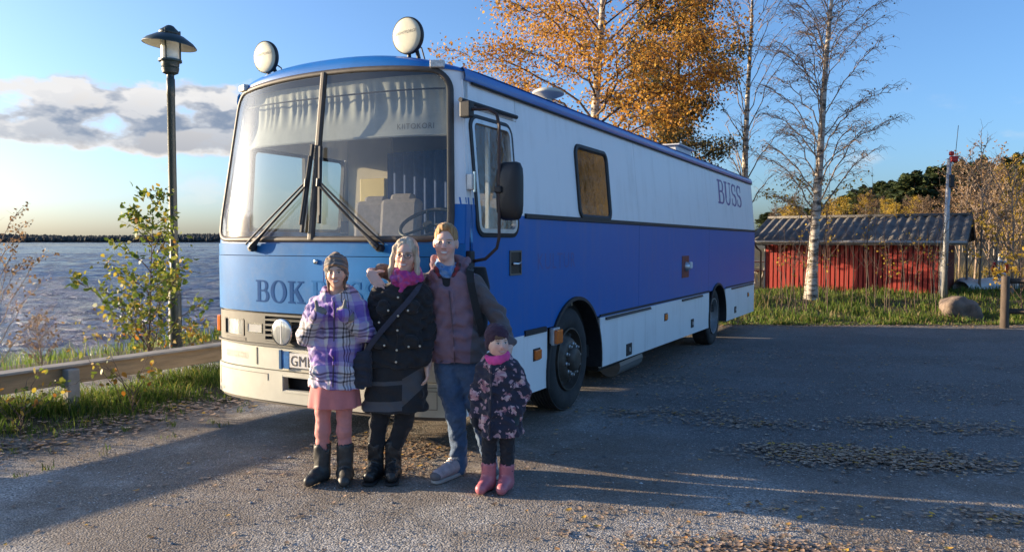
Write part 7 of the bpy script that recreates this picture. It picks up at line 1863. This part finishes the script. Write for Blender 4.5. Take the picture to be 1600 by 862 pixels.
    for (px, py) in ((627, 462), (627, 490), (626, 512), (625, 542), (624, 560), (612, 482), (642, 482), (606, 535), (643, 537), (598, 500), (660, 536)):
        p = J(px, py, -.152 if abs(px - 627) < 8 else -.148); o = MB().lathe([(.008, 0), (.007, .004), (.001, .005)], 10, Matrix.Translation(Vector(p) - Vector(P.o)) @ Matrix.Rotation(math.pi / 2, 4, 'X')).build('snap_button', SN, ct)
    # scarf
    def sc(k):
        n = k['noise'](11, 3); return k['ramp'](n.outputs[0], [(0, (.10, .03, .22)), (.42, (.40, .03, .22)), (.5, (.55, .05, .20)), (.58, (.28, .08, .33)), (.66, (.62, .12, .24))], False)
    f = P.field(600, 672, 405, 460, .005, (-.2, .2)); c0 = J(636, 424, .0)
    for (dz, r, t) in ((.0, .072, .030), (-.030, .082, .032), (-.052, .075, .026)):
        pts = [c0 + np.array((r * math.cos(a), -.01 + r * .95 * math.sin(a), dz + .012 * math.sin(a * 2 + dz * 60) - .022 * max(0, -math.sin(a)))) for a in np.linspace(0, 2 * math.pi, 15)]; f.chain(pts, [t] * 15, .012)
    f.cone(J(634, 434, -.09), J(630, 452, -.115), .035, .018, .02); f.wrinkle(.005, 9, 40); P.part('scarf', f, bands_mat('pink_scarf', sc))
    # hair
    def strands(k):
        mp = k['N'].new('ShaderNodeMapping'); mp.inputs['Scale'].default_value = (95, 60, 7); k['L'].new(k['tc'].outputs['Object'], mp.inputs[0]); n = k['noise'](1, 3, mp.outputs[0])
        return k['ramp'](n.outputs[0], [(0, (.20, .15, .10)), (.40, (.38, .30, .22)), (.55, (.54, .45, .34)), (.7, (.64, .57, .47))], False)
    f = Field(hc - np.array((.2, .18, .26)), hc + np.array((.2, .24, .2)), .005)
    f.ell(Q(0, .018, .038), np.array((.082, .102, .090)) * hs, R, 0); f.ell(Q(0, .05, -.06), np.array((.088, .062, .12)) * hs, R, .03)
    for s in (-1, 1): f.chain([Q(s * .040, -.040, .098), Q(s * .072, -.040, .045), Q(s * .083, -.030, -.03), Q(s * .092, -.032, -.11), Q(s * .102, -.030, -.175)], [.012, .014, .019, .018, .006], .02)
    f.ell(Q(0, -.11, -.04), np.array((.064, .088, .12)) * hs, R, .010, sub=True); f.ell(Q(.004, -.095, .055), np.array((.036, .035, .032)) * hs, R, .02, sub=True)
    X, Y, Z = f.ax[0][:, None, None] - hc[0], f.ax[1][None, :, None] - hc[1], f.ax[2][None, None, :] - hc[2]
    f.F = f.F + (.0016 * np.sin(46 * np.arctan2(X, Y + .02) + 8 * Z)).astype(np.float32) * (np.abs(f.F) < .03); P.part('hair', f, bands_mat('grey_blond_hair', strands))
    # glasses
    MT = mat('glasses_metal', (.10, .08, .07), .35, metal=.7); g = None
    for s in (-1, 1):
        pts = [Q(s * .031 + .0225 * math.cos(a), -.103, -.003 + .0165 * math.sin(a)) for a in np.linspace(0, 2 * math.pi, 17)]
        o = P.tube('glasses' if g is None else 'glasses_rim', pts, .0017, MT, g, 6); g = g or o
        P.tube('temple', [Q(s * .053, -.103, .002), Q(s * .074, -.06, .004), Q(s * .08, .02, .0)], .0017, MT, g, 6)
    P.tube('bridge', [Q(-.0085, -.104, .0), Q(0, -.108, .003), Q(.0085, -.104, .0)], .0017, MT, g, 6)
    # shoulder bag (a thing of its own)
    NV = cloth('navy_strap', (.035, .038, .06), .15); bag = empty('shoulder_bag', tuple(J(572, 600, -.06))); tag(bag, 'dark navy shoulder bag on a long strap across the black coat', 'bag')
    o = np.array(bag.location); pts = [J(650, 440, .02), J(658, 443, -.06), J(654, 452, -.125), J(640, 470, -.148), J(620, 492, -.155), J(600, 515, -.160), J(586, 533, -.15), J(577, 546, -.12)]
    V = []; F = []
    for i, p in enumerate(pts):
        q = pts[min(i + 1, len(pts) - 1)] - pts[max(i - 1, 0)]; q /= np.linalg.norm(q); s_ = np.cross(q, np.array((0, -1, 0))); s_ /= np.linalg.norm(s_) + 1e-9
        for (w, dd) in ((-.018, 0), (.018, 0), (.018, .005), (-.018, .005)): V.append(p + s_ * w + np.array((0, dd, 0)) - o)
    for i in range(len(pts) - 1):
        for a in range(4): F.append((4 * i + a, 4 * i + (a + 1) % 4, 4 * i + 4 + (a + 1) % 4, 4 * i + 4 + a))
    MB().add(V, F).build('strap', NV, bag)
    f = Field(J(572, 575, -.08) - np.array((.12, .15, .2)), J(572, 575, -.08) + np.array((.12, .15, .2)), .006); f.loft([(J(573, 545)[0], P.Y - .08, J(573, 545)[2], .05, .06), (J(572, 560)[0], P.Y - .085, J(572, 560)[2], .062, .075), (J(571, 600)[0], P.Y - .08, J(571, 600)[2], .060, .075)], 0, 3.2); f.wrinkle(.004, 12, 30)
    sdf_obj('bag_body', f, cloth('navy_bag', (.022, .024, .036), .2), bag, o)
woman_black()

# --- woman in the mauve jacket
def woman_mauve():
    P = Person('woman with short ginger hair in a mauve jacket and jeans, arm round the other woman', 712, 5.40); J = P.J
    hc = J(697, 379, -.03); hs = 1.05; R = rotm(-.02, .0, .05); Q = lambda x, y, z: np.array(hc) + R @ np.array((x, y, z)) * hs
    f = P.field(562, 815, 340, 768, .0055, (-.42, .42))
    add_head(f, hc, hs, R, J(700, 440)); f.loft(P.rows([(704, 440, 24, .065, 0), (709, 480, 25, .075, 0), (713, 540, 24, .07, 0), (714, 570, 24, .065, 0)]))
    f.chain([J(742, 442), J(781, 496, -.02), J(797, 535, -.13)], [.038, .030, .024], .03); add_hand(f, J(797, 537, -.14), (-.1, -.55, -.75), (-.9, .1, 0), -1, .95, .35)
    hw = J(582, 425, -.10); f.chain([J(678, 440, .03), J(636, 444, .17), J(598, 424, .06), hw + np.array((-.002, .02, .008))], [.038, .032, .028, .024], .03); add_hand(f, hw, (.55, -.45, -.60), (.3, .6, -.5), 1, .95, .22, (.75, -.25, .2))
    L1 = [J(697, 570), J(712, 642, -.05), J(716, 722, -.02)]; L2 = [J(732, 570), J(748, 642, .02), J(764, 715, .08)]
    for c in (L1, L2): f.chain(c, [.055, .04, .03], .02)
    f.cone((L1[2][0], L1[2][1], .06), (L1[2][0] - .10, L1[2][1] - .14, .05), .026, .018, .02); f.cone((L2[2][0], L2[2][1], .06), (L2[2][0] + .02, L2[2][1] - .14, .05), .026, .018, .02)
    P.body(f, hc, R, hs, skin_mat('ginger_skin', (.76, .49, .39), (.34, .20, .11), (.56, .22, .20), (.07, .08, .09), .45, 1.35))
    # jeans
    def denim(k):
        n = k['noise'](5, 4); n2 = k['noise'](60, 2); return k['mix'](.25, k['ramp'](n.outputs[0], [(0, (.030, .060, .12)), (.45, (.05, .10, .19)), (.62, (.09, .16, .27)), (.8, (.14, .21, .32))], False), k['ramp'](n2.outputs[0], [(.3, (.02, .04, .08)), (.7, (.09, .13, .2))], False))
    f = P.field(655, 800, 550, 740, .006)
    f.cone(J(697, 572), J(732, 572), .085, .085, .03); f.chain([J(699, 575), J(705, 610, -.02), J(713, 645, -.05), J(717, 690, -.03), J(717, 730, -.02)], [.098, .086, .072, .060, .054], .02); f.chain([J(732, 575), J(742, 620, .01), J(749, 650, .02), J(759, 690, .05), J(765, 722, .07)], [.098, .082, .068, .058, .054], .02)
    f.wrinkle(.0038, 22, 34); P.part('jeans', f, bands_mat('blue_denim', denim))
    # shoes
    SH = mat('pink_grey_shoe', (.44, .34, .34), .7, var=.2, vscale=25); SO = mat('shoe_sole', (.42, .38, .34), .8, var=.15); TOE = mat('shoe_toe', (.16, .14, .14), .7)
    for (an, dx, dy) in (((L1[2][0] + .01, L1[2][1]), -.14, -.19), ((L2[2][0], L2[2][1]), .03, -.20)):
        a = np.array((an[0], an[1] + .02, .07)); t = np.array((an[0] + dx, an[1] + dy, .056)); lo = np.minimum(a, t) - .09; hi = np.maximum(a, t) + .1; lo[2] = -.01; hi[2] = .17
        f = Field(lo, hi, .005); f.cone(a, t, .050, .040, .0); f.cone(a, a + np.array((0, 0, .055)), .046, .046, .03); f.cone(a + np.array((0, 0, .03)), a * .4 + t * .6 + np.array((0, 0, .012)), .040, .034, .03); f.floor(.02); s = P.part('shoe', f, SH)
        f = Field(lo, hi, .005); f.cone(a * np.array((1, 1, 0)) + np.array((0, 0, .015)), t * np.array((1, 1, 0)) + np.array((0, 0, .015)), .047, .043, 0); f.floor(.001); Zt = f.ax[2][None, None, :]; f.F = np.maximum(f.F, (Zt - .027).astype(np.float32) + 0 * f.F); P.part('sole', f, SO, s)
        f = Field(lo, hi, .005); f.ell(t + np.array((0, 0, -.005)) + (t - a) * .06, (.040, .040, .034), None, 0); f.floor(.022); P.part('toe_cap', f, TOE, s)
        sd_ = np.cross((t - a) / np.linalg.norm(t - a), (0, 0, 1))
        for i in range(5):
            c = a * (.62 - .09 * i) + t * (.38 + .09 * i) + np.array((0, 0, .068 - .008 * i)); P.tube('lace', [c - sd_ * .022 - np.array((0, 0, .006)), c + np.array((0, 0, .004)), c + sd_ * .022 - np.array((0, 0, .006))], .006, mat('lace_pale', (.66, .64, .62), .8), s, 5)
    # dark shirt, neck gaiter, red checked collar
    f = P.field(650, 770, 405, 500, .006); f.loft(P.rows([(699, 420, 17, .075, .02), (702, 432, 27, .09, .01), (706, 446, 32, .098, 0), (709, 490, 33, .105, 0)]), 0, 2.2); P.part('shirt', f, cloth('black_shirt', (.016, .016, .018), .2))
    def gait(k):
        n = k['noise'](14, 3); return k['ramp'](n.outputs[0], [(0, (.03, .08, .24)), (.45, (.06, .20, .46)), (.55, (.20, .34, .55)), (.65, (.07, .12, .30))], False)
    c0 = J(699, 415, -.005); f = P.field(660, 740, 395, 440, .005, (-.2, .2)); Rg = rotm(0, 0, -.25)
    for (dz, r, t) in ((.012, .060, .020), (-.012, .066, .022), (-.034, .070, .020)): f.chain([c0 + np.array((r * math.cos(a), r * 1.0 * math.sin(a), dz - .03 * max(0, -math.sin(a)) - .02 * math.cos(a))) for a in np.linspace(0, 2 * math.pi, 15)], [t] * 15, .01)
    f.wrinkle(.004, 33, 45); P.part('neck_gaiter', f, bands_mat('blue_gaiter', gait))
    def chk(k):
        mm = k['mm']; a = mm('GREATER_THAN', mm('FRACT', mm('MULTIPLY', k['x'], 22)), .5); b = mm('GREATER_THAN', mm('FRACT', mm('MULTIPLY', k['z'], 22)), .5); return k['mix'](mm('MULTIPLY', mm('ADD', a, b), .5), (.30, .02, .025), (.03, .015, .02))
    RC = bands_mat('red_check', chk)
    for s in (-1, 1):
        f = P.field(650, 750, 400, 450, .005, (-.2, .2)); f.chain([c0 + np.array((s * .078, .0, .005)), c0 + np.array((s * .070, -.055, -.03)), c0 + np.array((s * .045, -.082, -.075))], [.020, .02, .012], .01); P.part('checked_collar', f, RC)
    # jacket: mauve body, grey side panels and sleeves
    def panels(k):
        mm = k['mm']; n = k['noise'](4, 3); wob = mm('MULTIPLY', mm('SUBTRACT', n.outputs[0], .5), .05)
        zz = k['z']; xx = mm('ADD', k['x'], wob)
        side = mm('GREATER_THAN', xx, mm('ADD', .115, mm('MULTIPLY', mm('SUBTRACT', zz, 1.0), .05))); left = mm('LESS_THAN', xx, -.19); top = mm('GREATER_THAN', mm('SUBTRACT', zz, mm('MULTIPLY', mm('ABSOLUTE', mm('ADD', xx, .03)), -.1)), 1.52)
        g = mm('MAXIMUM', side, left); nn = k['noise'](18, 4)
        return k['mix'](g, k['mix'](nn.outputs[0], (.20, .115, .145), (.27, .165, .20)), k['mix'](nn.outputs[0], (.10, .082, .086), (.14, .118, .12)))
    f = P.field(590, 815, 395, 575, .006, (-.3, .42))
    f.loft(P.rows([(700, 416, 20, .085, .03), (702, 423, 29, .095, .02), (706, 433, 36, .105, .01), (709, 446, 38, .115, 0), (710, 480, 38, .122, 0), (711, 505, 37, .120, 0), (713, 520, 40, .128, 0), (715, 545, 43, .132, 0), (716, 563, 42, .128, 0)]), 0, 2.3)
    f.chain([J(738, 441), J(777, 492, -.01), J(796, 533, -.11)], [.068, .062, .048], .03); f.chain([J(682, 441, .02), J(636, 444, .17), J(598, 424, .06), J(587, 422, -.05)], [.068, .058, .048, .040], .03)
    f.ell(J(704, 414, .085), (.13, .075, .075), None, .03)
    for s in (-1, 1): f.chain([J(703 + s * 27, 404, .06), J(703 + s * 25, 418, .0), J(701 + s * 17, 436, -.085)], [.024, .022, .014], .02)
    f.ell(J(699, 424, -.13), (.050, .085, .115), None, .02, sub=True); f.ell(J(699, 408, -.0), (.082, .095, .06), None, .015, sub=True)
    f.cone(J(708, 455, -.118), J(712, 562, -.138), .012, .012, .012); f.cone(J(676, 510, -.125), J(750, 510, -.125), .012, .012, .02, sub=True)
    f.wrinkle(.007, 41, 25); jk = P.part('jacket', f, bands_mat('mauve_jacket', panels))
    P.tube('zip', [J(704, 452, -.134), J(707, 480, -.142), J(711, 520, -.142), J(713, 560, -.156)], .004, mat('zip_mauve', (.10, .06, .075), .4))
    # hair: short, brushed up
    def gin(k):
        mp = k['N'].new('ShaderNodeMapping'); mp.inputs['Scale'].default_value = (70, 70, 14); k['L'].new(k['tc'].outputs['Object'], mp.inputs[0]); n = k['noise'](1, 3, mp.outputs[0])
        return k['ramp'](n.outputs[0], [(0, (.16, .085, .035)), (.45, (.32, .18, .075)), (.65, (.48, .31, .15))], False)
    f = Field(hc - .17, hc + .2, .005); f.ell(Q(0, .016, .042), np.array((.079, .098, .092)) * hs, R, 0); f.ell(Q(0, -.045, .103), np.array((.052, .042, .026)) * hs, R, .03); f.ell(Q(0, -.105, -.022), np.array((.074, .082, .112)) * hs, R, .008, sub=True)
    for s in (-1, 1): f.ell(Q(s * .085, -.01, -.03), np.array((.02, .05, .045)) * hs, R, .01, sub=True)
    f.floor(Q(0, 0, -.07)[2]); X, Y, Z = f.ax[0][:, None, None] - hc[0], f.ax[1][None, :, None] - hc[1], f.ax[2][None, None, :] - hc[2]
    f.F = f.F + (.003 * np.sin(150 * X + 60 * Z) * np.sin(110 * Y + 40 * Z)).astype(np.float32) * (np.abs(f.F) < .03); P.part('hair', f, bands_mat('ginger_hair', gin))
    # backpack with strap (a thing of its own)
    BK = cloth('backpack_black', (.013, .013, .014), .25); bp_ = empty('backpack', tuple(J(715, 500, .2))); tag(bp_, 'black backpack worn by the woman in the mauve jacket, strap over her shoulder', 'backpack'); o = np.array(bp_.location)
    f = Field(J(715, 470, .22) - np.array((.3, .16, .3)), J(715, 470, .22) + np.array((.32, .16, .3)), .008); f.loft([(J(718, 520)[0], P.Y + .21, J(715, 520)[2], .19, .085), (J(720, 450)[0], P.Y + .21, J(720, 450)[2], .20, .09), (J(722, 418)[0], P.Y + .2, J(720, 418)[2], .16, .06)], .02, 3); sdf_obj('pack_body', f, BK, bp_, o)
    for pts in ([J(738, 418, .10), J(737, 416, .03), J(735, 422, -.06), J(737, 440, -.118), J(742, 465, -.125), J(749, 495, -.118), J(755, 520, -.06), J(757, 530, .06)],):
        V = []; F = []
        for i, p in enumerate(pts):
            q = pts[min(i + 1, len(pts) - 1)] - pts[max(i - 1, 0)]; q /= np.linalg.norm(q); s_ = np.cross(q, np.array((.25, -1, .1))); s_ /= np.linalg.norm(s_) + 1e-9; nn = np.cross(s_, q)
            for (w, dd) in ((-.026, -.003), (.026, -.003), (.026, .008), (-.026, .008)): V.append(p + s_ * w - nn * dd - o)
        for i in range(len(pts) - 1):
            for a in range(4): F.append((4 * i + a, 4 * i + (a + 1) % 4, 4 * i + 4 + (a + 1) % 4, 4 * i + 4 + a))
        MB().add(V, F).build('strap', BK, bp_)
woman_mauve()

# --- small child in the flowered coat
def child():
    P = Person('small child in dark flowered coat, purple hat and pink rubber boots', 779, 5.05); J = P.J
    hc = J(777, 533, -.01); hs = .84; R = rotm(.42, .02, -.03); Q = lambda x, y, z: np.array(hc) + R @ np.array((x, y, z)) * hs
    f = P.field(725, 840, 495, 778, .005)
    add_head(f, hc, hs, R, J(777, 575)); f.ell(Q(0, -.03, -.035), np.array((.064, .06, .06)) * hs, R, .03)
    f.loft(P.rows([(779, 572, 24, .07, 0), (780, 610, 25, .08, 0), (781, 670, 26, .085, 0)]))
    f.chain([J(757, 576), J(746, 615), J(743, 646, -.03)], [.036, .03, .022], .02); f.chain([J(804, 576), J(816, 612), J(809, 645, -.05)], [.036, .03, .022], .02)
    f.chain([J(766, 672), J(764, 710), J(763, 745)], [.045, .038, .034], .02); f.chain([J(793, 672), J(793, 710), J(792, 745)], [.045, .038, .034], .02)
    for (a, t) in ((J(763, 745), J(753, 745, -.09)), (J(792, 745), J(786, 745, -.09))): f.cone((a[0], a[1], .05), (t[0], t[1], .035), .026, .026, .02)
    P.body(f, hc, R, hs, skin_mat('child_skin', (.78, .51, .40), (.25, .15, .09), (.52, .20, .19), (.04, .035, .03), .4, .7))
    f = P.field(735, 830, 660, 735, .005); f.chain([J(767, 668), J(764, 700), J(764, 735)], [.055, .049, .045], .01); f.chain([J(792, 668), J(793, 700), J(792, 735)], [.055, .049, .045], .01); f.wrinkle(.003, 4, 45); P.part('trousers', f, cloth('child_trousers', (.014, .015, .022), .2))
    BT = mat('pink_rubber_boots', (.50, .16, .19), .4, var=.08, vscale=14, dirt=(.32, .16, .15, .4), dscale=12)
    for (tp, an, toe) in ((J(764, 725), J(763, 750), J(752, 750, -.10)), (J(792, 727), J(791, 750), J(784, 750, -.11))):
        f = Field((tp[0] - .14, P.Y - .25, -.02), (tp[0] + .13, P.Y + .12, tp[2] + .03), .005); boot(f, tp, an, toe, .052, .003, .040); f.cone(tp, tp + np.array((0, 0, .05)), .046, .044, 0, sub=True); f.floor(.001); P.part('rubber_boot', f, BT)
    def floral(k):
        N, L = k['N'], k['L']; nz = k['noise'](16, 3); ad = N.new('ShaderNodeMix'); ad.data_type = 'VECTOR'; ad.inputs[0].default_value = .07; L.new(k['tc'].outputs['Object'], ad.inputs[4]); L.new(nz.outputs['Color'], ad.inputs[5])
        v = N.new('ShaderNodeTexVoronoi'); v.inputs['Scale'].default_value = 10.5; v.inputs['Randomness'].default_value = .85; L.new(ad.outputs[1], v.inputs['Vector'])
        v2 = N.new('ShaderNodeTexVoronoi'); v2.inputs['Scale'].default_value = 55; L.new(ad.outputs[1], v2.inputs['Vector']); s2 = N.new('ShaderNodeSeparateColor'); L.new(v2.outputs['Color'], s2.inputs[0])
        pet = k['ramp'](s2.outputs[0], [(0, (.24, .10, .14)), (.3, (.46, .25, .28)), (.6, (.58, .40, .40)), (.85, (.02, .022, .045))])
        core = k['mm']('LESS_THAN', k['mm']('ADD', v.outputs['Distance'], k['mm']('MULTIPLY', s2.outputs[1], .16)), .48)
        v3 = N.new('ShaderNodeTexVoronoi'); v3.inputs['Scale'].default_value = 21; L.new(ad.outputs[1], v3.inputs['Vector']); bud = k['mm']('LESS_THAN', v3.outputs['Distance'], .27)
        base = k['mix'](bud, (.018, .020, .042), (.38, .24, .27)); return k['mix'](core, base, pet)
    f = P.field(722, 842, 545, 690, .0055)
    f.loft(P.rows([(776, 552, 15, .07, .01), (777, 558, 22, .078, .01), (779, 568, 29, .088, 0), (780, 582, 31, .098, 0), (780, 615, 32, .106, 0), (781, 650, 34, .115, 0), (782, 678, 35, .122, 0)]), 0, 2.3)
    f.chain([J(757, 575), J(746, 614), J(743, 644, -.02)], [.054, .052, .040], .02); f.chain([J(803, 575), J(817, 611), J(809, 640, -.05)], [.054, .054, .042], .02); f.ell(J(778, 560, .06), (.085, .06, .045), None, .02); f.cone(J(770, 570, -.092), J(766, 676, -.125), .012, .012, .012)
    f.wrinkle(.0055, 51, 32); P.part('flowered_coat', f, bands_mat('flower_print', floral))
    GT = cloth('teal_glove', (.018, .04, .05), .3); GB = cloth('dark_glove', (.014, .014, .02), .2)
    for (w, side, m_, d) in ((J(742, 648, -.03), 1, GB, (.1, -.15, -1)), (J(808, 646, -.06), -1, GT, (-.35, -.2, -1))):
        f = Field(w - .12, w + .12, .005); add_hand(f, w, d, (side * .9, -.2, 0), -side, .72, .55); f.cone(w + np.array((0, 0, .015)), w, .032, .03, .01); f.ell(w + np.array(d) * .04, (.027, .024, .034), None, .015); P.part('glove', f, m_)
    # scarf tube, hat, fringe
    c0 = J(777, 556, -.015); f = P.field(745, 812, 535, 580, .005, (-.2, .2))
    for (dz, r, t) in ((.004, .058, .020), (-.016, .060, .018)): f.chain([c0 + np.array((r * math.cos(a) * 1.08, r * math.sin(a), dz - .012 * max(0, -math.sin(a)) + .012 * math.cos(a))) for a in np.linspace(0, 2 * math.pi, 15)], [t] * 15, .01)
    P.part('neck_warmer', f, mat('hot_pink_fleece', (.72, .08, .30), .9, var=.2, vscale=20, bump=.2, bscale=60))
    f = Field(hc - .17, hc + .2, .005); f.ell(Q(0, .014, .048), np.array((.094, .110, .098)) * hs, R, 0); f.ell(Q(0, .03, -.02), np.array((.088, .085, .085)) * hs, R, .02); f.ell(Q(0, -.108, -.045), np.array((.068, .10, .095)) * hs, R, .012, sub=True); f.ell(Q(0, -.02, -.06), np.array((.078, .08, .12)) * hs, R, .006, sub=True); f.floor(Q(0, 0, -.075)[2]); f.wrinkle(.0025, 61, 50); P.part('hat', f, cloth('plum_knit', (.045, .018, .038), .2, bump=.4, bscale=90))
    f = Field(hc - .15, hc + .15, .005)
    for i in range(7): x = -.042 + .012 * i; f.cone(Q(x, -.080 + .3 * abs(x) * .3, .062), Q(x - .004, -.092 + abs(x) * .25, .030 + .006 * (i % 2)), .010, .006, .006)
    P.part('fringe', f, mat('child_hair', (.14, .08, .045), .6, var=.3, vscale=50))
    P.tube('button_band', [J(770, 566, -.112), J(768, 620, -.128), J(766, 674, -.146)], .004, mat('band_dark', (.015, .016, .03), .7))
child()
